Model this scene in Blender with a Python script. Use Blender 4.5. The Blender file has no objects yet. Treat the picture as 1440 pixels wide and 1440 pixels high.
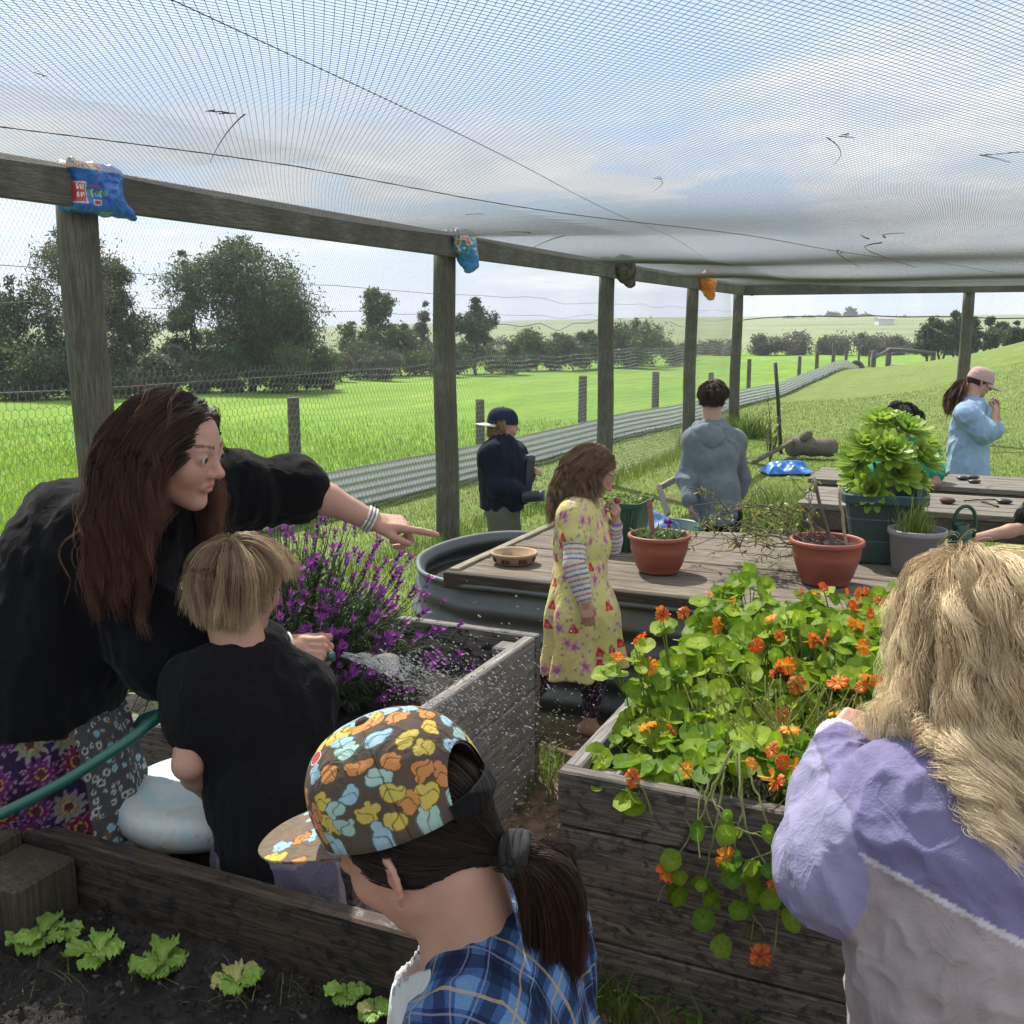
import bpy, math, random
import numpy as np
from mathutils import Vector, Matrix
rng = np.random.default_rng(7)
random.seed(7)
SC = bpy.context.scene
COL = SC.collection
# ------------------------------------------------------------------ camera geometry of the place
CAMZ = 1.6
PITCH = math.radians(10.24)
CP, SP = math.cos(PITCH), math.sin(PITCH)
FOC = 1440.0
def V3(*a): return np.array(a, dtype=float)
def ray(x, y):
    u = (x - 720) / FOC; v = (720 - y) / FOC
    return V3(u, CP + v * SP, -SP + v * CP)
def W(x, y, t): return V3(0, 0, CAMZ) + t * ray(x, y)
def atz(x, y, z):
    d = ray(x, y); return V3(0, 0, CAMZ) + d * ((z - CAMZ) / d[2])
def atY(x, y, Y):
    d = ray(x, y); return V3(0, 0, CAMZ) + d * (Y / d[1])
AX = math.radians(24.3)
EV = V3(math.cos(AX), -math.sin(AX), 0); DV = V3(math.sin(AX), math.cos(AX), 0)
def ED(e, d, z=0.0): return V3(.10, 3.44, 0) + EV * e + DV * d + V3(0, 0, z)
GARDEN_YAW = -AX            # rotation that turns local x onto EV

def gz(x, y):
    """ground height"""
    x = np.asarray(x, float); y = np.asarray(y, float)
    yy = np.clip(y, 3.5, 60)
    z = -.0175 * (yy - 3.5)
    far = np.clip((y - 105) / 330, 0, 1); far = far * far * (3 - 2 * far)
    z = z + far * (4.6 + 2.8 * np.clip(x / 140, -1, 1) + .7 * np.sin(x / 37. + y / 60.))
    m = 3.7 * np.exp(-(((x - 20.5) / 7.0) ** 2 + ((y - 25) / 10.5) ** 2))
    m = m + .5 * np.exp(-(((x - 14) / 4) ** 2 + ((y - 40) / 9) ** 2))
    z = z + m + .05 * np.sin(x * .6 + 1) * np.sin(y * .45) * np.clip((y - 8) / 10, 0, 1)
    return z
def G(x, y): return float(gz(x, y))

# ------------------------------------------------------------------ noise
def _hash(ix, iy, iz, seed):
    n = (ix.astype(np.int64) * 374761393 + iy.astype(np.int64) * 668265263 + iz.astype(np.int64) * 2147483647 + seed * 974634777) & 0xFFFFFFFF
    n = ((n ^ (n >> 13)) * 1274126177) & 0xFFFFFFFF
    n = n ^ (n >> 16)
    return (n & 0xFFFF) / 65535.0
def vnoise(P, scale=1.0, seed=0):
    P = np.asarray(P, float) * scale
    I = np.floor(P).astype(np.int64); f = P - I; f = f * f * (3 - 2 * f)
    out = 0
    for dx in (0, 1):
        for dy in (0, 1):
            for dz in (0, 1):
                w = (f[:, 0] if dx else 1 - f[:, 0]) * (f[:, 1] if dy else 1 - f[:, 1]) * (f[:, 2] if dz else 1 - f[:, 2])
                out = out + w * _hash(I[:, 0] + dx, I[:, 1] + dy, I[:, 2] + dz, seed)
    return out
def fbm(P, scale, seed=0, oct=3):
    s = 0; a = 1; t = 0
    for o in range(oct):
        s = s + a * vnoise(P, scale * 2 ** o, seed + o * 17); t += a; a *= .5
    return s / t

# ------------------------------------------------------------------ objects
def mesh_np(name, Vs, faces, mat=None, parent=None, smooth=True, col=None, mats=None, midx=None):
    """faces: (n,k) int array or list of such arrays (tri and quad mixed)"""
    me = bpy.data.meshes.new(name)
    Vs = np.asarray(Vs, np.float32)
    if not isinstance(faces, (list, tuple)): faces = [faces]
    faces = [np.asarray(f, np.int32) for f in faces if len(f)]
    nl = sum(f.size for f in faces); nf = sum(len(f) for f in faces)
    me.vertices.add(len(Vs)); me.vertices.foreach_set('co', Vs.ravel())
    me.loops.add(nl); me.loops.foreach_set('vertex_index', np.concatenate([f.ravel() for f in faces]))
    tot = np.concatenate([np.full(len(f), f.shape[1], np.int32) for f in faces])
    st = np.concatenate([[0], np.cumsum(tot)[:-1]]).astype(np.int32)
    me.polygons.add(nf); me.polygons.foreach_set('loop_start', st); me.polygons.foreach_set('loop_total', tot)
    me.polygons.foreach_set('use_smooth', np.full(nf, bool(smooth)))
    if mats:
        for m in mats: me.materials.append(m)
        if midx is not None: me.polygons.foreach_set('material_index', np.asarray(midx, np.int32))
    elif mat: me.materials.append(mat)
    if col is not None:
        a = me.color_attributes.new('col', 'FLOAT_COLOR', 'POINT')
        c = np.ones((len(Vs), 4), np.float32); c[:, :3] = col
        a.data.foreach_set('color', c.ravel())
    me.update(calc_edges=True); me.validate(clean_customdata=False)
    o = bpy.data.objects.new(name, me); COL.objects.link(o)
    if parent is not None: attach(o, parent)
    return o
def attach(o, parent):
    o.parent = parent
    o.matrix_parent_inverse = parent.matrix_world.inverted() if parent.type != 'EMPTY' else Matrix.Translation(-parent.location)
def thing(name, label, cat, loc=(0, 0, 0), group=None):
    o = bpy.data.objects.new(name, None); COL.objects.link(o)
    o.location = Vector([float(c) for c in loc]); o.empty_display_size = .05
    return tag(o, label, cat, group)
def tag(o, label=None, cat=None, group=None, kind=None):
    if label: o['label'] = label
    if cat: o['category'] = cat
    if group: o['group'] = group
    if kind: o['kind'] = kind
    return o

class MB:
    """collects solid shapes in world space into one mesh"""
    def __init__(s): s.v = []; s.q = []; s.t = []; s.n = 0; s.c = []
    def raw(s, Vs, quads=None, tris=None, col=None):
        Vs = np.asarray(Vs, float).reshape(-1, 3)
        s.v.append(Vs)
        if quads is not None and len(quads): s.q.append(np.asarray(quads, np.int32).reshape(-1, 4) + s.n)
        if tris is not None and len(tris): s.t.append(np.asarray(tris, np.int32).reshape(-1, 3) + s.n)
        s.c.append(np.tile(np.asarray(col if col is not None else (1, 1, 1), float), (len(Vs), 1)) if np.ndim(col) < 2 else np.asarray(col, float))
        s.n += len(Vs); return s
    def box(s, c, half, ax=None, bev=.004, col=None):
        """box with chamfered edges; ax = 3 axis vectors"""
        c = np.asarray(c, float); hx, hy, hz = half
        A = np.eye(3) if ax is None else np.asarray(ax, float)
        b = min(bev, .45 * min(half))
        vs = []; idx = {}
        for sx in (-1, 1):
            for sy in (-1, 1):
                for sz in (-1, 1):
                    for k in range(3):
                        p = [sx * (hx - b), sy * (hy - b), sz * (hz - b)]
                        p[k] = (sx * hx, sy * hy, sz * hz)[k]
                        idx[(sx, sy, sz, k)] = len(vs); vs.append(p)
        q = []; t = []
        for k in range(3):
            a, bb = (k + 1) % 3, (k + 2) % 3
            for sg in (-1, 1):
                f = []
                for (u, w) in ((-1, -1), (1, -1), (1, 1), (-1, 1)):
                    key = [0, 0, 0]; key[k] = sg; key[a] = u; key[bb] = w
                    f.append(idx[(*key, k)])
                q.append(f if sg > 0 else f[::-1])
            for u in (-1, 1):
                for w in (-1, 1):     # edge along axis k
                    f = []
                    for sg, kk in ((-1, a), (1, a), (1, bb), (-1, bb)):
                        key = [0, 0, 0]; key[k] = sg; key[a] = u; key[bb] = w
                        f.append(idx[(*key, kk)])
                    q.append(f if u * w < 0 else f[::-1])
        for sx in (-1, 1):
            for sy in (-1, 1):
                for sz in (-1, 1):
                    f = [idx[(sx, sy, sz, k)] for k in range(3)]
                    t.append(f if sx * sy * sz > 0 else f[::-1])
        vs = np.array(vs) @ A + c
        return s.raw(vs, q, t, col)
    def tube(s, pts, r, seg=6, col=None, cap=True):
        pts = np.asarray(pts, float); n = len(pts)
        r = np.broadcast_to(np.asarray(r, float), (n,))
        T = np.gradient(pts, axis=0); T /= np.linalg.norm(T, axis=1)[:, None] + 1e-12
        up = V3(0, 0, 1) if abs(T[0][2]) < .9 else V3(1, 0, 0)
        N = np.zeros_like(T); b = np.cross(T[0], up); b /= np.linalg.norm(b)
        for i in range(n):
            b = b - T[i] * np.dot(b, T[i]); b /= np.linalg.norm(b) + 1e-12; N[i] = b
        B = np.cross(T, N)
        a = np.arange(seg) * 2 * math.pi / seg
        vs = (pts[:, None] + r[:, None, None] * (np.cos(a)[None, :, None] * N[:, None] + np.sin(a)[None, :, None] * B[:, None])).reshape(-1, 3)
        i = np.arange(n - 1)[:, None] * seg; j = np.arange(seg)[None]; j2 = (j + 1) % seg
        q = np.stack([i + j, i + j2, i + seg + j2, i + seg + j], -1).reshape(-1, 4)
        t = []
        if cap and seg > 2:
            vs = np.vstack([vs, pts[:1], pts[-1:]]); m = n * seg
            t = [[m, (k + 1) % seg, k] for k in range(seg)] + [[m + 1, (n - 1) * seg + k, (n - 1) * seg + (k + 1) % seg] for k in range(seg)]
        return s.raw(vs, q, t, col)
    def lathe(s, c, prof, seg=32, ax=None, col=None, sx=1, sy=1, wob=0, closed=False):
        """prof: list of (radius, height)"""
        prof = np.asarray(prof, float); n = len(prof)
        a = np.arange(seg) * 2 * math.pi / seg
        ww = 1 + wob * np.sin(a * 3 + 1) + wob * .6 * np.sin(a * 5)
        P = np.stack([prof[:, :1] * np.cos(a) * sx * ww, prof[:, :1] * np.sin(a) * sy * ww, np.repeat(prof[:, 1:], seg, 1)], -1)
        A = np.eye(3) if ax is None else np.asarray(ax, float)
        vs = P.reshape(-1, 3) @ A + np.asarray(c, float)
        m = n if closed else n - 1
        i = np.arange(m)[:, None] * seg; i2 = ((np.arange(m) + 1) % n)[:, None] * seg; j = np.arange(seg)[None]; j2 = (j + 1) % seg
        q = np.stack([i + j, i + j2, i2 + j2, i2 + j], -1).reshape(-1, 4)
        return s.raw(vs, q, None, col)
    def sweep(s, pts, prof, up=(0, 0, 1), col=None):
        """open profile (side, up) swept along pts"""
        pts = np.asarray(pts, float); prof = np.asarray(prof, float)
        T = np.gradient(pts, axis=0); T /= np.linalg.norm(T, axis=1)[:, None]
        U = np.asarray(up, float); S = np.cross(T, U); S /= np.linalg.norm(S, axis=1)[:, None]
        vs = (pts[:, None] + prof[None, :, :1] * S[:, None] + prof[None, :, 1:] * U).reshape(-1, 3)
        m = len(prof); i = np.arange(len(pts) - 1)[:, None] * m; j = np.arange(m - 1)[None]
        q = np.stack([i + j, i + j + 1, i + m + j + 1, i + m + j], -1).reshape(-1, 4)
        return s.raw(vs, q, None, col)
    def build(s, name, mat=None, parent=None, smooth=False, vcol=False, disp=None):
        Vs = np.vstack(s.v)
        if disp: Vs = disp(Vs)
        f = []
        if s.q: f.append(np.vstack(s.q))
        if s.t: f.append(np.vstack(s.t))
        return mesh_np(name, Vs, f, mat, parent, smooth, np.vstack(s.c) if vcol else None)
def rotz(a): c, s = math.cos(a), math.sin(a); return np.array([[c, s, 0], [-s, c, 0], [0, 0, 1.]])   # rows = axes
EDAX = np.array([EV, DV, [0, 0, 1.]])

# ------------------------------------------------------------------ materials
MATS = {}
def nodes(name):
    m = bpy.data.materials.new(name); m.use_nodes = True
    nt = m.node_tree; b = nt.nodes['Principled BSDF']
    return m, nt, b
def N(nt, t, **kw):
    n = nt.nodes.new(t)
    for k, v in kw.items():
        if k.startswith('i_'):
            key = k[2:]; n.inputs[int(key) if key.isdigit() else key].default_value = v
        else: setattr(n, k, v)
    return n
def mixc(nt, fac, a, b, mode='MIX'):
    n = nt.nodes.new('ShaderNodeMix'); n.data_type = 'RGBA'; n.blend_type = mode
    for sock, val in ((n.inputs[0], fac), (n.inputs[6], a), (n.inputs[7], b)):
        if hasattr(val, 'is_linked') or hasattr(val, 'links'): nt.links.new(val, sock)
        elif isinstance(val, (int, float)): sock.default_value = val
        else: sock.default_value = (*val, 1)
    return n.outputs[2]
def ramp(nt, src, stops):
    r = nt.nodes.new('ShaderNodeValToRGB'); e = r.color_ramp.elements
    while len(e) < len(stops): e.new(.5)
    for el, (p, c) in zip(e, stops):
        el.position = p; el.color = (*c, 1) if len(c) == 3 else c
    nt.links.new(src, r.inputs[0]); return r.outputs[0]
def coords(nt, scale=(1, 1, 1), which='Object', rot=(0, 0, 0)):
    tc = N(nt, 'ShaderNodeTexCoord'); src = tc.outputs[which]
    if any(rot):
        m0 = N(nt, 'ShaderNodeMapping'); m0.inputs['Rotation'].default_value = rot; nt.links.new(src, m0.inputs[0]); src = m0.outputs[0]
    mp = N(nt, 'ShaderNodeMapping'); mp.inputs['Scale'].default_value = scale
    nt.links.new(src, mp.inputs[0]); return mp.outputs[0]
def noise(nt, vec, scale, detail=4, rough=.6, dist=0):
    n = N(nt, 'ShaderNodeTexNoise', i_Scale=scale, i_Detail=detail, i_Roughness=rough, i_Distortion=dist)
    if vec is not None: nt.links.new(vec, n.inputs['Vector'])
    return n.outputs['Fac']
def bump(nt, b, h, strength=.4, dist=.01):
    n = N(nt, 'ShaderNodeBump', i_Strength=strength, i_Distance=dist)
    nt.links.new(h, n.inputs['Height']); nt.links.new(n.outputs[0], b.inputs['Normal'])
def simple(name, c, rough=.6, var=.25, scale=30, metal=0, bmp=.15, spec=.5, sss=0, coat=0):
    m, nt, b = nodes(name)
    v = coords(nt)
    n1 = noise(nt, v, scale, 5); n2 = noise(nt, v, scale * .17, 3)
    c = np.array(c, float)
    col = ramp(nt, n1, [(.3, tuple(c * (1 - var))), (.7, tuple(np.minimum(1, c * (1 + var))))])
    col = mixc(nt, n2, col, tuple(c * (1 - var * .6)))
    nt.links.new(col, b.inputs['Base Color'])
    rr = N(nt, 'ShaderNodeMapRange', i_3=max(0, rough - .12), i_4=min(1, rough + .12)); nt.links.new(n1, rr.inputs[0]); nt.links.new(rr.outputs[0], b.inputs['Roughness'])
    b.inputs['Metallic'].default_value = metal; b.inputs['Specular IOR Level'].default_value = spec
    if sss: b.inputs['Subsurface Weight'].default_value = sss; b.inputs['Subsurface Radius'].default_value = (.01, .004, .002)
    if coat: b.inputs['Coat Weight'].default_value = coat
    if bmp: bump(nt, b, n1, bmp, .004)
    MATS[name] = m; return m
def wood(name, dark, light, axis='X', scale=1.0, rough=.8, wet=0.0, stain=(.02, .018, .018), grime=.35):
    """weathered timber: grain runs along the local axis; objects are axis-free so grain is by garden axis"""
    m, nt, b = nodes(name)
    rot = (0, 0, 0)
    if axis == 'E': rot = (0, 0, AX); sc = (1.2, 30, 30)
    elif axis == 'D': rot = (0, 0, AX); sc = (30, 1.2, 30)
    elif axis == 'Z': sc = (22, 22, 1.0)
    else: sc = (.9, 14, 14)
    v = coords(nt, tuple(c * scale for c in sc), rot=rot)
    v0 = coords(nt)
    g = noise(nt, v, 3.0, 8, .7, .6); g2 = noise(nt, v, 11, 4, .7, .3); big = noise(nt, v0, 3.2, 4)
    col = ramp(nt, g, [(.25, dark), (.5, tuple((np.array(dark) + np.array(light)) / 2)), (.75, light)])
    col = mixc(nt, ramp(nt, g2, [(.35, (0, 0, 0)), (.62, (1, 1, 1))]), tuple(np.array(dark) * .55), col)
    gr = ramp(nt, big, [(.42, (1, 1, 1)), (.62, (0, 0, 0))])
    mg = N(nt, 'ShaderNodeMath', operation='MULTIPLY', i_1=grime); nt.links.new(gr, mg.inputs[0])
    col = mixc(nt, mg.outputs[0], col, tuple(np.array(dark) * .6))
    rv = rough
    if wet:
        sp = noise(nt, coords(nt, (9, 9, 16)), 2.6, 6, .72, .4)
        w = ramp(nt, sp, [(.53 - wet * .08, (0, 0, 0)), (.6 - wet * .08, (1, 1, 1))])
        col = mixc(nt, w, col, stain)
        mr = N(nt, 'ShaderNodeMapRange', i_3=rough, i_4=.35); nt.links.new(w, mr.inputs[0]); nt.links.new(mr.outputs[0], b.inputs['Roughness'])
    else: b.inputs['Roughness'].default_value = rv
    b.inputs['Specular IOR Level'].default_value = .3
    nt.links.new(col, b.inputs['Base Color'])
    bump(nt, b, g2, .55, .004)
    MATS[name] = m; return m
def vcol(name, rough=.8, sss=0, bscale=300, bstr=.25, sheen=0, trans=0, spec=.4, var=.12, vscale=40, bdist=.002, wrinkle=0, mottle=0):
    """colour taken from the mesh attribute 'col' (dye, skin tone, print), plus fine weave"""
    m, nt, b = nodes(name)
    a = N(nt, 'ShaderNodeAttribute', attribute_name='col')
    v = coords(nt); n1 = noise(nt, v, bscale, 2); n2 = noise(nt, v, vscale, 4)
    mr = N(nt, 'ShaderNodeMapRange', i_1=.3, i_2=.7, i_3=1 - var, i_4=1 + var); nt.links.new(n2, mr.inputs[0])
    vm = N(nt, 'ShaderNodeVectorMath', operation='SCALE'); nt.links.new(a.outputs['Color'], vm.inputs[0]); nt.links.new(mr.outputs[0], vm.inputs['Scale'])
    nt.links.new(vm.outputs[0], b.inputs['Base Color'])
    b.inputs['Roughness'].default_value = rough; b.inputs['Specular IOR Level'].default_value = spec
    if sss:
        b.inputs['Subsurface Weight'].default_value = sss; b.inputs['Subsurface Radius'].default_value = (.012, .005, .003); b.inputs['Subsurface Scale'].default_value = .6
    if sheen: b.inputs['Sheen Weight'].default_value = sheen; b.inputs['Sheen Roughness'].default_value = .5
    if bstr: bump(nt, b, n1, bstr, bdist)
    if wrinkle:
        wn = noise(nt, coords(nt, (1, 1, .55)), 15, 3, .5, 1.6); w2 = ramp(nt, wn, [(.40, (0, 0, 0)), (.5, (1, 1, 1)), (.60, (0, 0, 0))])
        bn = N(nt, 'ShaderNodeBump', i_Strength=wrinkle, i_Distance=.006); nt.links.new(w2, bn.inputs['Height'])
        if b.inputs['Normal'].links: nt.links.new(b.inputs['Normal'].links[0].from_socket, bn.inputs['Normal'])
        nt.links.new(bn.outputs[0], b.inputs['Normal'])
    if mottle:
        mm = noise(nt, v, 55, 5, .7); mc = mixc(nt, ramp(nt, mm, [(.42, (0, 0, 0)), (.68, (mottle,) * 3)]), vm.outputs[0], (.50, .20, .15)); nt.links.new(mc, b.inputs['Base Color'])
    if trans:
        out = nt.nodes['Material Output']
        tr = N(nt, 'ShaderNodeBsdfTranslucent'); nt.links.new(vm.outputs[0], tr.inputs['Color'])
        mx = N(nt, 'ShaderNodeMixShader', i_Fac=trans); nt.links.new(b.outputs[0], mx.inputs[1]); nt.links.new(tr.outputs[0], mx.inputs[2])
        nt.links.new(mx.outputs[0], out.inputs[0])
    MATS[name] = m; return m

# ------------------------------------------------------------------ signed distance shapes -> one smooth mesh
def unit(v): v = np.asarray(v, float); return v / (np.linalg.norm(v) + 1e-12)
class Sdf:
    def __init__(s): s.p = []
    def add(s, fn, lo, hi, k=.02, op='u'):
        s.p.append((fn, np.asarray(lo, float), np.asarray(hi, float), k, op)); return s
    def cone(s, a, b, ra, rb=None, k=.02, op='u'):
        a = np.asarray(a, float); b = np.asarray(b, float); rb = ra if rb is None else rb
        ab = b - a; L2 = float(ab @ ab) + 1e-12
        def fn(X, Y, Z):
            x, y, z = X - a[0], Y - a[1], Z - a[2]
            t = np.clip((x * ab[0] + y * ab[1] + z * ab[2]) / L2, 0, 1)
            return np.sqrt((x - t * ab[0]) ** 2 + (y - t * ab[1]) ** 2 + (z - t * ab[2]) ** 2) - (ra + (rb - ra) * t)
        R = max(ra, rb); return s.add(fn, np.minimum(a, b) - R, np.maximum(a, b) + R, k, op)
    def chain(s, pts, rs, k=.02, op='u'):
        for i in range(len(pts) - 1): s.cone(pts[i], pts[i + 1], rs[i], rs[i + 1], k, op)
        return s
    def ell(s, c, r, R=None, k=.02, op='u'):
        c = np.asarray(c, float); r = np.asarray(r, float); A = np.eye(3) if R is None else np.asarray(R, float)   # rows = axes
        def fn(X, Y, Z):
            x, y, z = X - c[0], Y - c[1], Z - c[2]
            p = [(A[i][0] * x + A[i][1] * y + A[i][2] * z) for i in range(3)]
            k0 = np.sqrt(sum((p[i] / r[i]) ** 2 for i in range(3))); k1 = np.sqrt(sum((p[i] / r[i] ** 2) ** 2 for i in range(3))) + 1e-9
            return k0 * (k0 - 1) / k1
        M = float(r.max()); e = np.sqrt(((A * r[:, None]) ** 2).sum(0))
        return s.add(fn, c - e, c + e, k, op)
    def ecap(s, a, b, side, ra, rb, k=.03, op='u'):
        """elliptic limb: radii (side, front) at both ends"""
        a = np.asarray(a, float); b = np.asarray(b, float); ax = b - a; L = np.linalg.norm(ax) + 1e-9; ax = ax / L
        sd = np.asarray(side, float); sd = unit(sd - ax * (sd @ ax)); fr = np.cross(ax, sd)
        def fn(X, Y, Z):
            x, y, z = X - a[0], Y - a[1], Z - a[2]
            h = x * ax[0] + y * ax[1] + z * ax[2]; t = np.clip(h / L, 0, 1); w = h - t * L
            ps = x * sd[0] + y * sd[1] + z * sd[2]; pf = x * fr[0] + y * fr[1] + z * fr[2]
            rs = ra[0] + (rb[0] - ra[0]) * t; rf = ra[1] + (rb[1] - ra[1]) * t; m = np.minimum(rs, rf)
            k0 = np.sqrt((ps / rs) ** 2 + (pf / rf) ** 2 + (w / m) ** 2); k1 = np.sqrt((ps / rs ** 2) ** 2 + (pf / rf ** 2) ** 2 + (w / m ** 2) ** 2) + 1e-9
            return k0 * (k0 - 1) / k1
        M = max(*ra, *rb); return s.add(fn, np.minimum(a, b) - M, np.maximum(a, b) + M, k, op)
    def box(s, c, half, R=None, rnd=.01, k=.02, op='u'):
        c = np.asarray(c, float); A = np.eye(3) if R is None else np.asarray(R, float); hf = np.asarray(half, float) - rnd
        def fn(X, Y, Z):
            x, y, z = X - c[0], Y - c[1], Z - c[2]
            q = [np.abs(A[i][0] * x + A[i][1] * y + A[i][2] * z) - hf[i] for i in range(3)]
            return np.sqrt(sum(np.maximum(v, 0) ** 2 for v in q)) + np.minimum(np.maximum(np.maximum(q[0], q[1]), q[2]), 0) - rnd
        e = np.abs(A * np.asarray(half, float)[:, None]).sum(0)
        return s.add(fn, c - e, c + e, k, op)
    def cut(s, c, n, k=.004):
        """keep the side that n points away from"""
        c = np.asarray(c, float); n = unit(n)
        return s.add(lambda X, Y, Z: (X - c[0]) * n[0] + (Y - c[1]) * n[1] + (Z - c[2]) * n[2], V3(-99, -99, -99), V3(99, 99, 99), k, 'i')
    @staticmethod
    def comb(a, b, k, op):
        if op == 'u':
            h = np.maximum(k - np.abs(a - b), 0) / max(k, 1e-9); return np.minimum(a, b) - h * h * k * .25
        if op == 's': b = -b
        h = np.maximum(k - np.abs(a - b), 0) / max(k, 1e-9); return np.maximum(a, b) + h * h * k * .25
    def at(s, P):
        P = np.asarray(P, float); X, Y, Z = P[:, 0], P[:, 1], P[:, 2]
        F = np.full(len(P), 10.0)
        for fn, lo, hi, k, op in s.p: F = s.comb(F, fn(X, Y, Z), k, op)
        return F
    def grad(s, P, e=.003):
        d = s.at(P)
        g = np.stack([s.at(P + e * np.eye(3)[i]) - d for i in range(3)], -1)
        return d, g / (np.linalg.norm(g, axis=1)[:, None] + 1e-9)
    def mesh(s, h, lo=None, hi=None):
        us = [p for p in s.p if p[4] == 'u']
        if lo is None: lo = np.min([p[1] for p in us], axis=0) - 4 * h
        if hi is None: hi = np.max([p[2] for p in us], axis=0) + 4 * h
        lo = np.asarray(lo, float); n = np.ceil((np.asarray(hi, float) - lo) / h).astype(int) + 1
        F = np.full(n, 1.0, np.float32)
        ax = [lo[i] + h * np.arange(n[i]) for i in range(3)]
        for fn, plo, phi, k, op in s.p:
            m = k + 3 * h
            i0 = np.clip(np.floor((plo - m - lo) / h).astype(int), 0, n); i1 = np.clip(np.ceil((phi + m - lo) / h).astype(int) + 1, 0, n)
            if (i1 <= i0).any(): continue
            sl = tuple(slice(a, b) for a, b in zip(i0, i1))
            X = ax[0][sl[0]].astype(np.float32)[:, None, None]; Y = ax[1][sl[1]].astype(np.float32)[None, :, None]; Z = ax[2][sl[2]].astype(np.float32)[None, None, :]
            F[sl] = s.comb(F[sl], fn(X, Y, Z), np.float32(k), op)
        for a in range(3):    # close at the grid's faces
            idx = [slice(None)] * 3; idx[a] = 0; F[tuple(idx)] = np.maximum(F[tuple(idx)], h * .5); idx[a] = -1; F[tuple(idx)] = np.maximum(F[tuple(idx)], h * .5)
        return nets(F, lo, h)
def nets(F, lo, h):
    S = F < 0
    c = np.zeros(tuple(d - 1 for d in F.shape), np.uint8)
    offs = [(i, j, k) for i in (0, 1) for j in (0, 1) for k in (0, 1)]
    nx, ny, nz = c.shape
    for i, j, k in offs: c += S[i:i + nx, j:j + ny, k:k + nz]
    act = (c > 0) & (c < 8); I = np.argwhere(act)
    idx = np.full(c.shape, -1, np.int32); idx[act] = np.arange(len(I), dtype=np.int32)
    val = np.stack([F[I[:, 0] + i, I[:, 1] + j, I[:, 2] + k] for i, j, k in offs], 1)
    O = np.array(offs, float); acc = np.zeros((len(I), 3)); cnt = np.zeros(len(I))
    for a in range(8):
        for b in range(a + 1, 8):
            if np.abs(O[a] - O[b]).sum() != 1: continue
            x = (val[:, a] < 0) != (val[:, b] < 0)
            t = val[x, a] / (val[x, a] - val[x, b])
            acc[x] += O[a] + t[:, None] * (O[b] - O[a]); cnt[x] += 1
    Vs = lo + h * (I + acc / cnt[:, None])
    Q = []
    for ax in range(3):
        A = np.moveaxis(S, ax, 0); ID = np.moveaxis(idx, ax, 0)
        d = A[:-1] != A[1:]; d = d[:, 1:-1, 1:-1]
        E = np.argwhere(d); i, j, k = E[:, 0], E[:, 1] + 1, E[:, 2] + 1
        q = np.stack([ID[i, j - 1, k - 1], ID[i, j, k - 1], ID[i, j, k], ID[i, j - 1, k]], 1)
        flip = ~A[i, j, k]
        if ax == 1: flip = ~flip
        q[flip] = q[flip][:, ::-1]
        Q.append(q)
    Q = np.vstack(Q); Q = Q[(Q >= 0).all(1)]
    return Vs, Q
def vnormals(Vs, Q):
    n = np.cross(Vs[Q[:, 2]] - Vs[Q[:, 0]], Vs[Q[:, 3]] - Vs[Q[:, 1]])
    out = np.zeros_like(Vs)
    for k in range(Q.shape[1]): np.add.at(out, Q[:, k], n)
    return out / (np.linalg.norm(out, axis=1)[:, None] + 1e-12)
def relax(Vs, Q, it=1, lam=.5):
    for _ in range(it):
        acc = np.zeros_like(Vs); cnt = np.zeros(len(Vs))
        for a in range(4):
            i, j = Q[:, a], Q[:, (a + 1) % 4]
            np.add.at(acc, i, Vs[j]); np.add.at(cnt, i, 1); np.add.at(acc, j, Vs[i]); np.add.at(cnt, j, 1)
        Vs = Vs + lam * (acc / np.maximum(cnt, 1)[:, None] - Vs)
    return Vs
# ================================================================== camera, sky, sun
cam = bpy.data.cameras.new('camera'); camo = bpy.data.objects.new('camera', cam); COL.objects.link(camo)
cam.sensor_width = 36; cam.lens = 36 * FOC / 1440; cam.clip_start = .02; cam.clip_end = 3000
camo.location = (0, 0, CAMZ); camo.rotation_euler = (math.pi / 2 - PITCH, 0, 0); SC.camera = camo
SUN_AZ = math.radians(-24); SUN_EL = math.radians(52)     # azimuth from +Y towards +X
sv = V3(math.sin(SUN_AZ) * math.cos(SUN_EL), math.cos(SUN_AZ) * math.cos(SUN_EL), math.sin(SUN_EL))
sl = bpy.data.lights.new('sun', 'SUN'); sl.energy = 5.0; sl.angle = math.radians(.6); sl.color = (1, .95, .86)
so = bpy.data.objects.new('sun', sl); COL.objects.link(so)
so.rotation_euler = Vector(sv).to_track_quat('Z', 'Y').to_euler()
wd = bpy.data.worlds.new('World'); SC.world = wd; wd.use_nodes = True
nt = wd.node_tree; bg = nt.nodes['Background']; bg.inputs[1].default_value = .115
sky = N(nt, 'ShaderNodeTexSky', sky_type='NISHITA', sun_disc=False, sun_elevation=SUN_EL, sun_rotation=SUN_AZ, altitude=50, air_density=1.0, dust_density=1.2, ozone_density=1.2)
tc = N(nt, 'ShaderNodeTexCoord'); sep = N(nt, 'ShaderNodeSeparateXYZ'); nt.links.new(tc.outputs['Generated'], sep.inputs[0])
zc = N(nt, 'ShaderNodeMath', operation='MAXIMUM', i_1=.03); nt.links.new(sep.outputs[2], zc.inputs[0])
zo = N(nt, 'ShaderNodeMath', operation='ADD', i_1=.10); nt.links.new(zc.outputs[0], zo.inputs[0])
dx = N(nt, 'ShaderNodeMath', operation='DIVIDE'); nt.links.new(sep.outputs[0], dx.inputs[0]); nt.links.new(zo.outputs[0], dx.inputs[1])
dy = N(nt, 'ShaderNodeMath', operation='DIVIDE'); nt.links.new(sep.outputs[1], dy.inputs[0]); nt.links.new(zo.outputs[0], dy.inputs[1])
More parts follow.
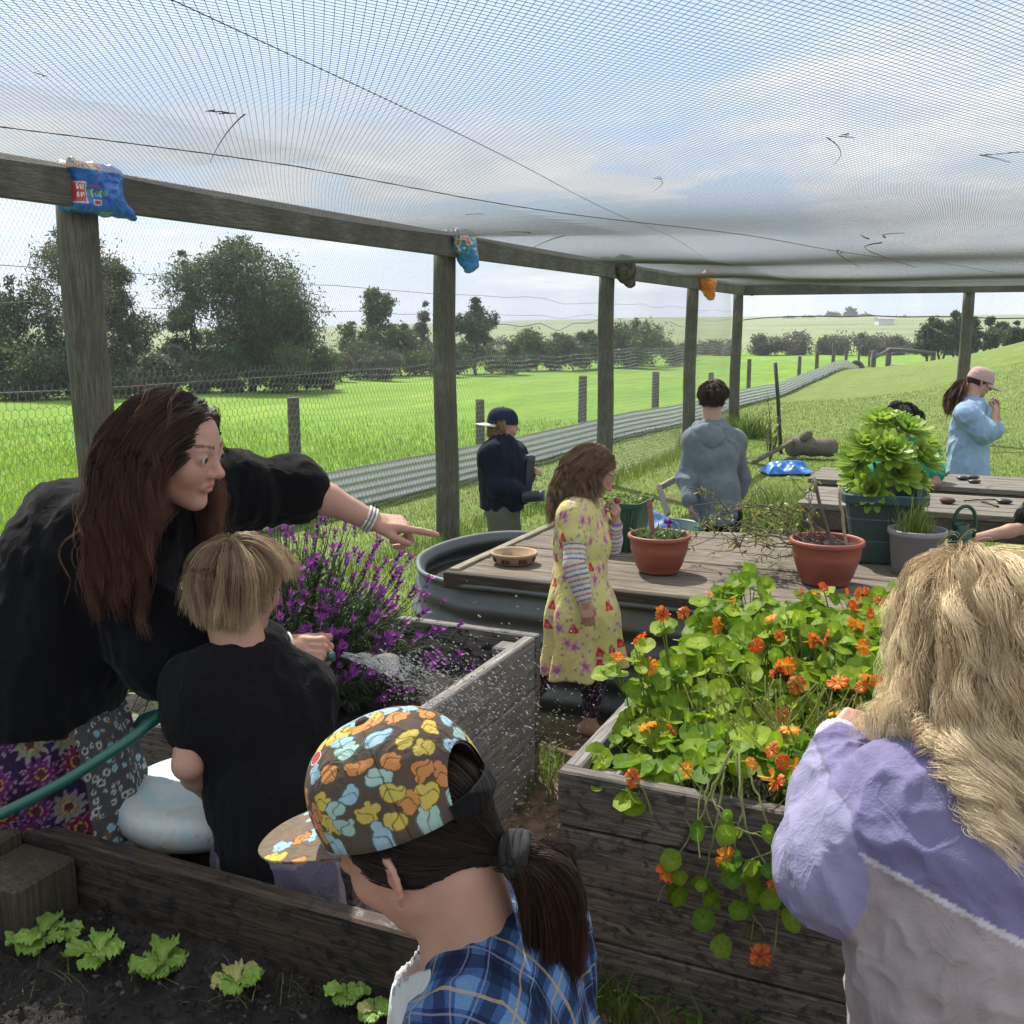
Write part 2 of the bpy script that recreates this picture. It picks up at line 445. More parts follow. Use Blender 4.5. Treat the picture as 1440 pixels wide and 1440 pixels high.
cb = N(nt, 'ShaderNodeCombineXYZ'); nt.links.new(dx.outputs[0], cb.inputs[0]); nt.links.new(dy.outputs[0], cb.inputs[1]); cb.inputs[2].default_value = 3.7
n1 = noise(nt, cb.outputs[0], .62, 8, .58, .25); n2 = noise(nt, cb.outputs[0], 2.2, 6, .6)
hi = N(nt, 'ShaderNodeMapRange', i_1=.30, i_2=.52, i_3=0, i_4=.30); nt.links.new(sep.outputs[2], hi.inputs[0])   # overcast overhead
lo_ = N(nt, 'ShaderNodeMapRange', i_1=.0, i_2=.16, i_3=-.05, i_4=0); nt.links.new(sep.outputs[2], lo_.inputs[0])
ad = N(nt, 'ShaderNodeMath', operation='ADD'); nt.links.new(n1, ad.inputs[0]); nt.links.new(hi.outputs[0], ad.inputs[1])
rt = N(nt, 'ShaderNodeMapRange', i_1=.05, i_2=.5, i_3=-.03, i_4=.07); nt.links.new(sep.outputs[0], rt.inputs[0])
ad2 = N(nt, 'ShaderNodeMath', operation='ADD'); nt.links.new(ad.outputs[0], ad2.inputs[0]); nt.links.new(rt.outputs[0], ad2.inputs[1])
ad3 = N(nt, 'ShaderNodeMath', operation='ADD'); nt.links.new(ad2.outputs[0], ad3.inputs[0]); nt.links.new(lo_.outputs[0], ad3.inputs[1])
n3 = noise(nt, cb.outputs[0], 1.15, 7, .55, .15)
bm = N(nt, 'ShaderNodeMapRange', i_1=.05, i_2=.11, i_3=0, i_4=1); nt.links.new(sep.outputs[2], bm.inputs[0]); bm2 = N(nt, 'ShaderNodeMapRange', i_1=.15, i_2=.22, i_3=1, i_4=0); nt.links.new(sep.outputs[2], bm2.inputs[0])
bmm = N(nt, 'ShaderNodeMath', operation='MULTIPLY'); nt.links.new(bm.outputs[0], bmm.inputs[0]); nt.links.new(bm2.outputs[0], bmm.inputs[1])
cu = N(nt, 'ShaderNodeMath', operation='MULTIPLY'); nt.links.new(ramp(nt, n3, [(.46, (0, 0, 0)), (.53, (1, 1, 1))]), cu.inputs[0]); nt.links.new(bmm.outputs[0], cu.inputs[1])
cm0 = ramp(nt, ad3.outputs[0], [(.47, (0, 0, 0)), (.60, (1, 1, 1))]); cmx = N(nt, 'ShaderNodeMath', operation='MAXIMUM'); nt.links.new(cm0, cmx.inputs[0]); nt.links.new(cu.outputs[0], cmx.inputs[1]); cm = cmx.outputs[0]
cc = ramp(nt, n2, [(.3, (4.3, 4.6, 5.1)), (.7, (6.3, 6.4, 6.5))])
hzf = N(nt, 'ShaderNodeMapRange', i_1=.0, i_2=.30, i_3=.80, i_4=.30); nt.links.new(sep.outputs[2], hzf.inputs[0])
lift = mixc(nt, hzf.outputs[0], sky.outputs[0], (2.7, 3.55, 4.9))
nt.links.new(mixc(nt, cm, lift, cc), bg.inputs[0])
vs = SC.view_settings; vs.view_transform = 'Standard'; vs.look = 'None'; vs.gamma = 1; vs.exposure = .74
SC.render.engine = 'CYCLES'
SC.cycles.max_bounces = 8; SC.cycles.transparent_max_bounces = 12; SC.cycles.use_denoising = True; SC.cycles.use_adaptive_sampling = True; SC.cycles.adaptive_threshold = .015
try: SC.cycles.denoiser = 'OPENIMAGEDENOISE'
except Exception: pass

# ================================================================== ground
def fence_x(y): return -5.99 + .46 * y
def axis_pts(segs):
    out = [segs[0][0]]
    for a, b, s in segs:
        n = max(1, int(round((b - a) / s))); out += list(a + (b - a) * (np.arange(n) + 1) / n)
    return np.array(out)
gx = axis_pts([(-700, -150, 25), (-150, -40, 5), (-40, -8, .9), (-8, -3, .25), (-3, 5, .07), (5, 12, .25), (12, 40, .8), (40, 150, 5), (150, 800, 25)])
gy = axis_pts([(-8, .5, .5), (.5, 6, .07), (6, 14, .2), (14, 40, .6), (40, 120, 2.5), (120, 900, 14)])
XX, YY = np.meshgrid(gx, gy, indexing='ij')
ZZ = gz(XX, YY)
P0 = np.stack([XX.ravel(), YY.ravel(), ZZ.ravel()], 1)
rel = P0 - V3(.10, 3.44, 0); ee = rel @ EV; dd = rel @ DV
nz = fbm(P0, 1.1, 3, 4) - .5
dirt = 1 / (1 + np.exp(-((.75 + .9 * nz) - dd) * 7)) * 1 / (1 + np.exp(-((ee + 1.9) + 1.2 * nz) * 6))
w2 = np.exp(-(((P0[:, 0] - 1.2) / 1.6) ** 2 + ((P0[:, 1] - 10.5) / .5) ** 2)); dirt = np.maximum(dirt, w2 * (vnoise(P0, 2.2, 9) > .5) * .8)
w3 = np.exp(-(((P0[:, 0] - 17.0) / 1.3) ** 2 + ((P0[:, 1] - 31) / 2.0) ** 2)); dirt = np.maximum(dirt, w3)
fld = 1 / (1 + np.exp((P0[:, 0] - fence_x(P0[:, 1])) * 8)); fld = np.maximum(fld, 1 / (1 + np.exp(-(P0[:, 1] - 57) * 3)))
far = np.clip((P0[:, 1] - 98) / 40, 0, 1)
near = np.clip((6.5 - P0[:, 1]) / 2, 0, 1)
P0[:, 2] += near * dirt * ((fbm(P0, 9, 5, 3) - .5) * .035 + (fbm(P0, 28, 6, 2) - .5) * .014)
nI, nJ = len(gx), len(gy)
ii = (np.arange(nI - 1)[:, None] * nJ + np.arange(nJ - 1)[None]).ravel()
Q = np.stack([ii, ii + nJ, ii + nJ + 1, ii + 1], 1)
m, nt, b = nodes('ground')
at = N(nt, 'ShaderNodeAttribute', attribute_name='col'); sp = N(nt, 'ShaderNodeSeparateColor'); nt.links.new(at.outputs['Color'], sp.inputs[0])
ob = coords(nt); strk = coords(nt, (1.2, .32, 1), rot=(0, 0, .42))
gA = noise(nt, ob, 2.2, 8, .72); gB = noise(nt, ob, .22, 5, .6); gC = noise(nt, ob, 32, 3, .7); gD = noise(nt, strk, .55, 5, .65)
lawn = ramp(nt, gA, [(.3, (.075, .125, .020)), (.52, (.125, .185, .036)), (.72, (.20, .235, .075))])
lawn = mixc(nt, ramp(nt, gB, [(.4, (0, 0, 0)), (.7, (.7, .7, .7))]), lawn, (.16, .20, .055))
lawn = mixc(nt, ramp(nt, gC, [(.30, (.55, .55, .55)), (.5, (0, 0, 0))]), lawn, (.03, .06, .012))
field = ramp(nt, gD, [(.25, (.085, .175, .016)), (.5, (.125, .235, .020)), (.75, (.19, .285, .036))])
field = mixc(nt, ramp(nt, gA, [(.32, (.6, .6, .6)), (.5, (0, 0, 0))]), field, (.06, .13, .014))
field = mixc(nt, ramp(nt, gB, [(.52, (0, 0, 0)), (.8, (.5, .5, .5))]), field, (.24, .29, .07))
farc = ramp(nt, noise(nt, coords(nt, (.02, .05, 1)), 1, 4), [(.35, (.11, .145, .07)), (.5, (.17, .21, .09)), (.68, (.21, .22, .12))])
soil = ramp(nt, noise(nt, ob, 5, 8, .75), [(.28, (.060, .040, .026)), (.5, (.15, .105, .068)), (.7, (.27, .195, .13))])
soil = mixc(nt, ramp(nt, gC, [(.33, (.8, .8, .8)), (.5, (0, 0, 0))]), soil, (.045, .030, .02))
c = mixc(nt, sp.outputs[1], lawn, field); c = mixc(nt, sp.outputs[2], c, farc); c = mixc(nt, sp.outputs[0], c, soil)
nt.links.new(c, b.inputs['Base Color']); b.inputs['Roughness'].default_value = .95; b.inputs['Specular IOR Level'].default_value = .15
bump(nt, b, gC, .6, .02)
o = mesh_np('ground', P0, Q, m, col=np.stack([dirt, fld, far], 1)); tag(o, kind='structure')

# ------------------------------------------------------------------ grass blades
mg = vcol('grass_blades', .6, bstr=0, trans=.5, var=.2, vscale=8)
def blades(P, h, w, c, lean=.5):
    n = len(P); a = rng.uniform(0, 2 * np.pi, n); la = rng.uniform(0, 2 * np.pi, n); L = rng.uniform(.1, lean, n) * h
    s = np.stack([np.cos(a), np.sin(a), 0 * a], 1) * w[:, None] * .5
    mid = P + np.stack([np.cos(la) * L * .35, np.sin(la) * L * .35, h * .6], 1)
    tip = P + np.stack([np.cos(la) * L, np.sin(la) * L, h], 1)
    Vs = np.stack([P - s, P + s, mid + s * .7, mid - s * .7, tip], 1).reshape(-1, 3)
    i = np.arange(n)[:, None] * 5
    q = i + np.array([[0, 1, 2, 3]]); t = i + np.array([[3, 2, 4]])
    return Vs, q, t, np.repeat(c, 5, 0)
def grass_cols(n, P, base=((.05, .12, .012), (.15, .24, .03), (.30, .30, .10))):
    r = rng.random(n); k = vnoise(P, .9, 21)
    r = np.clip(r * .7 + k * .5 - .1, 0, 1)[:, None]; A, B, C = map(np.array, base)
    return np.where(r < .6, A + (B - A) * (r / .6), B + (C - B) * ((r - .6) / .4))
def scatter(n, y0, y1, pw=1.6):
    y = y0 + (y1 - y0) * rng.random(n) ** pw; x = (rng.random(n) * 1.24 - .60) * y
    return x, y
x, y = scatter(230000, 3.6, 26, 1.5)
r_ = np.stack([x, y, 0 * x], 1) - V3(.10, 3.44, 0); e_, d_ = r_ @ EV, r_ @ DV
nn = fbm(np.stack([x, y, 0 * x], 1), 1.1, 3, 4) - .5
keep = ~((d_ < .9 + .9 * nn) & (e_ > -1.9 - 1.2 * nn))
bare = np.exp(-(((x - 1.2) / 1.6) ** 2 + ((y - 10.5) / .5) ** 2)) * (vnoise(np.stack([x, y, 0 * x], 1), 2.2, 9) > .5)
keep &= rng.random(len(x)) > bare
keep &= (x > fence_x(y)) | (rng.random(len(x)) < np.clip((22 - y) / 12, 0, 1))
x, y = x[keep], y[keep]; isf = x < fence_x(y)
P = np.stack([x, y, gz(x, y) - .005], 1)
h = np.where(isf, rng.uniform(.03, .10, len(x)), rng.uniform(.015, .035, len(x))) * (1 + .02 * y)
w = rng.uniform(.003, .006, len(x)) * (1 + .10 * y)
c = np.where(isf[:, None], grass_cols(len(x), P, ((.11, .22, .016), (.19, .32, .03), (.28, .38, .07))), grass_cols(len(x), P, ((.09, .155, .02), (.175, .245, .045), (.31, .31, .11))))
Vs, q, t, cc_ = blades(P, h, w, c)
o = mesh_np('grass', Vs, [q, t], mg, smooth=False, col=cc_); tag(o, 'short green grass blades of the lawn and the paddock', 'grass', kind='stuff')
# longer weeds: along the fence foot, round the posts, behind the deck, beside the right bed
pts = []
def clump(cx, cy, r, n, h0, h1, ew=1.0):
    a = rng.uniform(0, 2 * np.pi, n); q = r * np.sqrt(rng.random(n)); X = cx + q * np.cos(a) * ew; Y = cy + q * np.sin(a)
    pts.append(np.stack([X, Y, gz(X, Y) - .005, rng.uniform(h0, h1, n)], 1))
for s in np.arange(-.5, 14.2, .35): 
    p = V3(-1.96, 4.8, 0) + DV * s; clump(p[0], p[1], .22, 110, .04, .15)
for yy in np.arange(8.5, 56, .7): clump(fence_x(yy) + .12, yy, .32, 50, .04, .13)
for cx, cy, r, n, a_, b_ in ((2.15, 8.0, .42, 1300, .15, .5), (1.6, 7.4, .35, 700, .1, .32), (2.7, 8.6, .35, 500, .1, .35), (1.0, 6.6, .5, 700, .06, .2), (3.9, 17.4, .5, 500, .15, .5), (2.75, 15.2, .3, 200, .1, .45)): clump(cx, cy, r, n, a_, b_)
for ed in ((.55, -1.08), (.64, -1.1), (.75, -1.12), (.5, -.95), (.95, -1.12), (1.15, -1.12), (.03, .05), (.05, -.1), (-.02, .1), (.06, -.55), (.06, -.75)):
    p = ED(*ed); clump(p[0], p[1], .08, 60, .03, .15)
for cx, cy in ((-.35, 4.0), (-.55, 4.3), (-1.3, 3.7), (-1.8, 3.0), (-2.0, 2.4)): clump(cx, cy, .25, 380, .04, .14)
A_ = np.vstack(pts); P = A_[:, :3]; h = A_[:, 3]
Vs, q, t, cc_ = blades(P, h, np.clip(h * .04, .003, .01) * (1 + .05 * P[:, 1]), grass_cols(len(P), P, ((.035, .09, .012), (.10, .18, .022), (.26, .28, .08))), .9)
o = mesh_np('long_grass', Vs, [q, t], mg, smooth=False, col=cc_); tag(o, 'long ragged grass along the fence and round the garden beds', 'grass', kind='stuff')
# bark chips and dead leaves on the path
n = 5200; e_ = rng.uniform(-1.5, 2.6, n); d_ = rng.uniform(-2.6, 1.0, n)
P = V3(.10, 3.44, 0) + e_[:, None] * EV + d_[:, None] * DV; P[:, 2] = .006 + rng.uniform(0, .012, n)
a = rng.uniform(0, 6.28, n); L = rng.uniform(.004, .022, n); wd_ = L * rng.uniform(.15, .5, n); tl = rng.uniform(-.5, .5, n)
u = np.stack([np.cos(a), np.sin(a), tl], 1) * L[:, None]; v = np.stack([-np.sin(a), np.cos(a), rng.uniform(-.4, .4, n)], 1) * wd_[:, None]
Vs = np.stack([P - u, P - v, P + u, P + v], 1).reshape(-1, 3); q = np.arange(n)[:, None] * 4 + np.arange(4)[None]
cl = np.array([(.22, .15, .09), (.11, .07, .045), (.34, .25, .16), (.06, .04, .03)])[rng.integers(0, 4, n)]
o = mesh_np('leaf_litter', Vs, q, vcol('litter', .9, bstr=0), smooth=False, col=np.repeat(cl, 4, 0)); tag(o, 'bark chips and dead leaves scattered on the dirt path', 'leaf litter', kind='stuff')

# ================================================================== trees
ml = vcol('tree_leaves', .6, bstr=0, trans=.4, var=.25, vscale=3)
mbark = wood('bark', (.05, .042, .036), (.17, .145, .125), 'Z', .7)
mhouse = simple('house_wall', (.7, .68, .64), .7); mroof = simple('roof_sheet', (.30, .29, .29), .5)
def leafcloud(C, R, n, s, cols, rs=None, fill=.55, droop=0., el=1.0):
    """n leaf-sized triangles through ellipsoid lobes C,R"""
    rs = rs or rng
    k = rs.choice(len(C), n, p=(R.prod(1) ** .6) / (R.prod(1) ** .6).sum())
    d = rs.normal(size=(n, 3)); d /= np.linalg.norm(d, axis=1)[:, None]
    q = (fill + (1 - fill) * rs.random(n)) * (1 + .22 * rs.normal(size=n)).clip(.3, 1.5)
    P = C[k] + d * R[k] * q[:, None]
    ok = vnoise(P, 1.15 / max(.35, R.mean()), int(rs.integers(99))) > .33
    P, k = P[ok], k[ok]; n = len(P)
    t = rs.normal(size=(n, 3)); t[:, 2] -= droop; t /= np.linalg.norm(t, axis=1)[:, None]
    b_ = np.cross(t, rs.normal(size=(n, 3))); b_ /= np.linalg.norm(b_, axis=1)[:, None]
    L = s * rs.uniform(.6, 1.4, n)[:, None]
    Vs = np.stack([P - b_ * L * .3 / el, P + b_ * L * .3 / el, P + t * L * el], 1).reshape(-1, 3)
    cols = np.array(cols); tone = rs.random(len(C))[k] * .6 + rs.random(n) * .4
    c = cols[0] + (cols[1] - cols[0]) * tone[:, None]
    hot = rs.random(n) < .08; c[hot] = cols[-1]
    return Vs, np.arange(3 * n).reshape(-1, 3), np.repeat(c, 3, 0)
def tree(name, label, px, top, Yd, wpx, cols, n=5000, s=.16, lobes=9, crown=(.25, 1.0), trunk=.09, lean=0, shape='round', group='trees beyond the paddock', cat='tree', droop=0, el=1.0, limbs=True, stems=1, seed=0):
    rs = np.random.default_rng(seed + int(px * 7 + top))
    b0 = atY(px, 500, Yd); X = b0[0]; z0 = G(X, Yd) - .05
    H = atY(px, top, Yd)[2] - z0; w = wpx * Yd / FOC * .5
    root = thing(name, label, cat, (X, Yd, z0), group)
    C, R = [], []
    for i in range(lobes):
        f = (i + .5) / lobes; zz = crown[0] + (crown[1] - crown[0]) * f
        if shape == 'round': wr = math.sqrt(max(.06, 1 - (2 * f - .85) ** 2))
        elif shape == 'cone': wr = 1.08 - .85 * f
        elif shape == 'top': wr = .35 + .65 * math.sin(math.pi * min(1, f * .95 + .12))
        else: wr = .9
        a = rs.uniform(0, 6.28); rr = w * wr * rs.uniform(.25, .72)
        C.append([X + rr * math.cos(a) + lean * zz, Yd + rr * math.sin(a), z0 + H * zz * rs.uniform(.93, 1.0)])
        q = w * wr * rs.uniform(.38, .62); R.append([q, q, q * rs.uniform(.55, .9)])
    C, R = np.array(C), np.array(R) * 1.12; n = int(n * 3.0); s = s * .72
    zt = z0 + H; over = C[:, 2] + R[:, 2] - zt; C[:, 2] -= np.maximum(over, 0)
    Vs, t, c = leafcloud(C, R, n, s, cols, rs, droop=droop, el=el)
    mesh_np('crown', Vs, t, ml, root, False, c)
    if limbs:
        mbk = MB()
        for st in range(stems):
            ox = (st - (stems - 1) / 2) * w * .35
            base = V3(X + ox, Yd, z0 - .1); topp = V3(X + ox * 1.2 + lean, Yd, z0 + H * (crown[0] + .55 * (crown[1] - crown[0])))
            ks = np.linspace(0, 1, 7)[:, None]; line = base + (topp - base) * ks + np.concatenate([np.zeros((1, 3)), rs.normal(size=(6, 3)) * [w * .06, w * .06, 0]])
            mbk.tube(line, trunk * (1 - .75 * ks[:, 0]), 7)
            for j in rs.choice(len(C), min(len(C), 7), replace=False):
                f = rs.uniform(.3, .95); p = base + (topp - base) * f; e = C[j]
                md = (p + e) / 2 + V3(0, 0, -.05 * H); mbk.tube(np.array([p, md, e]), [trunk * .38, trunk * .26, trunk * .1], 5)
        mbk.build('trunk', mbark, root, True)
    return root
DK = ((.024, .046, .018), (.072, .105, .036), (.14, .16, .075)); GR = ((.040, .072, .022), (.10, .145, .042), (.17, .20, .08))
GY = ((.06, .068, .046), (.13, .135, .085), (.2, .18, .13)); PU = ((.060, .060, .045), (.13, .125, .09), (.2, .175, .13)); BR = ((.042, .054, .022), (.10, .105, .045), (.17, .13, .06)); BG = ((.03, .075, .014), (.07, .14, .03), (.12, .18, .05))
tree('gum_tree', 'tall thin gum tree with an airy crown behind the first big post', 118, 298, 31, 150, BR, 5200, .13, 12, (.42, 1.0), .10, shape='top', droop=.5, el=1.3)
tree('gum_tree', 'ragged dark gum tree just right of the first big post', 180, 362, 32, 95, BR, 3600, .12, 9, (.35, 1.0), .08, droop=.5, el=1.3, stems=2)
tree('gum_tree', 'dark gum tree with drooping leaves at the far left edge', 20, 385, 31, 150, DK, 3600, .15, 9, (.2, 1), .1, droop=.4)
tree('she_oak_tree', 'largest dark she-oak tree, dense round crown above the paddock', 352, 326, 35, 205, DK, 15000, .15, 20, (.16, 1.0), .16, droop=.7, el=1.35)
tree('she_oak_tree', 'narrow dark she-oak spire leaning on the largest tree', 272, 343, 35.4, 80, DK, 4200, .14, 10, (.2, 1.0), .09, shape='cone', droop=.5, el=1.3)
tree('she_oak_tree', 'low dark she-oak crown at the right foot of the largest tree', 418, 415, 34.6, 90, DK, 4200, .14, 9, (.08, 1.0), .09, droop=.6, el=1.3)
tree('paddock_tree', 'slim tree with a small round top above the middle bushes', 520, 398, 52, 66, GR, 2000, .2, 6, (.62, 1), .09, shape='top')
tree('paddock_tree', 'thin bare-stemmed tree just left of the second big post', 596, 420, 55, 40, PU, 700, .2, 5, (.4, 1), .06, shape='top')
tree('paddock_tree', 'dark spreading tree just right of the second big post', 670, 418, 54, 66, DK, 2600, .19, 8, (.45, 1), .10, shape='top')
def bush(label, px, top, Yd, wpx, cols, n=2600, s=.15, lobes=7, name='paddock_bush', **k):
    return tree(name, label, px, top, Yd, wpx, cols, n, s, lobes, (.12, .95), .05, group='bushes beyond the paddock', cat='bush', shape='round', **k)
bush('broad olive bush at the far left edge of the paddock', 30, 432, 30.5, 170, GR, 5200, .14, 10)
bush('dark green bush hidden partly by the first big post', 110, 462, 31.5, 120, DK, 3000, .14)
bush('grey bush low at the left edge of the paddock', 15, 498, 29.5, 120, GY, 2600, .12)
bush('grey-purple round bush right of the first big post', 190, 470, 31, 90, PU, 2600, .12)
bush('grey-purple bush left of the largest tree', 245, 480, 32, 80, PU, 2200, .12)
bush('bright green bush under the largest tree', 330, 486, 33, 110, BG, 3000, .12)
bush('grey-purple bush in front of the largest tree', 292, 498, 32.6, 66, PU, 2000, .11)
bush('olive bush under the right side of the largest tree', 400, 480, 33.5, 90, GR, 2400, .12)
bush('pale grey scrub at the right end of the left tree group', 452, 500, 36, 60, GY, 1300, .13)
bush('dark green bush below the slim round-topped tree', 500, 440, 51, 62, GR, 2400, .19)
bush('broad dark green bush left of the second big post', 562, 446, 52, 96, GR, 3200, .19)
bush('reddish-brown low bush left of the middle bushes', 478, 492, 44, 50, PU, 1300, .14)
bush('brownish low bush before the broad dark green bush', 540, 486, 46, 60, PU, 1500, .14)
bush('dark bush right behind the second big post', 645, 468, 55, 80, DK, 1900, .19)
bush('round green bush between second and third posts', 730, 455, 60, 80, GR, 2400, .2)
bush('grey-green bush left of the third post', 782, 464, 62, 66, GY, 1900, .2)
bush('dark bush behind the third post', 828, 456, 64, 54, DK, 1500, .2)
bush('big rounded olive bush between third and fourth posts', 893, 446, 66, 96, GR, 4200, .2, 10)
bush('small grey bush at the right of the big rounded bush', 945, 476, 70, 46, GY, 900, .2)
for i, (px, top, Yd, w_, c_) in enumerate(((455, 482, 42, 60, GR), (515, 478, 47, 80, DK), (590, 470, 53, 80, GY), (622, 478, 50, 60, DK), (690, 470, 57, 70, GY), (712, 474, 55, 54, GR), (756, 470, 61, 64, DK), (805, 470, 63, 60, GR), (850, 472, 66, 60, GY), (920, 468, 69, 70, DK), (962, 478, 74, 60, GR), (60, 470, 29.8, 110, DK), (150, 478, 30.6, 90, GR), (210, 492, 30.4, 80, GY))):
    bush('low rounded bush filling the hedge line behind the paddock, number %d from the left end' % (i + 1) if False else ('low %s bush in the hedge line ' % {id(GR): 'green', id(DK): 'dark', id(GY): 'grey'}[id(c_)]) + ('right of the reddish bush', 'under the slim round-topped tree', 'left of the bare-stemmed tree', 'just left of the second post', 'right of the dark spreading tree', 'between dark spreading tree and round bush', 'right of the round green bush', 'just left of the third post', 'just right of the third post', 'right of the big rounded bush', 'left of the fourth post', 'left of the first big post', 'just behind the first big post', 'near the grey-purple round bush')[i], px, top, Yd, w_, c_, 1600, .15, 6)
k = 0
for px, top, w_ in ((1075, 470, 60), (1120, 466, 70), (1170, 472, 60), (1212, 468, 66), (1258, 470, 60), (1295, 466, 50), (1005, 478, 70), (1350, 462, 60)):
    bush('grey-brown scrub bush in the hedge beyond the far fence', px, top, 96 + (k % 3), w_, PU if k % 3 else GY, 1500, .3); k += 1
for i, (px, top, w_, lb) in enumerate(((1312, 446, 50, 'leftmost dark pine in the cluster left of the far post'), (1338, 438, 46, 'second dark pine in the cluster left of the far post'), (1358, 434, 44, 'tallest dark pine beside the far post'), (1392, 440, 44, 'dark pine just right of the far post'))):
    t_ = tree('pine_tree', lb, px, top, 58 + i * .7, w_, DK, 1700, .24, 7, (.42, 1), .09, shape='top', group='pines by the mound', stems=3)
bush('dark bush at the right edge above the grassy mound', 1428, 442, 50, 56, DK, 1900, .2)
for i, (px, top, w_) in enumerate(((1105, 447, 26), (1135, 446, 22), (1190, 434, 24), (1168, 441, 26), (1214, 443, 30), (1262, 446, 34), (1040, 452, 30), (985, 452, 34), (1150, 446, 26), (1310, 446, 30), (935, 456, 34), (770, 458, 40))):
    tree('distant_tree', 'tiny tree on the distant ridge line', px, top, 330 + 6 * i, w_, DK, 420, 1.5, 5, (.15, 1), .3, group='trees on the distant ridge', limbs=False)
# distant farmhouse
p = atY(1243, 458, 260); hz = G(p[0], 260)
hr = thing('farmhouse', 'tiny white farmhouse on the distant slope', 'house', (p[0], 260, hz))
MB().box((p[0], 260, hz + .7), (1.9, 1.6, .75), bev=.02).build('wall', mhouse, hr)
rf = MB(); rf.raw([(p[0] - 2.1, 258.1, hz + 1.42), (p[0] + 2.1, 258.1, hz + 1.42), (p[0] + 2.1, 260, hz + 2.1), (p[0] - 2.1, 260, hz + 2.1), (p[0] - 2.1, 261.9, hz + 1.42), (p[0] + 2.1, 261.9, hz + 1.42)], [[0, 1, 2, 3], [3, 2, 5, 4], [0, 4, 5, 1]], [[0, 3, 4], [1, 5, 2]]); rf.build('roof', mroof, hr)

# ================================================================== paddock fence with corrugated iron foot
mpost = wood('old_post', (.085, .078, .068), (.24, .225, .20), 'Z', 1.0)
mzinc = simple('zinc', (.66, .68, .69), .45, .16, 14, metal=.35, bmp=.06)
posts_y = [5.6, 8.9, 12.2, 15.3, 18.7, 22.4, 26.0, 32.9, 36.3, 40, 43.7, 47.9, 52.3]
fnc = thing('paddock_fence', 'long grey post fence with corrugated iron sheet along its foot', 'fence', (fence_x(12.2), 12.2, G(fence_x(12.2), 12.2)))
for i, yy in enumerate(posts_y):
    x_ = fence_x(yy); z_ = G(x_, yy); hp = 1.02 + .10 * math.sin(i * 2.3); r_ = .062 + .008 * math.sin(i * 5)
    tl = V3(.03 * math.sin(i * 3.1), .02 * math.cos(i * 1.7), 0)
    MB().tube([V3(x_, yy, z_ - .2), V3(x_, yy, z_ + hp * .5) + tl * .5, V3(x_, yy, z_ + hp - .01) + tl, V3(x_, yy, z_ + hp) + tl], [r_, r_ * .98, r_ * .95, r_ * .85], 10).build('post', mpost, fnc, True)
def corrugated(p0, p1, h, zoff, name, parent, pitch=.076, amp=.012, mat=None, bow=0):
    L = np.linalg.norm((np.array(p1) - np.array(p0))[:2]); n = int(L / .8) + 2
    kx = np.linspace(0, 1, n); px_ = p0[0] + (p1[0] - p0[0]) * kx; py_ = p0[1] + (p1[1] - p0[1]) * kx
    gzs = gz(px_, py_) + zoff + .012 * np.sin(kx * 37)
    d = unit([p1[0] - p0[0], p1[1] - p0[1], 0]); nn_ = V3(-d[1], d[0], 0)
    hh = np.linspace(0, h, int(h / pitch * 8) + 1); off = amp * np.sin(hh / pitch * 2 * np.pi)
    F = np.stack([px_[:, None] + nn_[0] * off, py_[:, None] + nn_[1] * off, gzs[:, None] + hh[None] + 0 * off], -1)
    Bk = F + nn_ * .002; m_ = len(hh)
    vs_ = np.concatenate([F.reshape(-1, 3), Bk.reshape(-1, 3)]); i = (np.arange(n - 1)[:, None] * m_ + np.arange(m_ - 1)[None]).ravel()
    q = np.stack([i, i + m_, i + m_ + 1, i + 1], 1); o_ = n * m_
    e1 = np.arange(n - 1) * m_ + m_ - 1; e0 = np.arange(n - 1) * m_
    q = np.vstack([q, q[:, ::-1] + o_, np.stack([e1, e1 + m_, e1 + m_ + o_, e1 + o_], 1), np.stack([e0, e0 + o_, e0 + m_ + o_, e0 + m_], 1)])
    return mesh_np(name, vs_, q, mat or mzinc, parent, True)
cut_y = [4.6, 8.7, 12.3, 16.0, 19.6, 23.3, 27, 30.6, 34.3, 38, 41.6, 45.3, 49, 53]
for a_, b_ in zip(cut_y[:-1], cut_y[1:]):
    corrugated((fence_x(a_) + .08, a_, 0), (fence_x(b_ + .06) + .084, b_ + .06, 0), .43, -.02, 'iron_sheet', fnc)
# corner posts and cross rail
cx0, cy0 = fence_x(56.5), 56.5; cz0 = G(cx0, cy0)
crn = thing('corner_fence', 'far fence corner with a timber rail over corrugated iron', 'fence', (cx0, cy0, cz0))
pB = atY(1312, 505, 56.0)
for x_, yy, r_, hp in ((fence_x(54.2), 54.2, .13, 1.25), (cx0 + .55, cy0, .15, 1.42), (pB[0], 56.0, .14, 1.2)):
    z_ = G(x_, yy); MB().tube([(x_, yy, z_ - .3), (x_, yy, z_ + hp - .02), (x_, yy, z_ + hp)], [r_, r_, r_ * .85], 9).build('post', mpost, crn, True)
MB().tube([(cx0 + .5, cy0 - .14, cz0 + 1.33), ((cx0 + pB[0]) / 2, 56.1, cz0 + 1.28), (pB[0] + .05, 55.87, G(pB[0], 56) + 1.12)], .09, 8).build('rail', mpost, crn, True)
MB().tube([(fence_x(54.2), 54.0, G(fence_x(54.2), 54.2) + .9), (cx0 + .55, cy0 - .16, cz0 + 1.36)], .07, 8).build('brace', mpost, crn, True)
corrugated((cx0 + .6, cy0 - .2, 0), (pB[0], 55.8, 0), .55, -.02, 'iron_sheet', crn)

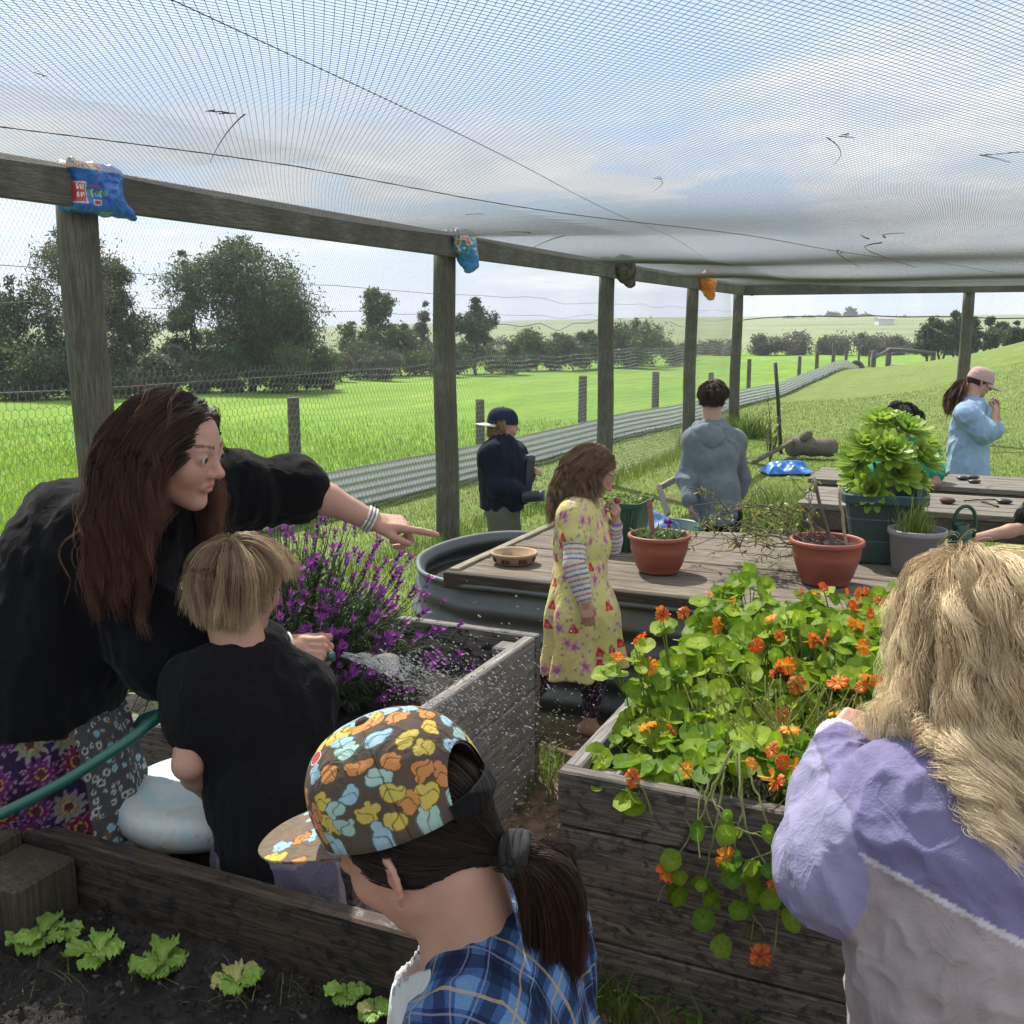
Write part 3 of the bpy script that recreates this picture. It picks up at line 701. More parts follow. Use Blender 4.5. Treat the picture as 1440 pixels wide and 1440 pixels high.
# ================================================================== bird-net enclosure: posts, beams, nets
mbeam = wood('beam_timber', (.10, .092, .078), (.30, .28, .245), 'D', 1.0, grime=.6)
mbeam2 = wood('beam_timber_end', (.10, .092, .078), (.27, .25, .22), 'E', 1.0, grime=.6)
mpole = wood('pole_timber', (.095, .088, .068), (.27, .255, .205), 'Z', .8, grime=.5)
PA = V3(-1.96, 4.8, 0)
ZB = 2.115                                  # underside of the beam
def wallpt(s, z): return PA + DV * s + V3(0, 0, z)
post_s = [('leftmost, under the large blue packet', 0.0, .094), ('second from the left, under the small blue packet', 3.51, .09), ('third from the left, under the grey rag', 7.28, .09), ('fourth, under the orange packet', 10.95, .088), ('corner one, under the red rag', 13.98, .088)]
ab = {}
def pole(name, p, r, label, top):
    z_ = G(p[0], p[1]); a = rng.uniform(0, 6)
    zs = np.linspace(z_ - .3, top, 9)
    o = MB().tube([V3(p[0] + .008 * math.sin(z * 3 + a), p[1] + .008 * math.cos(z * 2 + a), z) for z in zs], r * np.linspace(1.06, .94, 9), 18).build(name, mpole, None, True)
    return tag(o, label, 'post', 'round posts of the bird-net enclosure')
for lb, s, r in post_s:
    pole('enclosure_post', PA + DV * s, r, 'round grey timber post, ' + lb, 2.27)
PE = PA + DV * 13.98
for k, lb in ((1, 'round grey timber post standing behind the girl in the pink cap'), (2, None), ):
    p = PE + EV * 3.55 * k
    if lb: pole('enclosure_post', p, .09, lb, 2.27)
def beam(s0, s1, o0, dv, label, name, mt, zt=.172, nrm=EV):
    c = o0 + dv * (s0 + s1) / 2; ax = np.array([dv, np.cross([0, 0, 1.], dv), [0, 0, 1.]])
    b_ = MB()
    b_.box(V3(c[0], c[1], ZB + zt / 2), ((s1 - s0) / 2, .024, zt / 2), ax, .005)
    return tag(b_.build(name, mt), label, 'beam', 'timber beams of the bird-net enclosure')
off = EV * .118
beam(-5.5, 3.50, PA + off, DV, 'weathered timber beam from the left edge to the second post', 'roof_beam', mbeam)
beam(3.506, 10.94, PA + off, DV, 'weathered timber beam between second and fourth posts', 'roof_beam', mbeam)
beam(10.946, 13.86, PA + off, DV, 'weathered timber beam between the orange packet and the corner post', 'roof_beam', mbeam)
beam(.12, 9.5, PE - DV * .118, EV, 'far weathered timber beam running right from the corner post', 'roof_beam', mbeam2)

mnet = simple('net_thread', (.075, .08, .083), .6, .1, 5, bmp=0)
mwire = simple('galv_wire', (.30, .31, .31), .45, .2, 5, metal=.6, bmp=0)
mdark = simple('dark_wire', (.03, .03, .032), .5, .2, 5, bmp=0)
def tri_tubes(P, n_per, r):
    """many poly-lines of equal point count -> 3-sided tubes. P: (L,n,3)"""
    L, n, _ = P.shape
    T = np.gradient(P, axis=1); T /= np.linalg.norm(T, axis=2)[..., None] + 1e-9
    up = np.where(np.abs(T[..., 2:3]) < .9, np.array([0, 0, 1.]), np.array([1., 0, 0]))
    N1 = np.cross(T, up); N1 /= np.linalg.norm(N1, axis=2)[..., None] + 1e-9; N2 = np.cross(T, N1)
    r = np.broadcast_to(np.asarray(r, float), (L, n))[..., None]
    ring = [P + r * (math.cos(a) * N1 + math.sin(a) * N2) for a in (0, 2.094, 4.189)]
    Vs = np.stack(ring, 2).reshape(-1, 3)
    i = (np.arange(L)[:, None] * n + np.arange(n - 1)[None]).reshape(-1, 1) * 3; j = np.arange(3)[None]; j2 = (j + 1) % 3
    return Vs, np.stack([i + j, i + j2, i + 3 + j2, i + 3 + j], -1).reshape(-1, 4)
def netz(x, y):
    s = (x - PA[0]) * DV[0] + (y - PA[1]) * DV[1]; e = (x - PA[0]) * EV[0] + (y - PA[1]) * EV[1]
    w_ = np.clip(e / 1.5, 0, 1) * np.clip((13.9 - s) / 1.6, 0, 1)
    sag = np.sin(np.clip(e / 9.5, 0, 1) * np.pi) * .12
    bay = .035 * np.abs(np.sin(np.pi * s / 3.6)) * np.exp(-e / 1.2)
    return 2.272 - w_ * sag - bay + .02 * np.sin(x * 1.3) * np.sin(y * 1.1) * w_
def roofnet():
    out_v, out_q, nv = [], [], 0
    for dirv, n in ((V3(-.18, 1, 0), 0), (V3(1.3, 1, 0), 1)):
        dv = unit(dirv); pv = V3(dv[1], -dv[0], 0); sp_ = .0185
        offs_ = np.arange(-16, 16, sp_); ts = np.arange(-26, 30, .22)
        P = offs_[:, None, None] * pv + ts[None, :, None] * dv
        x, y = P[..., 0], P[..., 1]
        wx = .05 * np.sin(y * .9 + x * .35) + .03 * np.sin(x * 1.7 + y * .4 + 2) + .007 * np.sin(x * 6 + 1.7 * y); wy = .04 * np.sin(x * .8 + 1) + .03 * np.sin(y * 1.3 + x)
        x = x + wx; y = y + wy
        s = (x - PA[0]) * DV[0] + (y - PA[1]) * DV[1]; e = (x - PA[0]) * EV[0] + (y - PA[1]) * EV[1]
        ins = (e > .02) & (s < 13.98) & (y > .9) & (x < .60 * y + 1.6) & (x > -.62 * y - 1.5) & (e < 9.8)
        z = netz(x, y)
        ok = ins[:, :-1] & ins[:, 1:]
        Pw = np.stack([x, y, z], -1)
        T = Pw[:, 1:] - Pw[:, :-1]
        A = Pw[:, :-1][ok]; B = Pw[:, 1:][ok]
        d_ = B - A; d_ /= np.linalg.norm(d_, axis=1)[:, None]
        n1 = np.cross(d_, [0, 0, 1.]); n1 /= np.linalg.norm(n1, axis=1)[:, None]; n2 = np.cross(n1, d_)
        rr = .00070
        ring = []
        for Pp in (A, B):
            for a in (0, 2.094, 4.189): ring.append(Pp + rr * (math.cos(a) * n1 + math.sin(a) * n2))
        Vs = np.stack(ring, 1).reshape(-1, 3); i = np.arange(len(A))[:, None] * 6
        q = np.concatenate([i + np.array([[j, (j + 1) % 3, 3 + (j + 1) % 3, 3 + j]]) for j in range(3)])
        out_v.append(Vs); out_q.append(q + nv); nv += len(Vs)
    return np.vstack(out_v), np.vstack(out_q)
Vs, Q = roofnet()
o = mesh_np('bird_net', Vs, Q, mnet, smooth=True); tag(o, 'fine dark bird netting stretched overhead as a sagging roof', 'netting')

def hexwire(o0, dv, s0, s1, zlo, zhi, cw=.044, r=.0014):
    ch = cw * .58                                   # half-height of the sloped part
    rows = int((zhi - zlo) / (ch * 2.0)) + 1; colsn = int((s1 - s0) / cw)
    S, E = [], []
    j, i = np.meshgrid(np.arange(rows), np.arange(colsn), indexing='ij')
    odd = (j % 2) * .5
    s = s0 + (i + odd) * cw; z = zlo + j * ch * 1.55
    c_ = np.stack([s, z], -1).reshape(-1, 2); c_ = c_[c_[:, 1] < zhi]
    a = c_; b_ = c_ + [0, ch]; l = c_ + [-cw / 2, -ch * .55]; rr = c_ + [cw / 2, -ch * .55]
    segs = np.concatenate([np.stack([a, b_], 1), np.stack([a, l], 1), np.stack([a, rr], 1)])
    w3_ = lambda q: o0 + q[..., :1] * dv + np.concatenate([0 * q, q[..., 1:]], -1) 
    P = w3_(segs)
    wob = .010 * np.sin(segs[..., 0] * 2.3 + segs[..., 1] * 3) + .006 * np.sin(segs[..., 0] * 7.7); nrm = np.cross(dv, [0, 0, 1.])
    P = P + wob[..., None] * nrm
    P[..., 2] += .02 * np.sin(segs[..., 0] * 1.7) + .008 * np.sin(segs[..., 0] * 6.1 + segs[..., 1] * 4)
    return tri_tubes(P, 2, r)
def diagnet(o0, dv, s0, s1, zlo, zhi, sp_=.024, r=.0005):
    L = []
    hgt = zhi - zlo
    for sg in (-1, 1):
        s = np.arange(s0, s1, sp_); k = np.linspace(0, 1, 6)
        S_ = s[:, None] + sg * .62 * hgt * (k[None] - .5) + .006 * np.sin(s[:, None] * 5 + k[None] * 4); Z_ = zlo + hgt * k[None] + 0 * S_
        L.append(o0 + S_[..., None] * dv + np.stack([0 * Z_, 0 * Z_, Z_], -1) + (.012 * np.sin(S_ * 3))[..., None] * np.cross(dv, [0, 0, 1.]))
    return tri_tubes(np.concatenate(L), 6, r)
ow = PA - EV * .10
nw = thing('wire_netting', 'hexagon wire netting with fine bird net above, left wall of the enclosure', 'netting', wallpt(7, 0))
Vs, Q = hexwire(ow, DV, -3.6, 14.0, -.25, 1.84); mesh_np('hexagon_wire', Vs, Q, mwire, nw)
Vs, Q = diagnet(ow + EV * .02, DV, -3.4, 14.0, 1.30, 2.2); mesh_np('fine_net', Vs, Q, mnet, nw)
def strand(o0, dv, s0, s1, z, wob, r, seed, slope=0):
    s = np.arange(s0, s1, .12); rs = np.random.default_rng(seed)
    w_ = np.interp(s, np.arange(s0 - 1, s1 + 1, .45), rs.normal(size=len(np.arange(s0 - 1, s1 + 1, .45))) * wob)
    return MB().tube([o0 + dv * a + V3(0, 0, z + b_ + slope * a) for a, b_ in zip(s, w_)], r, 5)
strand(ow, DV, -3.6, 14, 1.86, .012, .0017, 1).build('straining_wire', mdark, nw, True)
strand(ow, DV, -3.6, 14, 1.70, .018, .0015, 2).build('straining_wire', mdark, nw, True)
strand(ow, DV, -3.6, 14, 1.31, .004, .0015, 3).build('straining_wire', mwire, nw, True)
strand(ow, DV, 3.5, 11, 1.63, .045, .003, 4).build('loose_wire', mdark, nw, True)
n2_ = thing('wire_netting', 'hexagon wire netting at the far end between corner post and right edge', 'netting', PE + EV * 4)
ow2 = PE + DV * .10
Vs, Q = hexwire(ow2, EV, 0, 9.6, -.4, 1.45, .05, .0013); mesh_np('hexagon_wire', Vs, Q, mwire, n2_)
Vs, Q = diagnet(ow2 - DV * .02, EV, 0, 9.6, 1.4, 2.2, .05, .0006); mesh_np('fine_net', Vs, Q, mnet, n2_)
strand(ow2, EV, 0, 9.6, 1.75, .02, .009, 6).build('straining_wire', mdark, n2_, True)
# wires that hold the roof net and twigs lying on it
def netwire(pa, pb, r, label, grp, sag=.0):
    a, b_ = np.array(pa), np.array(pb); k = np.linspace(0, 1, 40)
    P = a + (b_ - a) * k[:, None]; P[:, 2] = netz(P[:, 0], P[:, 1]) - .012
    return tag(MB().tube(P, r, 6).build('net_wire', mdark, None, True), label, 'wire', grp)
def onnet(x, y, it=12):
    z = 2.2
    for _ in range(it): p = atz(x, y, z); z = float(netz(p[0], p[1]))
    return p
netwire(onnet(-60, 165), onnet(1500, 392), .0022, 'thin black wire running the whole length under the net', 'wires under the roof net')
netwire(onnet(180, -40), onnet(1080, 402), .0011, 'thin grey wire slanting under the net towards the corner post', 'wires under the roof net')
mtw = simple('dry_twig', (.10, .075, .06), .85, .3, 40)
def twig(px, py, L, label, br=3, seed=0, droop=0):
    rs = np.random.default_rng(seed); p0 = onnet(px, py); mb_ = MB()
    a0 = rs.uniform(0, 6.28); st = [p0]
    for j in range(br):
        h_ = a0 + (rs.uniform(-.9, .9) if j else 0); o_ = st[int(rs.integers(len(st)))] if j else p0; n_ = 14; ln = L * (1 if j == 0 else rs.uniform(.3, .7)); k = np.linspace(0, 1, n_)[:, None]; cur = rs.normal() * .09
        hd_ = h_ + np.cumsum(rs.normal(size=n_) * .10 + cur); stp = np.stack([np.cos(hd_), np.sin(hd_), 0 * hd_], 1) * ln / n_; stp[0] = 0; P = o_ + np.cumsum(stp, 0)
        P[:, 2] = netz(P[:, 0], P[:, 1]) - .006 - (droop * k[:, 0] ** 1.2 * L if j == 0 else 0)
        mb_.tube(P, np.linspace(.0030, .0010, n_) * (L / .25) ** .5, 5)
        if j == 0: st = list(P[2:-2])
    return tag(mb_.build('twig', mtw, None, True), label, 'twig', 'twigs caught on the roof net')
twig(345, 157, .13, 'tangled grey twig bundle hanging on the net above the leftmost post', 7, 1, 1.1)
twig(48, 98, .05, 'tiny forked twig on the net near the top left corner', 3, 2)
twig(1162, 190, .11, 'dark forked twig on the net at the upper right', 3, 3, .8)
twig(1378, 215, .10, 'small branching twig on the net near the right edge', 4, 4, .3)
twig(930, 252, .10, 'small curled twig on the net above the middle', 3, 5, .5)
twig(1240, 340, .75, 'long thin branching twig on the net near the far post', 3, 6, .25)
twig(795, 330, .5, 'long wisp of twig hanging over the third post', 2, 7, .3)
twig(1180, 350, .5, 'thin curved twig on the net left of the long branching one', 2, 8, .2)
twig(655, 300, .12, 'little grey twig on the net above the second post', 3, 9)

# ================================================================== air
mh = bpy.data.materials.new('haze'); mh.use_nodes = True; nt = mh.node_tree; nt.nodes.remove(nt.nodes['Principled BSDF'])
pv_ = N(nt, 'ShaderNodeVolumePrincipled', i_Density=.0007, i_Anisotropy=.35); pv_.inputs['Color'].default_value = (.86, .92, 1, 1); nt.links.new(pv_.outputs[0], nt.nodes['Material Output'].inputs['Volume'])
tag(MB().box((50, 446, 8), (760, 465, 13), bev=.01).build('haze', mh), kind='stuff')
# ================================================================== raised beds
mbE = wood('bed_timber_e', (.085, .073, .063), (.30, .26, .22), 'E', .55, wet=.22, rough=.72, stain=(.045, .039, .034))
mbD = wood('bed_timber_d', (.17, .155, .145), (.42, .39, .365), 'D', .55, rough=.78, grime=.25)
mbE2 = wood('bed_timber_grey', (.12, .11, .10), (.34, .315, .295), 'E', .55, wet=.12, rough=.75)
mcap = wood('bed_top', (.12, .11, .10), (.36, .34, .31), 'E', .7)
msoil, nt, b = nodes('soil')
ob = coords(nt); s1 = noise(nt, ob, 22, 8, .78); s2 = noise(nt, ob, 130, 3, .7)
c = ramp(nt, s1, [(.32, (.006, .005, .0045)), (.52, (.022, .018, .016)), (.72, (.055, .045, .038))]); c = mixc(nt, ramp(nt, s2, [(.6, (0, 0, 0)), (.75, (.6, .6, .6))]), c, (.12, .10, .085))
nt.links.new(c, b.inputs['Base Color']); b.inputs['Roughness'].default_value = .85; bump(nt, b, s1, 1.0, .02)
def raised_bed(label, e0, e1, d0, d1, h, soilz, nb, th=.042, post=.085, seed=0, mE=None, mD=None, right=True, ns=90):
    c = ED((e0 + e1) / 2, (d0 + d1) / 2); z0 = -.02; rs = np.random.default_rng(seed)
    root = thing('raised_bed', label, 'planter', c, 'timber raised garden beds')
    bh = (h - z0) / nb
    for nm, (ea, eb, da, db), m_ in (('side_board', (e0, e1, d0, d0 + th), mE or mbE), ('side_board', (e0, e1, d1 - th, d1), mE or mbE), ('end_board', (e0, e0 + th, d0 + th + .002, d1 - th - .002), mD or mbD), ('end_board', (e1 - th, e1, d0 + th + .002, d1 - th - .002), mD or mbD)):
        q = MB()
        for k in range(nb):
            j = rs.uniform(-.003, .003)
            p = ED((ea + eb) / 2, (da + db) / 2, z0 + bh * (k + .5))
            if nm == 'side_board': q.box(p + DV * j, ((eb - ea) / 2, (db - da) / 2, bh / 2 - .002), EDAX, .005)
            else: q.box(p + EV * j, ((eb - ea) / 2, (db - da) / 2, bh / 2 - .002), EDAX, .005)
        q.build(nm, m_, root)
    for ce in ((e0 + th + post / 2 + .002, e1 - th - post / 2 - .002) if right else (e0 + th + post / 2 + .002,)):
        for cd in (d0 + th + post / 2 + .002, d1 - th - post / 2 - .002):
            MB().box(ED(ce, cd, (h - .03 + z0) / 2), (post / 2, post / 2, (h - .03 - z0) / 2), EDAX, .006).build('corner_post', mD or mbD, root)
    u = np.linspace(e0 + th - .003, e1 - th + .003, ns); w = np.linspace(d0 + th - .003, d1 - th + .003, ns)
    U, Wd = np.meshgrid(u, w, indexing='ij'); P = V3(.10, 3.44, 0) + U[..., None] * EV + Wd[..., None] * DV; P = P.reshape(-1, 3)
    P[:, 2] = soilz + (fbm(P, 5, seed, 3) - .5) * .05 + (fbm(P, 26, seed + 3, 3) - .5) * .04 + (fbm(P, 75, seed + 5, 2) - .5) * .016
    i = (np.arange(ns - 1)[:, None] * ns + np.arange(ns - 1)[None]).ravel()
    mesh_np('soil', P, np.stack([i, i + ns, i + ns + 1, i + 1], 1), msoil, root)
    return root
raised_bed('dark wet-splashed timber bed overflowing with nasturtiums at the right', .47, 2.05, -1.02, .10, .55, .46, 4, seed=1)
raised_bed('grey timber bed holding the flowering lavender', -1.75, 0, -1.2, 0, .55, .40, 3, seed=2, mE=mbE2)
mbN = wood('bed_timber_near', (.032, .023, .016), (.13, .092, .062), 'E', .5, wet=.2, rough=.7)
mbP = wood('bed_post_near', (.05, .042, .028), (.17, .145, .10), 'Z', .8, grime=.7)
raised_bed('dark timber bed planted with lettuce seedlings in the near left corner', -.50, .74, -2.95, -1.715, .55, .405, 2, post=.15, right=False, ns=200, seed=3, mE=mbN, mD=mbP)
raised_bed('distant open timber bed behind the girl in the pink cap', 3.15, 4.75, 7.3, 8.2, .36, .12, 2, seed=4, mE=mbE2)

# ================================================================== round corrugated tank and plank deck
mtank = simple('weathered_iron', (.115, .13, .135), .5, .35, 7, metal=.5, bmp=.15)
DK0 = V3(-.262, 4.32, 0)                       # front left corner of the deck
def DKP(e, d, z=0): return DK0 + EV * e + DV * d + V3(0, 0, z)
tk = thing('garden_tank', 'long round-ended corrugated iron tank under the plank deck', 'tank', DKP(.9, .5))
R_ = .63; cE0, cE1, cD = .20, 2.2, .60
aa = np.concatenate([np.linspace(math.pi / 2, 1.5 * math.pi, 60)])
ring = [(cE0 + R_ * math.cos(a), cD + R_ * math.sin(a), math.cos(a), math.sin(a)) for a in aa] + [(cE1 + R_ * math.cos(a), cD + R_ * math.sin(a), math.cos(a), math.sin(a)) for a in np.linspace(-math.pi / 2, math.pi / 2, 60)]
prof = [(.0, .51), (-.008, .518), (-.016, .51)]; hz_ = np.linspace(.50, -.03, 56)
prof = [(.012, .495), (.016, .506), (.010, .516), (-.002, .516)] [::-1] + [(.0165 * math.sin((z - .5) / .118 * 2 * math.pi), z) for z in hz_]
prof = [(-.016 + .0165 * math.sin((z - .5) / .118 * 2 * math.pi), z) for z in hz_[::-1]] + [(-.010, .512)] + prof
Vv = []
for (e, d, ne, nd) in ring:
    dent = .012 * math.sin(e * 9 + d * 5) + .006 * math.sin(e * 23)
    for (o_, z) in prof: Vv.append(DKP(e + ne * (o_ + dent * (z > .3)), d + nd * (o_ + dent * (z > .3)), z + .008 * math.sin(e * 6 + d * 3) * (z > .45)))
n, m_ = len(ring), len(prof); i = (np.arange(n)[:, None] * m_); i2 = ((np.arange(n) + 1) % n)[:, None] * m_; j = np.arange(m_ - 1)[None]
mesh_np('tank_wall', Vv, np.stack([i + j, i2 + j, i2 + j + 1, i + j + 1], -1).reshape(-1, 4), mtank, tk)
MB().raw([DKP(e, d, .40) for e, d, _, _ in ring], None, [[0, k, k + 1] for k in range(1, n - 1)]).build('water_and_soil', msoil, tk)
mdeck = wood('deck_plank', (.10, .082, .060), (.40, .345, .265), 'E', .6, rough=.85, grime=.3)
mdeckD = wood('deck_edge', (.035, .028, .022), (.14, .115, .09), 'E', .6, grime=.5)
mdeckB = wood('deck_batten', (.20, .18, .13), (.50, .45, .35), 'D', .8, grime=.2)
dk = thing('plank_deck', 'low weathered plank deck carrying the flower pots', 'deck', DKP(1.2, .6))
q = MB(); rs = np.random.default_rng(5); npk = 9; dw = 1.32 / npk
for k in range(npk):
    L0 = 0.03 + rs.uniform(-.008, .008); L1 = 2.75 + rs.uniform(-.03, .03); zz = .560 + rs.uniform(-.003, .003)
    q.box(DKP((L0 + L1) / 2, dw * (k + .5), zz - .0175), ((L1 - L0) / 2, dw / 2 - .003, .0175), EDAX, .004)
q.build('plank', mdeck, dk)
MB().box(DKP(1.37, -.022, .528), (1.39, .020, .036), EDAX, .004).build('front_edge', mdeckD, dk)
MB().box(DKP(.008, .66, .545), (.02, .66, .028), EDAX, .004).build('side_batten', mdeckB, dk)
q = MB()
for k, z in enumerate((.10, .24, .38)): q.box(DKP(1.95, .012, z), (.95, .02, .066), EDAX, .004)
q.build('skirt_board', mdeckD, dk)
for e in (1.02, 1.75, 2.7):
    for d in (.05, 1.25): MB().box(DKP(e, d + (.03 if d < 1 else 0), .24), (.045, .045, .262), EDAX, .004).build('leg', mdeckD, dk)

# ================================================================== pots on the deck
mterra = simple('terracotta_plastic', (.27, .072, .042), .5, .10, 25, bmp=.04)
mgrey = simple('grey_plastic', (.235, .235, .25), .5, .08, 20, bmp=.03)
mteal = simple('dark_teal_plastic', (.030, .065, .07), .42, .14, 16, bmp=.04)
mgreenp = simple('dark_green_plastic', (.012, .07, .045), .4, .12, 16, bmp=.03)
mclay = simple('tan_clay', (.36, .25, .15), .8, .2, 22, bmp=.2)
mclayd = simple('dark_glaze', (.05, .032, .02), .6, .3, 40)
mplant = vcol('plant_leaves', .45, bstr=0, trans=.42, var=.15, vscale=25)
mwoodst = simple('stick_wood', (.30, .22, .14), .8, .25, 40)
mstone = simple('dark_stone', (.030, .032, .036), .45, .35, 30, bmp=.1)
mstoneL = simple('pale_stone', (.33, .31, .28), .7, .3, 30)
DZ = .563
def pot_round(label, pos, D, H, mat, soil=.82):
    root = thing('flower_pot', label, 'pot', pos, 'terracotta-coloured pots on the deck'); R = D / 2
    pr = [(R * .60, 0), (R * .64, .004), (R * .66, H * .08), (R * .655, H * .10), (R * .70, H * .12), (R * .69, H * .15), (R * .73, H * .18), (R * .86, H * .52), (R * .905, H * .62), (R * .90, H * .635), (R * .93, H * .86), (R * .945, H * .875), (R * .99, H * .89), (R * 1.0, H * .93), (R * .99, H * .985), (R * .95, H), (R * .91, H * .985), (R * .90, H * .93), (R * .86, H * .6), (R * .5, H * .55)]
    MB().lathe(pos, pr, 48).build('pot_body', mat, root, True)
    s_ = MB(); s_.lathe(pos, [(0.001, H * (soil + .03)), (R * .4, H * (soil + .02)), (R * .885, H * soil)], 24, wob=.0); s_.build('potting_soil', msoil, root, True, disp=lambda v: v + np.stack([0 * v[:, 0], 0 * v[:, 0], (vnoise(v, 60, 3) - .5) * .02], 1))
    return root
p1_ = atz(926, 803, DZ); p2_ = atz(1160, 819, DZ)
pot_round('terracotta-coloured pot with a plant marker and pebbles, left one on the deck', p1_, .272, .165, mterra)
pot_round('terracotta-coloured pot with two bare sticks, right one on the deck', p2_, .30, .185, mterra)
# shallow bowl
pb = atz(723, 791, DZ)
bw = thing('clay_bowl', 'shallow tan clay bowl with dark glaze pattern on the deck', 'bowl', pb)
MB().lathe(pb, [(.075, 0), (.082, .002), (.094, .032), (.098, .036), (.105, .040), (.106, .049), (.100, .052), (.092, .047), (.083, .016), (.001, .012)], 48).build('bowl_body', mclay, bw, True)
g_ = MB()
for k in range(14):
    a = k * 2 * math.pi / 14 + .1 * math.sin(k * 3); r0 = .0895
    P = [pb + V3((r0 + .0042 * t) * math.cos(a + .10 * math.sin(t * 9 + k)), (r0 + .0042 * t) * math.sin(a + .10 * math.sin(t * 9 + k)), .012 + .018 * t) for t in np.linspace(0, 1, 6)]
    g_.tube(P, [.003, .006, .004, .006, .005, .002], 6)
g_.build('glaze_pattern', mclayd, bw, True)
def leafstrip(base, d, up, L, wmax, n=5, bend=.4, cup=.0, prof=None, fold=.0):
    """one flat-bodied curved leaf: (verts, quads) ; d = pointing direction"""
    d = unit(d); s = unit(np.cross(d, up)); u = np.cross(s, d)
    k = np.linspace(0, 1, n); w = wmax * (np.sin(np.pi * (k * .86 + .08)) if prof is None else np.interp(k, *prof))
    c = base + d * (L * k)[:, None] + u * (bend * L * (k ** 2))[:, None] * -1
    Vs = np.stack([c - s * w[:, None] * .5 + u * (fold * w)[:, None], c, c + s * w[:, None] * .5 + u * (fold * w)[:, None]], 1).reshape(-1, 3)
    i = np.arange(n - 1)[:, None] * 3 + np.arange(2)[None]
    return Vs, np.stack([i, i + 1, i + 4, i + 3], -1).reshape(-1, 4)
def rcol(rs, cols, k=None):
    a, b_ = np.array(cols[0]), np.array(cols[-1]); t = rs.random() if k is None else k
    return a + (b_ - a) * t
# contents of the left pot
rs = np.random.default_rng(12)
pp = thing('pot_plant', 'small succulents and a purple bloom growing in the left terracotta-coloured pot', 'plant', p1_ + V3(0, 0, .13))
q = MB()
for k in range(46):
    a = rs.uniform(0, 6.28); r_ = .105 * math.sqrt(rs.random()); o_ = p1_ + V3(r_ * math.cos(a), r_ * math.sin(a), .135)
    for j in range(5):
        v, f = leafstrip(o_, rs.normal(size=3) + V3(0, 0, 1.6), V3(rs.normal(), rs.normal(), .2), rs.uniform(.025, .06), .012); q.raw(v, f, None, rcol(rs, ((.06, .13, .03), (.20, .28, .10))))
q.build('foliage', mplant, pp, True, True)
q = MB()
fl = p1_ + V3(.03, -.02, .13); q.tube([fl, fl + V3(0, 0, .05), fl + V3(.005, 0, .085)], .002, 5, (.08, .12, .04))
for k in range(14):
    v, f = leafstrip(fl + V3(.005, 0, .085), rs.normal(size=3) + V3(0, 0, .5), V3(0, 1, .3), .024, .011); q.raw(v, f, None, (.16, .03, .22))
q.build('bloom', mplant, pp, True, True)
q = MB()
mk = thing('plant_marker', 'flat reddish painted plant marker stuck in the left pot', 'marker', p1_ + V3(-.04, 0, .13))
MB().box(p1_ + V3(-.035, 0, .21), (.011, .003, .105), np.array([unit([1, 0, .12]), [0, 1, 0], unit([-.12, 0, 1])]), .002).build('marker_blade', simple('marker_paint', (.30, .12, .10), .6, .3, 30), mk)
for k in range(7):
    a = rs.uniform(0, 6.28); r_ = rs.uniform(.02, .09); s_ = rs.uniform(.011, .02); o_ = p1_ + V3(.02 + r_ * math.cos(a) * .9, -.02 + r_ * math.sin(a) * .8, .143)
    b_ = MB().lathe(o_, [(s_ * math.sin(t) + .0005, s_ * .75 * -math.cos(t)) for t in np.linspace(0, math.pi, 8)], 10, wob=.08)
    tag(b_.build('pebble', mstoneL if k % 3 else mstone, None, True), 'pebble lying on the soil of the left terracotta-coloured pot', 'pebble', 'pebbles in the left pot')
# sticks of the right pot
for nm, a_, b_, r_ in (('grey leaning branch stuck in the right terracotta-coloured pot', p2_ + V3(.03, .0, .13), W(1151, 672, 4.32), .0085), ('straight pale stake standing in the right terracotta-coloured pot', p2_ + V3(.085, .0, .13), W(1178, 683, 4.25), .0065)):
    k = np.linspace(0, 1, 8)[:, None]; P = a_ + (b_ - a_) * k + np.concatenate([np.zeros((1, 3)), np.cumsum(rs.normal(size=(7, 3)) * .003, 0)])
    tag(MB().tube(P, r_ * np.linspace(1.1, .85, 8), 8).build('garden_stake', mwoodst if 'pale' in nm else mtw, None, True), nm, 'stake')
# sprawling dry shrub between the pots
sh = thing('sprawling_shrub', 'straggly half-bare shrub sprawling between the two terracotta-coloured pots', 'shrub', p2_ + V3(-.2, 0, .05))
q = MB(); lq = MB(); tips = []
root0 = p2_ + V3(-.03, 0, .15)
for k in range(34):
    tgt = W(rs.uniform(940, 1110), rs.uniform(690, 790), rs.uniform(4.25, 4.75)) if k > 3 else W(rs.uniform(1100, 1160), rs.uniform(670, 720), 4.35)
    tgt[2] = max(tgt[2], DZ + .015); a0 = root0 + rs.normal(size=3) * [.05, .04, .0]
    if k > 20: a0 = tips[rs.integers(len(tips))]
    mid = (a0 + tgt) / 2 + V3(0, 0, rs.uniform(.0, .12)) + rs.normal(size=3) * .05; mid[2] = max(mid[2], DZ + .02)
    t = np.linspace(0, 1, 14)[:, None]; P = a0 * (1 - t) ** 2 + 2 * mid * t * (1 - t) + tgt * t ** 2 + rs.normal(size=(14, 3)) * .005; P[:, 2] = np.maximum(P[:, 2], DZ + .006)
    q.tube(P, np.linspace(.0034, .0013, 14), 5); tips.append(P[9])
    for j in range(rs.integers(2, 6)):
        o_ = P[rs.integers(5, 14)]; 
        for l in range(rs.integers(3, 9)):
            v, f = leafstrip(o_ + rs.normal(size=3) * .012, rs.normal(size=3) + V3(0, 0, .4), V3(rs.normal(), .3, 1), rs.uniform(.02, .045), rs.uniform(.006, .012)); lq.raw(v, f, None, rcol(rs, ((.12, .17, .03), (.34, .32, .10))))
q.build('stems', mtw, sh, True); lq.build('leaves', mplant, sh, True, True)
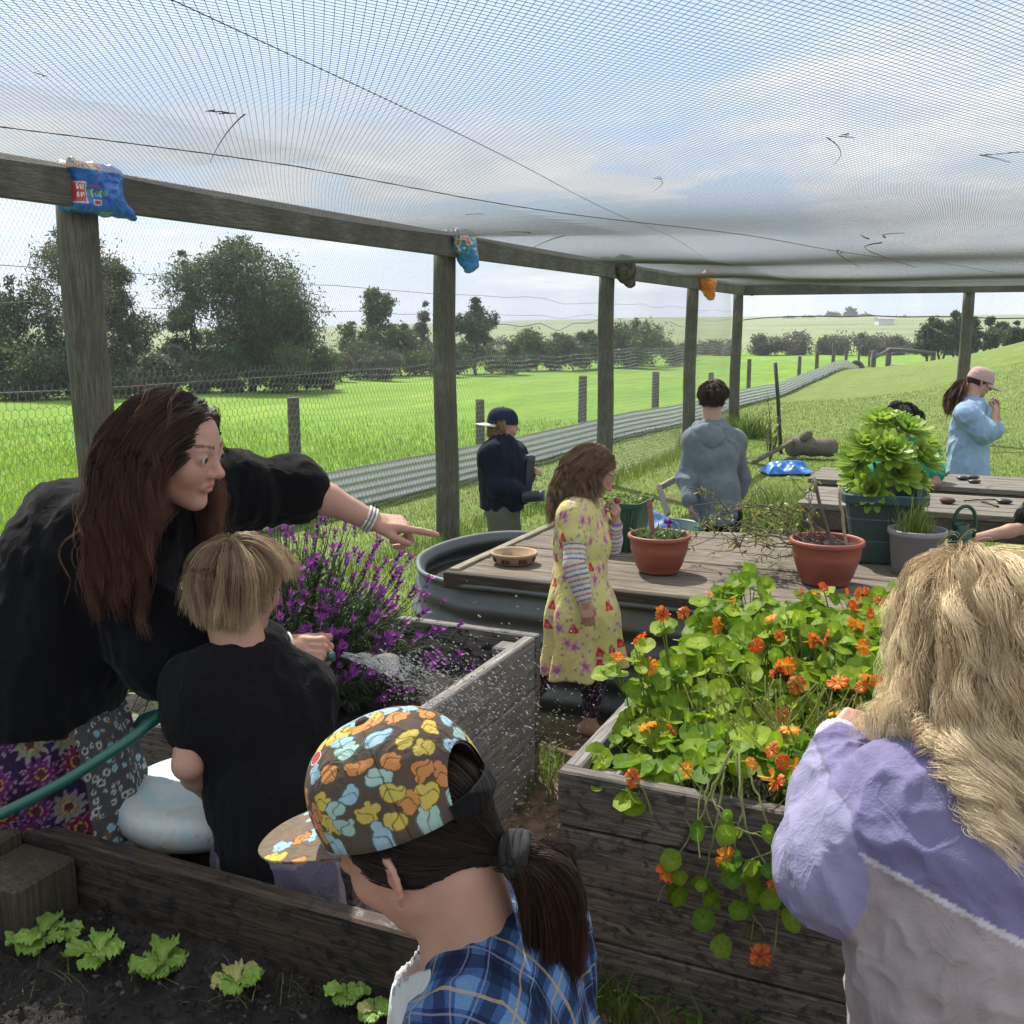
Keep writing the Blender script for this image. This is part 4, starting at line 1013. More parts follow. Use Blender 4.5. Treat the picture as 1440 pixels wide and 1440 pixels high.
# square pots (super-ellipse section)
def sqlathe(mb_, c, prof, yaw, asp=1.0, seg=48, pw=7):
    a = np.arange(seg) * 2 * math.pi / seg; ca, sa = np.cos(a), np.sin(a); k = 1 / (np.abs(ca) ** pw + np.abs(sa) ** pw) ** (1 / pw)
    prof = np.asarray(prof, float); n = len(prof)
    P = np.stack([prof[:, :1] * (ca * k), prof[:, :1] * (sa * k) * asp, np.repeat(prof[:, 1:], seg, 1)], -1).reshape(-1, 3) @ rotz(yaw) + c
    i = np.arange(n - 1)[:, None] * seg; j = np.arange(seg)[None]; j2 = (j + 1) % seg
    mb_.raw(P, np.stack([i + j, i + j2, i + seg + j2, i + seg + j], -1).reshape(-1, 4)); return mb_
p3_ = atz(1243, 788, DZ) + V3(0, .05, 0)
ap = thing('square_pot', 'large dark teal square pot holding the aeonium', 'pot', p3_)
H = .315; R = .185
sqlathe(MB(), p3_, [(R * .70, 0), (R * .73, .003), (R * .76, H * .3), (R * .765, H * .31), (R * .755, H * .33), (R * .84, H * .62), (R * .85, H * .63), (R * .84, H * .65), (R * .90, H * .85), (R * .98, H * .86), (R, H * .88), (R * 1.0, H * .985), (R * .98, H), (R * .93, H), (R * .92, H * .97), (R * .84, H * .7), (.001, H * .69)], GARDEN_YAW + .12).build('pot_body', mteal, ap, False)
sqlathe(MB(), p3_, [(R * .85, H * .74), (.001, H * .77)], GARDEN_YAW + .12).build('potting_soil', msoil, ap, True)
ae = thing('aeonium_plant', 'bright yellow-green aeonium with big leaf rosettes in the square pot', 'plant', p3_ + V3(0, 0, .22))
ros = [(1238, 598, .0, 62), (1275, 610, -.05, 66), (1222, 632, -.08, 70), (1208, 652, .0, 64), (1252, 640, -.14, 66), (1292, 648, -.04, 66), (1296, 628, .08, 56), (1262, 668, -.12, 64), (1226, 690, -.10, 60), (1282, 676, .02, 60), (1240, 617, .1, 60), (1206, 676, .05, 52), (1258, 594, .06, 50)]
stm = MB(); base = p3_ + V3(0, 0, .23)
for (x_, y_, dt, wp) in ros:
    c_ = W(x_, y_, 4.62 + dt); r_ = wp * 4.62 / FOC * .5
    out = unit((c_ - (base + V3(0, 0, .12))) * V3(1, 1, .9) + V3(0, -.10, .10))
    k = np.linspace(0, 1, 7)[:, None]; md = base + V3((c_ - base)[0] * .25, (c_ - base)[1] * .25, (c_ - base)[2] * .55)
    stm.tube(base * (1 - k) ** 2 + 2 * md * k * (1 - k) + (c_ - out * .02) * k ** 2, np.linspace(.011, .007, 7), 7)
    q = MB(); s0 = unit(np.cross(out, [0.3, .2, 1])); s1_ = np.cross(out, s0)
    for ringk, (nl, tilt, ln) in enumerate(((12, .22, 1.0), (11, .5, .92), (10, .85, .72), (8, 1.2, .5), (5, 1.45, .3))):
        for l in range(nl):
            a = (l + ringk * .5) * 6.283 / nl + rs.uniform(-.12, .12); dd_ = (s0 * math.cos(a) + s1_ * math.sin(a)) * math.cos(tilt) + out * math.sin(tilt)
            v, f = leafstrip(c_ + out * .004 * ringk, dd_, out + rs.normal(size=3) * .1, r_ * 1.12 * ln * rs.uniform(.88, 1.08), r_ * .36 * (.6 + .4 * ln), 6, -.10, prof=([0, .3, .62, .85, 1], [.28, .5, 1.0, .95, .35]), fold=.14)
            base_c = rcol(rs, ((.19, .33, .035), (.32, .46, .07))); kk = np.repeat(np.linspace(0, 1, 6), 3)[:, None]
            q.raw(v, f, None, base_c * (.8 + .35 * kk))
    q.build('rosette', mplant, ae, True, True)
stm.build('stems', simple('aeonium_stem', (.16, .13, .09), .8, .3, 60), ae, True)
# grey pot
p4_ = atz(1286, 806, DZ)
gp = thing('grey_pot', 'grey plastic nursery pot with grass growing in it', 'pot', p4_); R = .121; H = .195
MB().lathe(p4_, [(R * .74, 0), (R * .77, .003), (R * .93, H * .88), (R * .985, H * .885), (R * 1.0, H * .9), (R * 1.0, H * .985), (R * .98, H), (R * .94, H), (R * .92, H * .96), (R * .84, H * .8), (.001, H * .79)], 48).build('pot_body', mgrey, gp, True)
MB().lathe(p4_, [(R * .9, H * .86), (.001, H * .90)], 24).build('potting_soil', msoil, gp, True)
ang = math.atan2(-1, .18); nn_ = V3(math.cos(ang), math.sin(ang), -.05); s_ = unit(np.cross([0, 0, 1.], nn_))
MB().box(p4_ + nn_ * R * .925 + V3(0, 0, H * .66), (.0115, .0095, .0008), np.array([s_, np.cross(nn_, s_), nn_]), .0004).build('sticker', simple('white_sticker', (.7, .69, .66), .5, .05), gp)
gpl = thing('grass_tuft', 'tuft of upright green and yellow grass in the grey pot', 'plant', p4_ + V3(0, 0, .17))
P = np.tile(p4_ + V3(-.015, 0, H * .87), (260, 1)); P[:, :2] += rng.normal(size=(260, 2)) * .032; hh = rng.uniform(.05, .13, 260); hh[:22] = rng.uniform(.15, .24, 22)
Vs, q, t, c_ = blades(P, hh, rng.uniform(.003, .006, 260), grass_cols(260, P, ((.10, .16, .02), (.22, .30, .05), (.45, .42, .16))), .75)
mesh_np('blades', Vs, [q, t], mplant, gpl, False, c_)
# dark green tapered box at the girl's hands
p5_ = atz(868, 776, DZ) + V3(0, .12, 0)
gb = thing('green_planter', 'dark green ribbed square planter behind the girl in yellow', 'pot', p5_); R = .155; H = .235
q = sqlathe(MB(), p5_, [(R * .78, 0), (R * .8, .003), (R * .96, H * .9), (R * 1.03, H * .905), (R * 1.03, H), (R * .97, H), (R * .9, H * .8), (.001, H * .8)], GARDEN_YAW, .9)
q.build('pot_body', mgreenp, gb)
q = MB()
for k in range(-4, 5):
    for sd, axn in ((EV, DV), (DV, EV)):
        o_ = p5_ + sd * k * .030 - axn * (R * (.80 if sd is EV else .885)) * (1 if sd is EV else 1); top_ = p5_ + sd * k * .035 - axn * R * (.88 if sd is EV else .985)
        if sd is EV: q.tube([p5_ + sd * k * .026 - DV * R * .715 + V3(0, 0, .01), p5_ + sd * k * .032 - DV * R * .868 + V3(0, 0, H * .89)], .0035, 5)
        else: q.tube([p5_ + sd * k * .024 - EV * R * .795 + V3(0, 0, .01), p5_ + sd * k * .029 - EV * R * .962 + V3(0, 0, H * .89)], .0035, 5)
q.build('ribs', mgreenp, gb, True)
hb = thing('herb_seedlings', 'low pale green seedlings filling the dark green planter', 'plant', p5_ + V3(0, 0, .2)); q = MB()
for k in range(170):
    o_ = p5_ + EV * rs.uniform(-.13, .13) + DV * rs.uniform(-.11, .11) + V3(0, 0, H * .8)
    for j in range(4): v, f = leafstrip(o_ + V3(0, 0, rs.uniform(.01, .05)), rs.normal(size=3) + V3(0, 0, .8), V3(rs.normal(), .4, 1), .026, .014); q.raw(v, f, None, rcol(rs, ((.12, .20, .04), (.28, .36, .12))))
q.build('leaves', mplant, hb, True, True)
# behind the deck: blue crumpled sheet over a tub, round tub, timber frame, log
def ridged(P, s, seed): return 1 - np.abs(2 * fbm(P, s, seed, 3) - 1)
mblue = simple('blue_plastic', (.12, .24, .44), .38, .2, 9, bmp=.1)
pt = atY(845, 738, 6.1); pt[2] = G(pt[0], 6.1)
S = Sdf(); S.ell(pt + V3(-.20, 0, .16), (.27, .30, .22)); S.ell(pt + V3(.18, .1, .26), (.34, .34, .27), k=.1); S.ell(pt + V3(0, .05, .1), (.5, .4, .2), k=.1)
Vs, Q = S.mesh(.018); nn2 = vnormals(Vs, Q); Vs = Vs + nn2 * ((ridged(Vs, 5, 4) - .6) * .14)[:, None]
tag(mesh_np('crumpled_tarp', Vs, Q, mblue), 'crumpled pale blue plastic sheet heaped behind the deck', 'tarp')
p6_ = W(942, 730, 6.15); p6_[2] = G(p6_[0], p6_[1])
tb = thing('round_tub', 'round dark teal tub behind the left terracotta-coloured pot', 'tub', p6_)
MB().lathe(p6_, [(.15, 0), (.155, .005), (.19, .43), (.20, .435), (.212, .445), (.212, .47), (.2, .482), (.186, .475), (.18, .36), (.001, .35)], 40).build('tub_body', simple('tub_plastic', (.035, .10, .12), .4, .1, 12), tb, True)
fr = thing('timber_frame', 'small pale timber frame leaning behind the grey hoodie boy', 'frame', W(935, 720, 6.6))
a_, b_, c_ = W(927, 686, 6.5), W(968, 664, 6.9), W(940, 724, 6.4)
for u, v in ((a_, b_), (a_, c_), (b_, b_ + (c_ - a_))):
    dd_ = unit(v - u); sd_ = unit(np.cross(dd_, [0, 0, 1.]))
    MB().box((u + v) / 2, (np.linalg.norm(v - u) / 2, .012, .02), np.array([dd_, sd_, np.cross(dd_, sd_)]), .003).build('rail', mdeckB, fr)
ml_ = wood('log_bark', (.10, .085, .065), (.36, .31, .25), 'E', .6)
lg = thing('log_seat', 'long pale log lying behind the deck on two short stumps', 'log', DKP(1.5, 1.62))
MB().tube([DKP(e, 1.60 + .015 * math.sin(e * 4), .44 + .01 * math.sin(e * 7)) for e in np.linspace(.75, 2.3, 14)], np.linspace(.072, .062, 14), 14).build('log', ml_, lg, True)
for e in (.95, 2.1): MB().tube([DKP(e, 1.6, -.1), DKP(e, 1.6, .38)], .07, 12).build('stump', ml_, lg, True)

# ================================================================== plank tables at the right
mtabE = wood('table_plank', (.13, .115, .095), (.42, .385, .32), 'E', .8, rough=.85, grime=.2)
mtabD = wood('table_frame', (.09, .075, .055), (.24, .205, .155), 'D', .8)
def table(label, corner, L, D, z, nb, seed, gnd):
    rs = np.random.default_rng(seed); root = thing('plank_table', label, 'table', corner + EV * L / 2 + DV * D / 2 + V3(0, 0, -z), 'grey plank tables')
    T = lambda e, d, zz: np.array([corner[0], corner[1], 0]) + EV * e + DV * d + V3(0, 0, zz)
    w = D / nb; q = MB()
    for k in range(nb):
        a, b2 = rs.uniform(-.012, .012), L + rs.uniform(-.012, .012)
        q.box(T((a + b2) / 2, w * (k + .5), z - .016 + rs.uniform(-.002, .002)), ((b2 - a) / 2, w / 2 - .005, .016), EDAX, .003)
    q.build('tabletop', mtabE, root)
    MB().box(T(L / 2, .03, z - .085), (L / 2 - .03, .02, .05), EDAX, .003).build('apron', mtabD, root)
    MB().box(T(L / 2, D - .03, z - .085), (L / 2 - .03, .02, .05), EDAX, .003).build('apron', mtabD, root)
    for e in (.19, L - .19):
        for d in (.095, D - .095): MB().box(T(e, d, (z - .034 + gnd) / 2), (.055, .042, (z - .034 - gnd) / 2), EDAX, .004).build('leg', mtabD, root)
    return root
c1 = atz(1120, 706, .70); table('nearer grey plank table, beside the aeonium pot', c1, 1.75, .62, .70, 5, 1, -.06)
c2 = atz(1137, 673, .67); table('farther grey plank table, in front of the pink-capped girl', c2, 1.95, .60, .67, 5, 2, -.08)
def stone(x_, y_, z, s, label, asp=1.5, mt=None):
    p = atz(x_, y_, z + s * .5); p[2] = z + s * .52
    q = MB().lathe(p, [(s * math.sin(t) + .0003, s * .55 * -math.cos(t)) for t in np.linspace(0, math.pi, 12)], 18, sx=asp, wob=.05, ax=rotz(rs.uniform(-.6, .6)))
    return tag(q.build('stone', mt or mstone, None, True), label, 'stone', 'dark stones on the plank tables')
stone(1305, 677, .67, .026, 'dark oval stone on the farther table right of the aeonium')
stone(1354, 672, .67, .026, 'leftmost dark stone of three together on the farther table')
stone(1367, 671, .67, .027, 'middle dark stone of three together on the farther table')
stone(1370, 677, .67, .024, 'front dark stone of three together on the farther table')
stone(1412, 705, .70, .026, 'dark oval stone alone on the nearer table at the right')
stone(1197, 685, .70, .024, 'dark flat stone on the nearer table left of the aeonium', 1.8)
stone(1332, 704, .70, .032, 'rough brown lump on the nearer table', 1.2, simple('brown_lump', (.09, .05, .03), .9, .4, 60, bmp=.6))
def stick(a, b_, r_, label):
    k = np.linspace(0, 1, 6)[:, None]; P = a + (b_ - a) * k + rs.normal(size=(6, 3)) * [.004, .004, .001]
    return tag(MB().tube(P, r_, 6).build('stick', mtw, None, True), label, 'stick')
stick(atz(1356, 704, .707), atz(1398, 702, .707), .004, 'thin dark twig lying on the nearer table')
stick(atz(1378, 704, .707), atz(1406, 712, .707), .005, 'short pale bent stick beside the lone stone on the nearer table')
stick(atz(1315, 673, .677), atz(1335, 664, .677), .007, 'pale stick on the farther table behind the first stone')
stick(DKP(2.18, .04, DZ + .006), DKP(2.45, .10, DZ + .010), .006, 'dark stick lying at the front edge of the deck by the grey pot')

# ================================================================== far bits on the lawn
pl = atz(1140, 641, -.13); 
lp = thing('fallen_log', 'short weathered log lying on the lawn', 'log', pl)
MB().tube([pl + V3(-.28 + .56 * k, .05 * math.sin(k * 6), .12) for k in np.linspace(0, 1, 9)], .125 + .012 * np.sin(np.arange(9) * 1.9), 12).build('log', ml_, lp, True)
MB().tube([pl + V3(-.12, 0, .2), pl + V3(-.05, 0, .30), pl + V3(.0, 0, .31)], [.06, .07, .04], 9).build('knot', ml_, lp, True)
k = np.linspace(0, 1, 7)[:, None]
tag(MB().tube(atz(1060, 650, -.1) + (atz(1128, 627, -.02) + V3(0, 0, .14) - atz(1060, 650, -.1)) * k, .032, 8).build('branch', ml_, None, True), 'straight pole-like branch propped against the fallen log', 'branch')
pk = atz(1115, 664, -.10)
u = np.linspace(-1, 1, 50); U, Vv_ = np.meshgrid(u, u, indexing='ij'); P = np.stack([pk[0] + U * .30, pk[1] + .25 + Vv_ * .28, 0 * U], -1).reshape(-1, 3); P[:, 2] = gz(P[:, 0], P[:, 1]) + .035 + np.maximum(ridged(P, 4, 8) - .55, -.05) * .26 * (1 - np.maximum(np.abs(U), np.abs(Vv_)).ravel() ** 6)
i = (np.arange(49)[:, None] * 50 + np.arange(49)[None]).ravel(); Qs = np.stack([i, i + 50, i + 51, i + 1], 1)
P2 = np.vstack([P, P - V3(0, 0, .004)])
tag(mesh_np('blue_tarp', P2, np.vstack([Qs, Qs[:, ::-1] + 2500]), simple('tarp_blue', (.02, .16, .55), .4, .2, 10)), 'bright blue tarpaulin lying crumpled on the lawn behind the weeds', 'tarp')
pst = atY(1097, 640, 14.6); tag(MB().tube([V3(pst[0] + .03, 14.6, G(pst[0], 14.6) - .2), atY(1094, 560, 14.62), atY(1090, 510, 14.65)], .028, 7).build('star_picket', mdark, None, True), 'thin dark leaning stake on the lawn right of the corner post', 'stake')
pty = atY(1207, 530, 47.5); gy_ = G(pty[0], 47.5)
tag(MB().lathe(V3(pty[0] - .2, 47.3, gy_ + .28), [(.30 + .11 * math.cos(a), .11 * math.sin(a)) for a in np.linspace(0, 6.283, 14)], 24, ax=np.array([[1, 0, 0], [0, .25, .97], [0, -.97, .25]])).build('old_tyre', mdark, None, True), 'black tyre leaning at the far end of the paddock fence', 'tyre')
# small saplings / dry stalks near the stake
sp_ = thing('dry_sapling', 'dry leafy sapling stalk left of the leaning stake', 'plant', atY(1083, 630, 13.5)); q = MB(); lq = MB(); b0 = atY(1083, 640, 13.5); b0[2] = G(b0[0], 13.5)
for k in range(6):
    tip = b0 + V3(rs.uniform(-.12, .12), rs.uniform(-.1, .1), rs.uniform(.5, 1.0)); q.tube([b0, (b0 + tip) / 2 + V3(.03, 0, 0), tip], [.007, .005, .002], 5)
    for j in range(16):
        f_ = rs.uniform(.3, 1); v, f = leafstrip(b0 + (tip - b0) * f_, rs.normal(size=3), V3(0, .2, 1), .07, .022); lq.raw(v, f, None, rcol(rs, ((.12, .12, .04), (.32, .24, .10))))
q.build('stem', mtw, sp_, True); lq.build('leaves', mplant, sp_, True, True)

# ================================================================== painted stool
ps = ED(-.25, -1.43); ps = V3(ps[0], ps[1], 0)
st = thing('painted_stool', 'round thick stool painted pale blue and white, beside the boy', 'stool', ps)
mst, nt, b = nodes('stool_paint'); ob = coords(nt)
a1 = noise(nt, ob, 9, 5, .65, .5); a2 = noise(nt, ob, 38, 5, .7); a3 = noise(nt, coords(nt, (3, 12, 3)), 6, 5, .7)
c = ramp(nt, a1, [(.42, (.42, .58, .62)), (.55, (.55, .62, .61)), (.68, (.52, .49, .40))]); c = mixc(nt, ramp(nt, a2, [(.62, (0, 0, 0)), (.70, (.8, .8, .8))]), c, (.42, .36, .25)); c = mixc(nt, ramp(nt, a3, [(.63, (0, 0, 0)), (.70, (.7, .7, .7))]), c, (.35, .30, .22))
nt.links.new(c, b.inputs['Base Color']); b.inputs['Roughness'].default_value = .45; bump(nt, b, a2, .35, .004)
MB().lathe(ps + V3(0, 0, .475), [(.001, -.01), (.15, -.012), (.182, -.002), (.198, .018), (.202, .042), (.196, .066), (.182, .080), (.15, .085), (.06, .088), (.001, .088)], 56, wob=.006).build('seat', mst, st, True)
MB().lathe(ps, [(.10, .0), (.105, .01), (.085, .22), (.095, .47), (.001, .471)], 28, wob=.02).build('pedestal', mbP, st, True)

# ================================================================== lettuces
mlet = vcol('lettuce', .5, bstr=.3, bscale=120, trans=.3, var=.15, vscale=60)
def lettuce(px, py, R, label, nl, seed, yellow=0):
    rs = np.random.default_rng(seed); c_ = atz(px, py, .415); q = MB(); R = R * .80
    for k in range(nl):
        a = k * 2.4 + rs.uniform(-.3, .3); L = R * rs.uniform(.65, 1.1); el = rs.uniform(.15, 1.0) if k < nl - 2 else 1.2
        nu, nv = 17, 25; uu = np.linspace(0, 1, nu); vv = np.linspace(-1, 1, nv); U, Vv_ = np.meshgrid(uu, vv, indexing='ij')
        wid = L * .42 * np.interp(U, [0, .25, .6, .9, 1], [.12, .35, .95, 1.0, .72])
        fr_ = np.abs(Vv_) ** 1.5 * .6 + U ** 3 * .6
        ph = rs.uniform(0, 6)
        ruff = .075 * L * fr_ * (np.sin(Vv_ * 13 + U * 11 + ph) + .7 * np.sin(U * 24 + Vv_ * 9 + ph * 2) + .5 * np.sin(Vv_ * 27 - U * 17 + ph))
        x_ = L * U * np.cos(el * (1 - .55 * U)) + .04 * L * fr_ * np.sin(Vv_ * 17 + ph); z_ = L * U * np.sin(el * (1 - .7 * U)) * .9 + ruff + .22 * wid * Vv_ ** 2; y_ = wid * Vv_ * (1 + .09 * np.sin(U * 24 + ph) + .05 * np.sin(U * 41 + ph * 3))
        ca, sa = math.cos(a), math.sin(a)
        P = np.stack([x_ * ca - y_ * sa, x_ * sa + y_ * ca, np.maximum(z_, .004)], -1).reshape(-1, 3) + c_
        i = (np.arange(nu - 1)[:, None] * nv + np.arange(nv - 1)[None]).ravel()
        g = np.array((.24, .40, .07)) * rs.uniform(.8, 1.15); yl = np.array((.52, .48, .18)); t = (rs.random() < yellow) * .8
        cc = (g * (1 - t) + yl * t) * (1 + .5 * (1 - U.reshape(-1, 1)) ** 2 * (np.abs(Vv_.reshape(-1, 1)) < .25)) * (.9 + .2 * fr_.reshape(-1, 1))
        q.raw(P, np.stack([i, i + nv, i + nv + 1, i + 1], 1), None, cc)
    return tag(q.build('lettuce', mlet, None, True, True), label, 'lettuce', 'lettuce seedlings in the near bed')
lettuce(60, 1318, .085, 'lettuce seedling nearest the corner post of the near bed', 8, 1)
lettuce(140, 1342, .078, 'second lettuce seedling from the left, split into two clumps', 7, 2)
lettuce(228, 1358, .082, 'third lettuce seedling, with pale yellow lower leaves', 8, 3, .3)
lettuce(334, 1384, .068, 'small lettuce seedling in the middle of the row, with a yellowed leaf', 7, 4, .25)
lettuce(488, 1400, .055, 'little lettuce seedling left of the capped child', 6, 5)
lettuce(528, 1424, .05, 'smallest lettuce seedling tucked against the capped child', 6, 6, .2)
P = []
for k in range(150):
    cx, cy = ((360, 1400), (450, 1400), (80, 1385), (500, 1330), (300, 1395), (430, 1340))[k % 6]
    P.append(atz(cx + rng.normal() * 40, cy + rng.normal() * 16, .412))
P = np.array(P); Vs, q, t, c_ = blades(P, rng.uniform(.01, .03, 150), np.full(150, .0016), grass_cols(150, P, ((.08, .12, .03), (.2, .22, .08), (.35, .3, .16))), 3.0)
tag(mesh_np('grass_scraps', Vs, [q, t], mplant, None, False, c_), 'thin dry grass scraps on the soil among the lettuces', 'grass', kind='stuff')

# ================================================================== lavender
mlav = vcol('lavender_leaf', .6, bstr=0, trans=.25, var=.2, vscale=30)
mlfl = vcol('lavender_flower', .55, bstr=0, trans=.35, var=.2, vscale=60)
rs = np.random.default_rng(31)
lc = ED(-.66, -.58, .42)
lv = thing('lavender_bush', 'large lavender bush covered in purple flower spikes', 'shrub', lc)
q = MB(); stemq = MB(); tipsL = []
LR = V3(.46, .43, .61)
for k in range(620):
    th = rs.uniform(0, 6.28); ph = math.acos(rs.uniform(.02, 1)); d_ = V3(math.sin(ph) * math.cos(th), math.sin(ph) * math.sin(th), math.cos(ph))
    rad = rs.uniform(.72, 1.0) * (1 + .13 * math.sin(th * 3 + 1) * math.sin(ph) + .08 * math.sin(th * 7 + ph * 5))
    tip = lc + d_ * LR * rad; b0 = lc + d_ * LR * .25 * V3(1, 1, .2); md = (b0 + tip) / 2 + V3(0, 0, .03)
    t = np.linspace(0, 1, 6)[:, None]; C_ = b0 * (1 - t) ** 2 + 2 * md * t * (1 - t) + tip * t ** 2
    stemq.tube(C_, [.003, .0025, .002, .0018, .0015, .0012], 4, (.07, .085, .04), False)
    dt = unit(tip - md); tipsL.append((tip, unit(dt + V3(0, 0, .7)), ph, th))
    tone = rs.random()
    for j in range(56):
        f_ = .15 + .65 * rs.random() ** .7; o_ = b0 * (1 - f_) ** 2 + 2 * md * f_ * (1 - f_) + tip * f_ ** 2
        dd_ = dt * 1.0 + rs.normal(size=3) * .62; v, f = leafstrip(o_, dd_, V3(rs.normal(), rs.normal(), 1), rs.uniform(.024, .050), rs.uniform(.0042, .0068), 3, .1)
        q.raw(v, f, None, rcol(rs, ((.050, .085, .040), (.135, .185, .09)), .3 * tone + .7 * rs.random()))
q.build('foliage', mlav, lv, True, True); stemq.build('stems', mlav, lv, True, True)
def spike(seed):
    rs = np.random.default_rng(seed); q = MB(); L = .045 * rs.uniform(.8, 1.2)
    q.tube([(0, 0, -.07), (0, 0, 0)], .0014, 4, (.10, .14, .06), False)
    for k in range(46):
        z = rs.random() * L; a = rs.uniform(0, 6.28); r_ = .0075 * (1 - .35 * abs(2 * z / L - 1))
        o_ = V3(r_ * .4 * math.cos(a), r_ * .4 * math.sin(a), z); v, f = leafstrip(o_, V3(math.cos(a), math.sin(a), .9), V3(0, 0, 1), .012, .007, 3, .1)
        q.raw(v, f, None, rcol(rs, ((.06, .018, .10), (.22, .05, .27))))
    for k in range(8):
        a = k * .79 + rs.uniform(-.2, .2); v, f = leafstrip(V3(0, 0, L), V3(math.cos(a) * .75, math.sin(a) * .75, 1), V3(math.cos(a), math.sin(a), -1), .032 * rs.uniform(.8, 1.2), .0115, 4, -.1)
        q.raw(v, f, None, rcol(rs, ((.18, .030, .21), (.36, .075, .38))))
    Vs = np.vstack(q.v); return Vs, np.vstack(q.q), np.vstack(q.c)
protos = [spike(s) for s in range(4)]; pm = []
cand = [t for t in tipsL]
rs.shuffle(cand)
order = sorted(cand, key=lambda t: -(t[0][2] * 1.0 - .9 * t[0][1] + .8 * t[0][0]) - rs.uniform(0, .35))[:250]
nspk = 0; restq = MB()
def orient(d): 
    d = unit(d); s = unit(np.cross(d, [.3, .9, .1])); return np.array([s, np.cross(d, s), d])
for tip, d_, ph, th in order:
    sc_ = rs.uniform(.52, .86); A = orient(d_ + rs.normal(size=3) * .15); V0, Q0, C0 = protos[rs.integers(4)]
    base_ = tip + A[2] * .05 * sc_
    if nspk < 100:
        if nspk < 4:
            V0, Q0, C0 = protos[nspk]; ob_ = mesh_np('flower_spike', V0, Q0, mlfl, None, True, C0); pm.append(ob_.data)
        else:
            ob_ = bpy.data.objects.new('flower_spike', pm[nspk % 4]); COL.objects.link(ob_)
        ob_.parent = lv; ob_.matrix_parent_inverse = Matrix.Translation(-lv.location)
        M = Matrix(np.array(A.T * sc_).tolist()).to_4x4(); M.translation = Vector(base_.tolist()); ob_.matrix_basis = M
        nspk += 1
    else: restq.raw((V0 * sc_) @ A + base_, Q0, None, C0)
tag(restq.build('small_flower_spikes', mlfl, lv, True, True), kind='stuff')
# leafy weed behind the hose in the lavender bed
wp_ = thing('leafy_weed', 'small bright green leafy weed growing at the left front of the lavender bed', 'plant', ED(-1.05, -1.02, .42)); q = MB()
for k in range(16):
    b0 = ED(-1.05 + rs.uniform(-.1, .14), -1.02 + rs.uniform(-.05, .12), .40); tip = b0 + V3(rs.normal() * .06, rs.normal() * .05, rs.uniform(.10, .26)); q.tube([b0, (b0 + tip) / 2 + rs.normal(size=3) * .01, tip], .0018, 4, (.10, .16, .04))
    for j in range(7):
        v, f = leafstrip(b0 + (tip - b0) * rs.uniform(.3, 1), rs.normal(size=3) + V3(0, 0, .3), V3(rs.normal(), .2, 1), rs.uniform(.025, .05), rs.uniform(.014, .024)); q.raw(v, f, None, rcol(rs, ((.13, .24, .05), (.32, .42, .14))))
q.build('leaves', mplant, wp_, True, True)

# ================================================================== nasturtiums
mnas = vcol('nasturtium_leaf', .55, bstr=0, spec=.25, trans=.55, var=.12, vscale=30)
mnfl = vcol('nasturtium_flower', .5, bstr=0, trans=.45, var=.12, vscale=60)
rs = np.random.default_rng(77)
nc = ED(1.2, -.5, .46); na = thing('nasturtium_plant', 'mass of bright green nasturtiums with orange flowers spilling over the right bed', 'flowers', nc)
lq = MB(); sq = MB()
def disc_leaf(c, nrm, r, tone, seg=13):
    nrm = unit(nrm); s = unit(np.cross(nrm, [.2, .4, 1])); t = np.cross(nrm, s); a = np.arange(seg) * 6.283 / seg + rs.uniform(0, 6)
    wob = 1 + .05 * np.sin(a * 5 + rs.uniform(0, 6)) + .04 * rs.normal(size=seg); bend = rs.uniform(-.25, .25)
    rings = []
    for f, dz in ((.02, -.10), (.55, -.03), (1.0, .03)):
        ex = r * f * wob; x_, y_ = ex * np.cos(a), ex * np.sin(a)
        z_ = r * dz + bend * (x_ ** 2) / r + .05 * r * f * np.sin(a * 4 + seg * tone)
        rings.append(c + x_[:, None] * s + y_[:, None] * t + z_[:, None] * nrm)
    Vs = np.concatenate(rings); i = np.arange(2)[:, None] * seg; j = np.arange(seg)[None]; j2 = (j + 1) % seg
    q = np.stack([i + j, i + j2, i + seg + j2, i + seg + j], -1).reshape(-1, 4)
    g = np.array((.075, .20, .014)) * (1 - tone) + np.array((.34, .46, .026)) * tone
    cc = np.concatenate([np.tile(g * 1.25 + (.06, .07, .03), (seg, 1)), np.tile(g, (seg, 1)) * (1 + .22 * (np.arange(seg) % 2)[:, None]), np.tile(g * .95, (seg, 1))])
    lq.raw(Vs, q, np.array([[0, k, k + 1] for k in range(1, seg - 1)]), np.minimum(cc, .9))
def top_z(e, d):
    f = np.clip((d + 1.02) / 1.0, 0, 1)
    return .58 - .11 * math.exp(-((e - .72) ** 2 + (d - .0) ** 2) / .09) + .215 * f ** .8 * (1 - .12 * math.sin(e * 7 + d * 4)) + .05 * math.sin(e * 11 + 1) * math.sin(d * 9) - .10 * math.exp(-((e - .95) ** 2 + (d + .62) ** 2) / .05)
spots = []
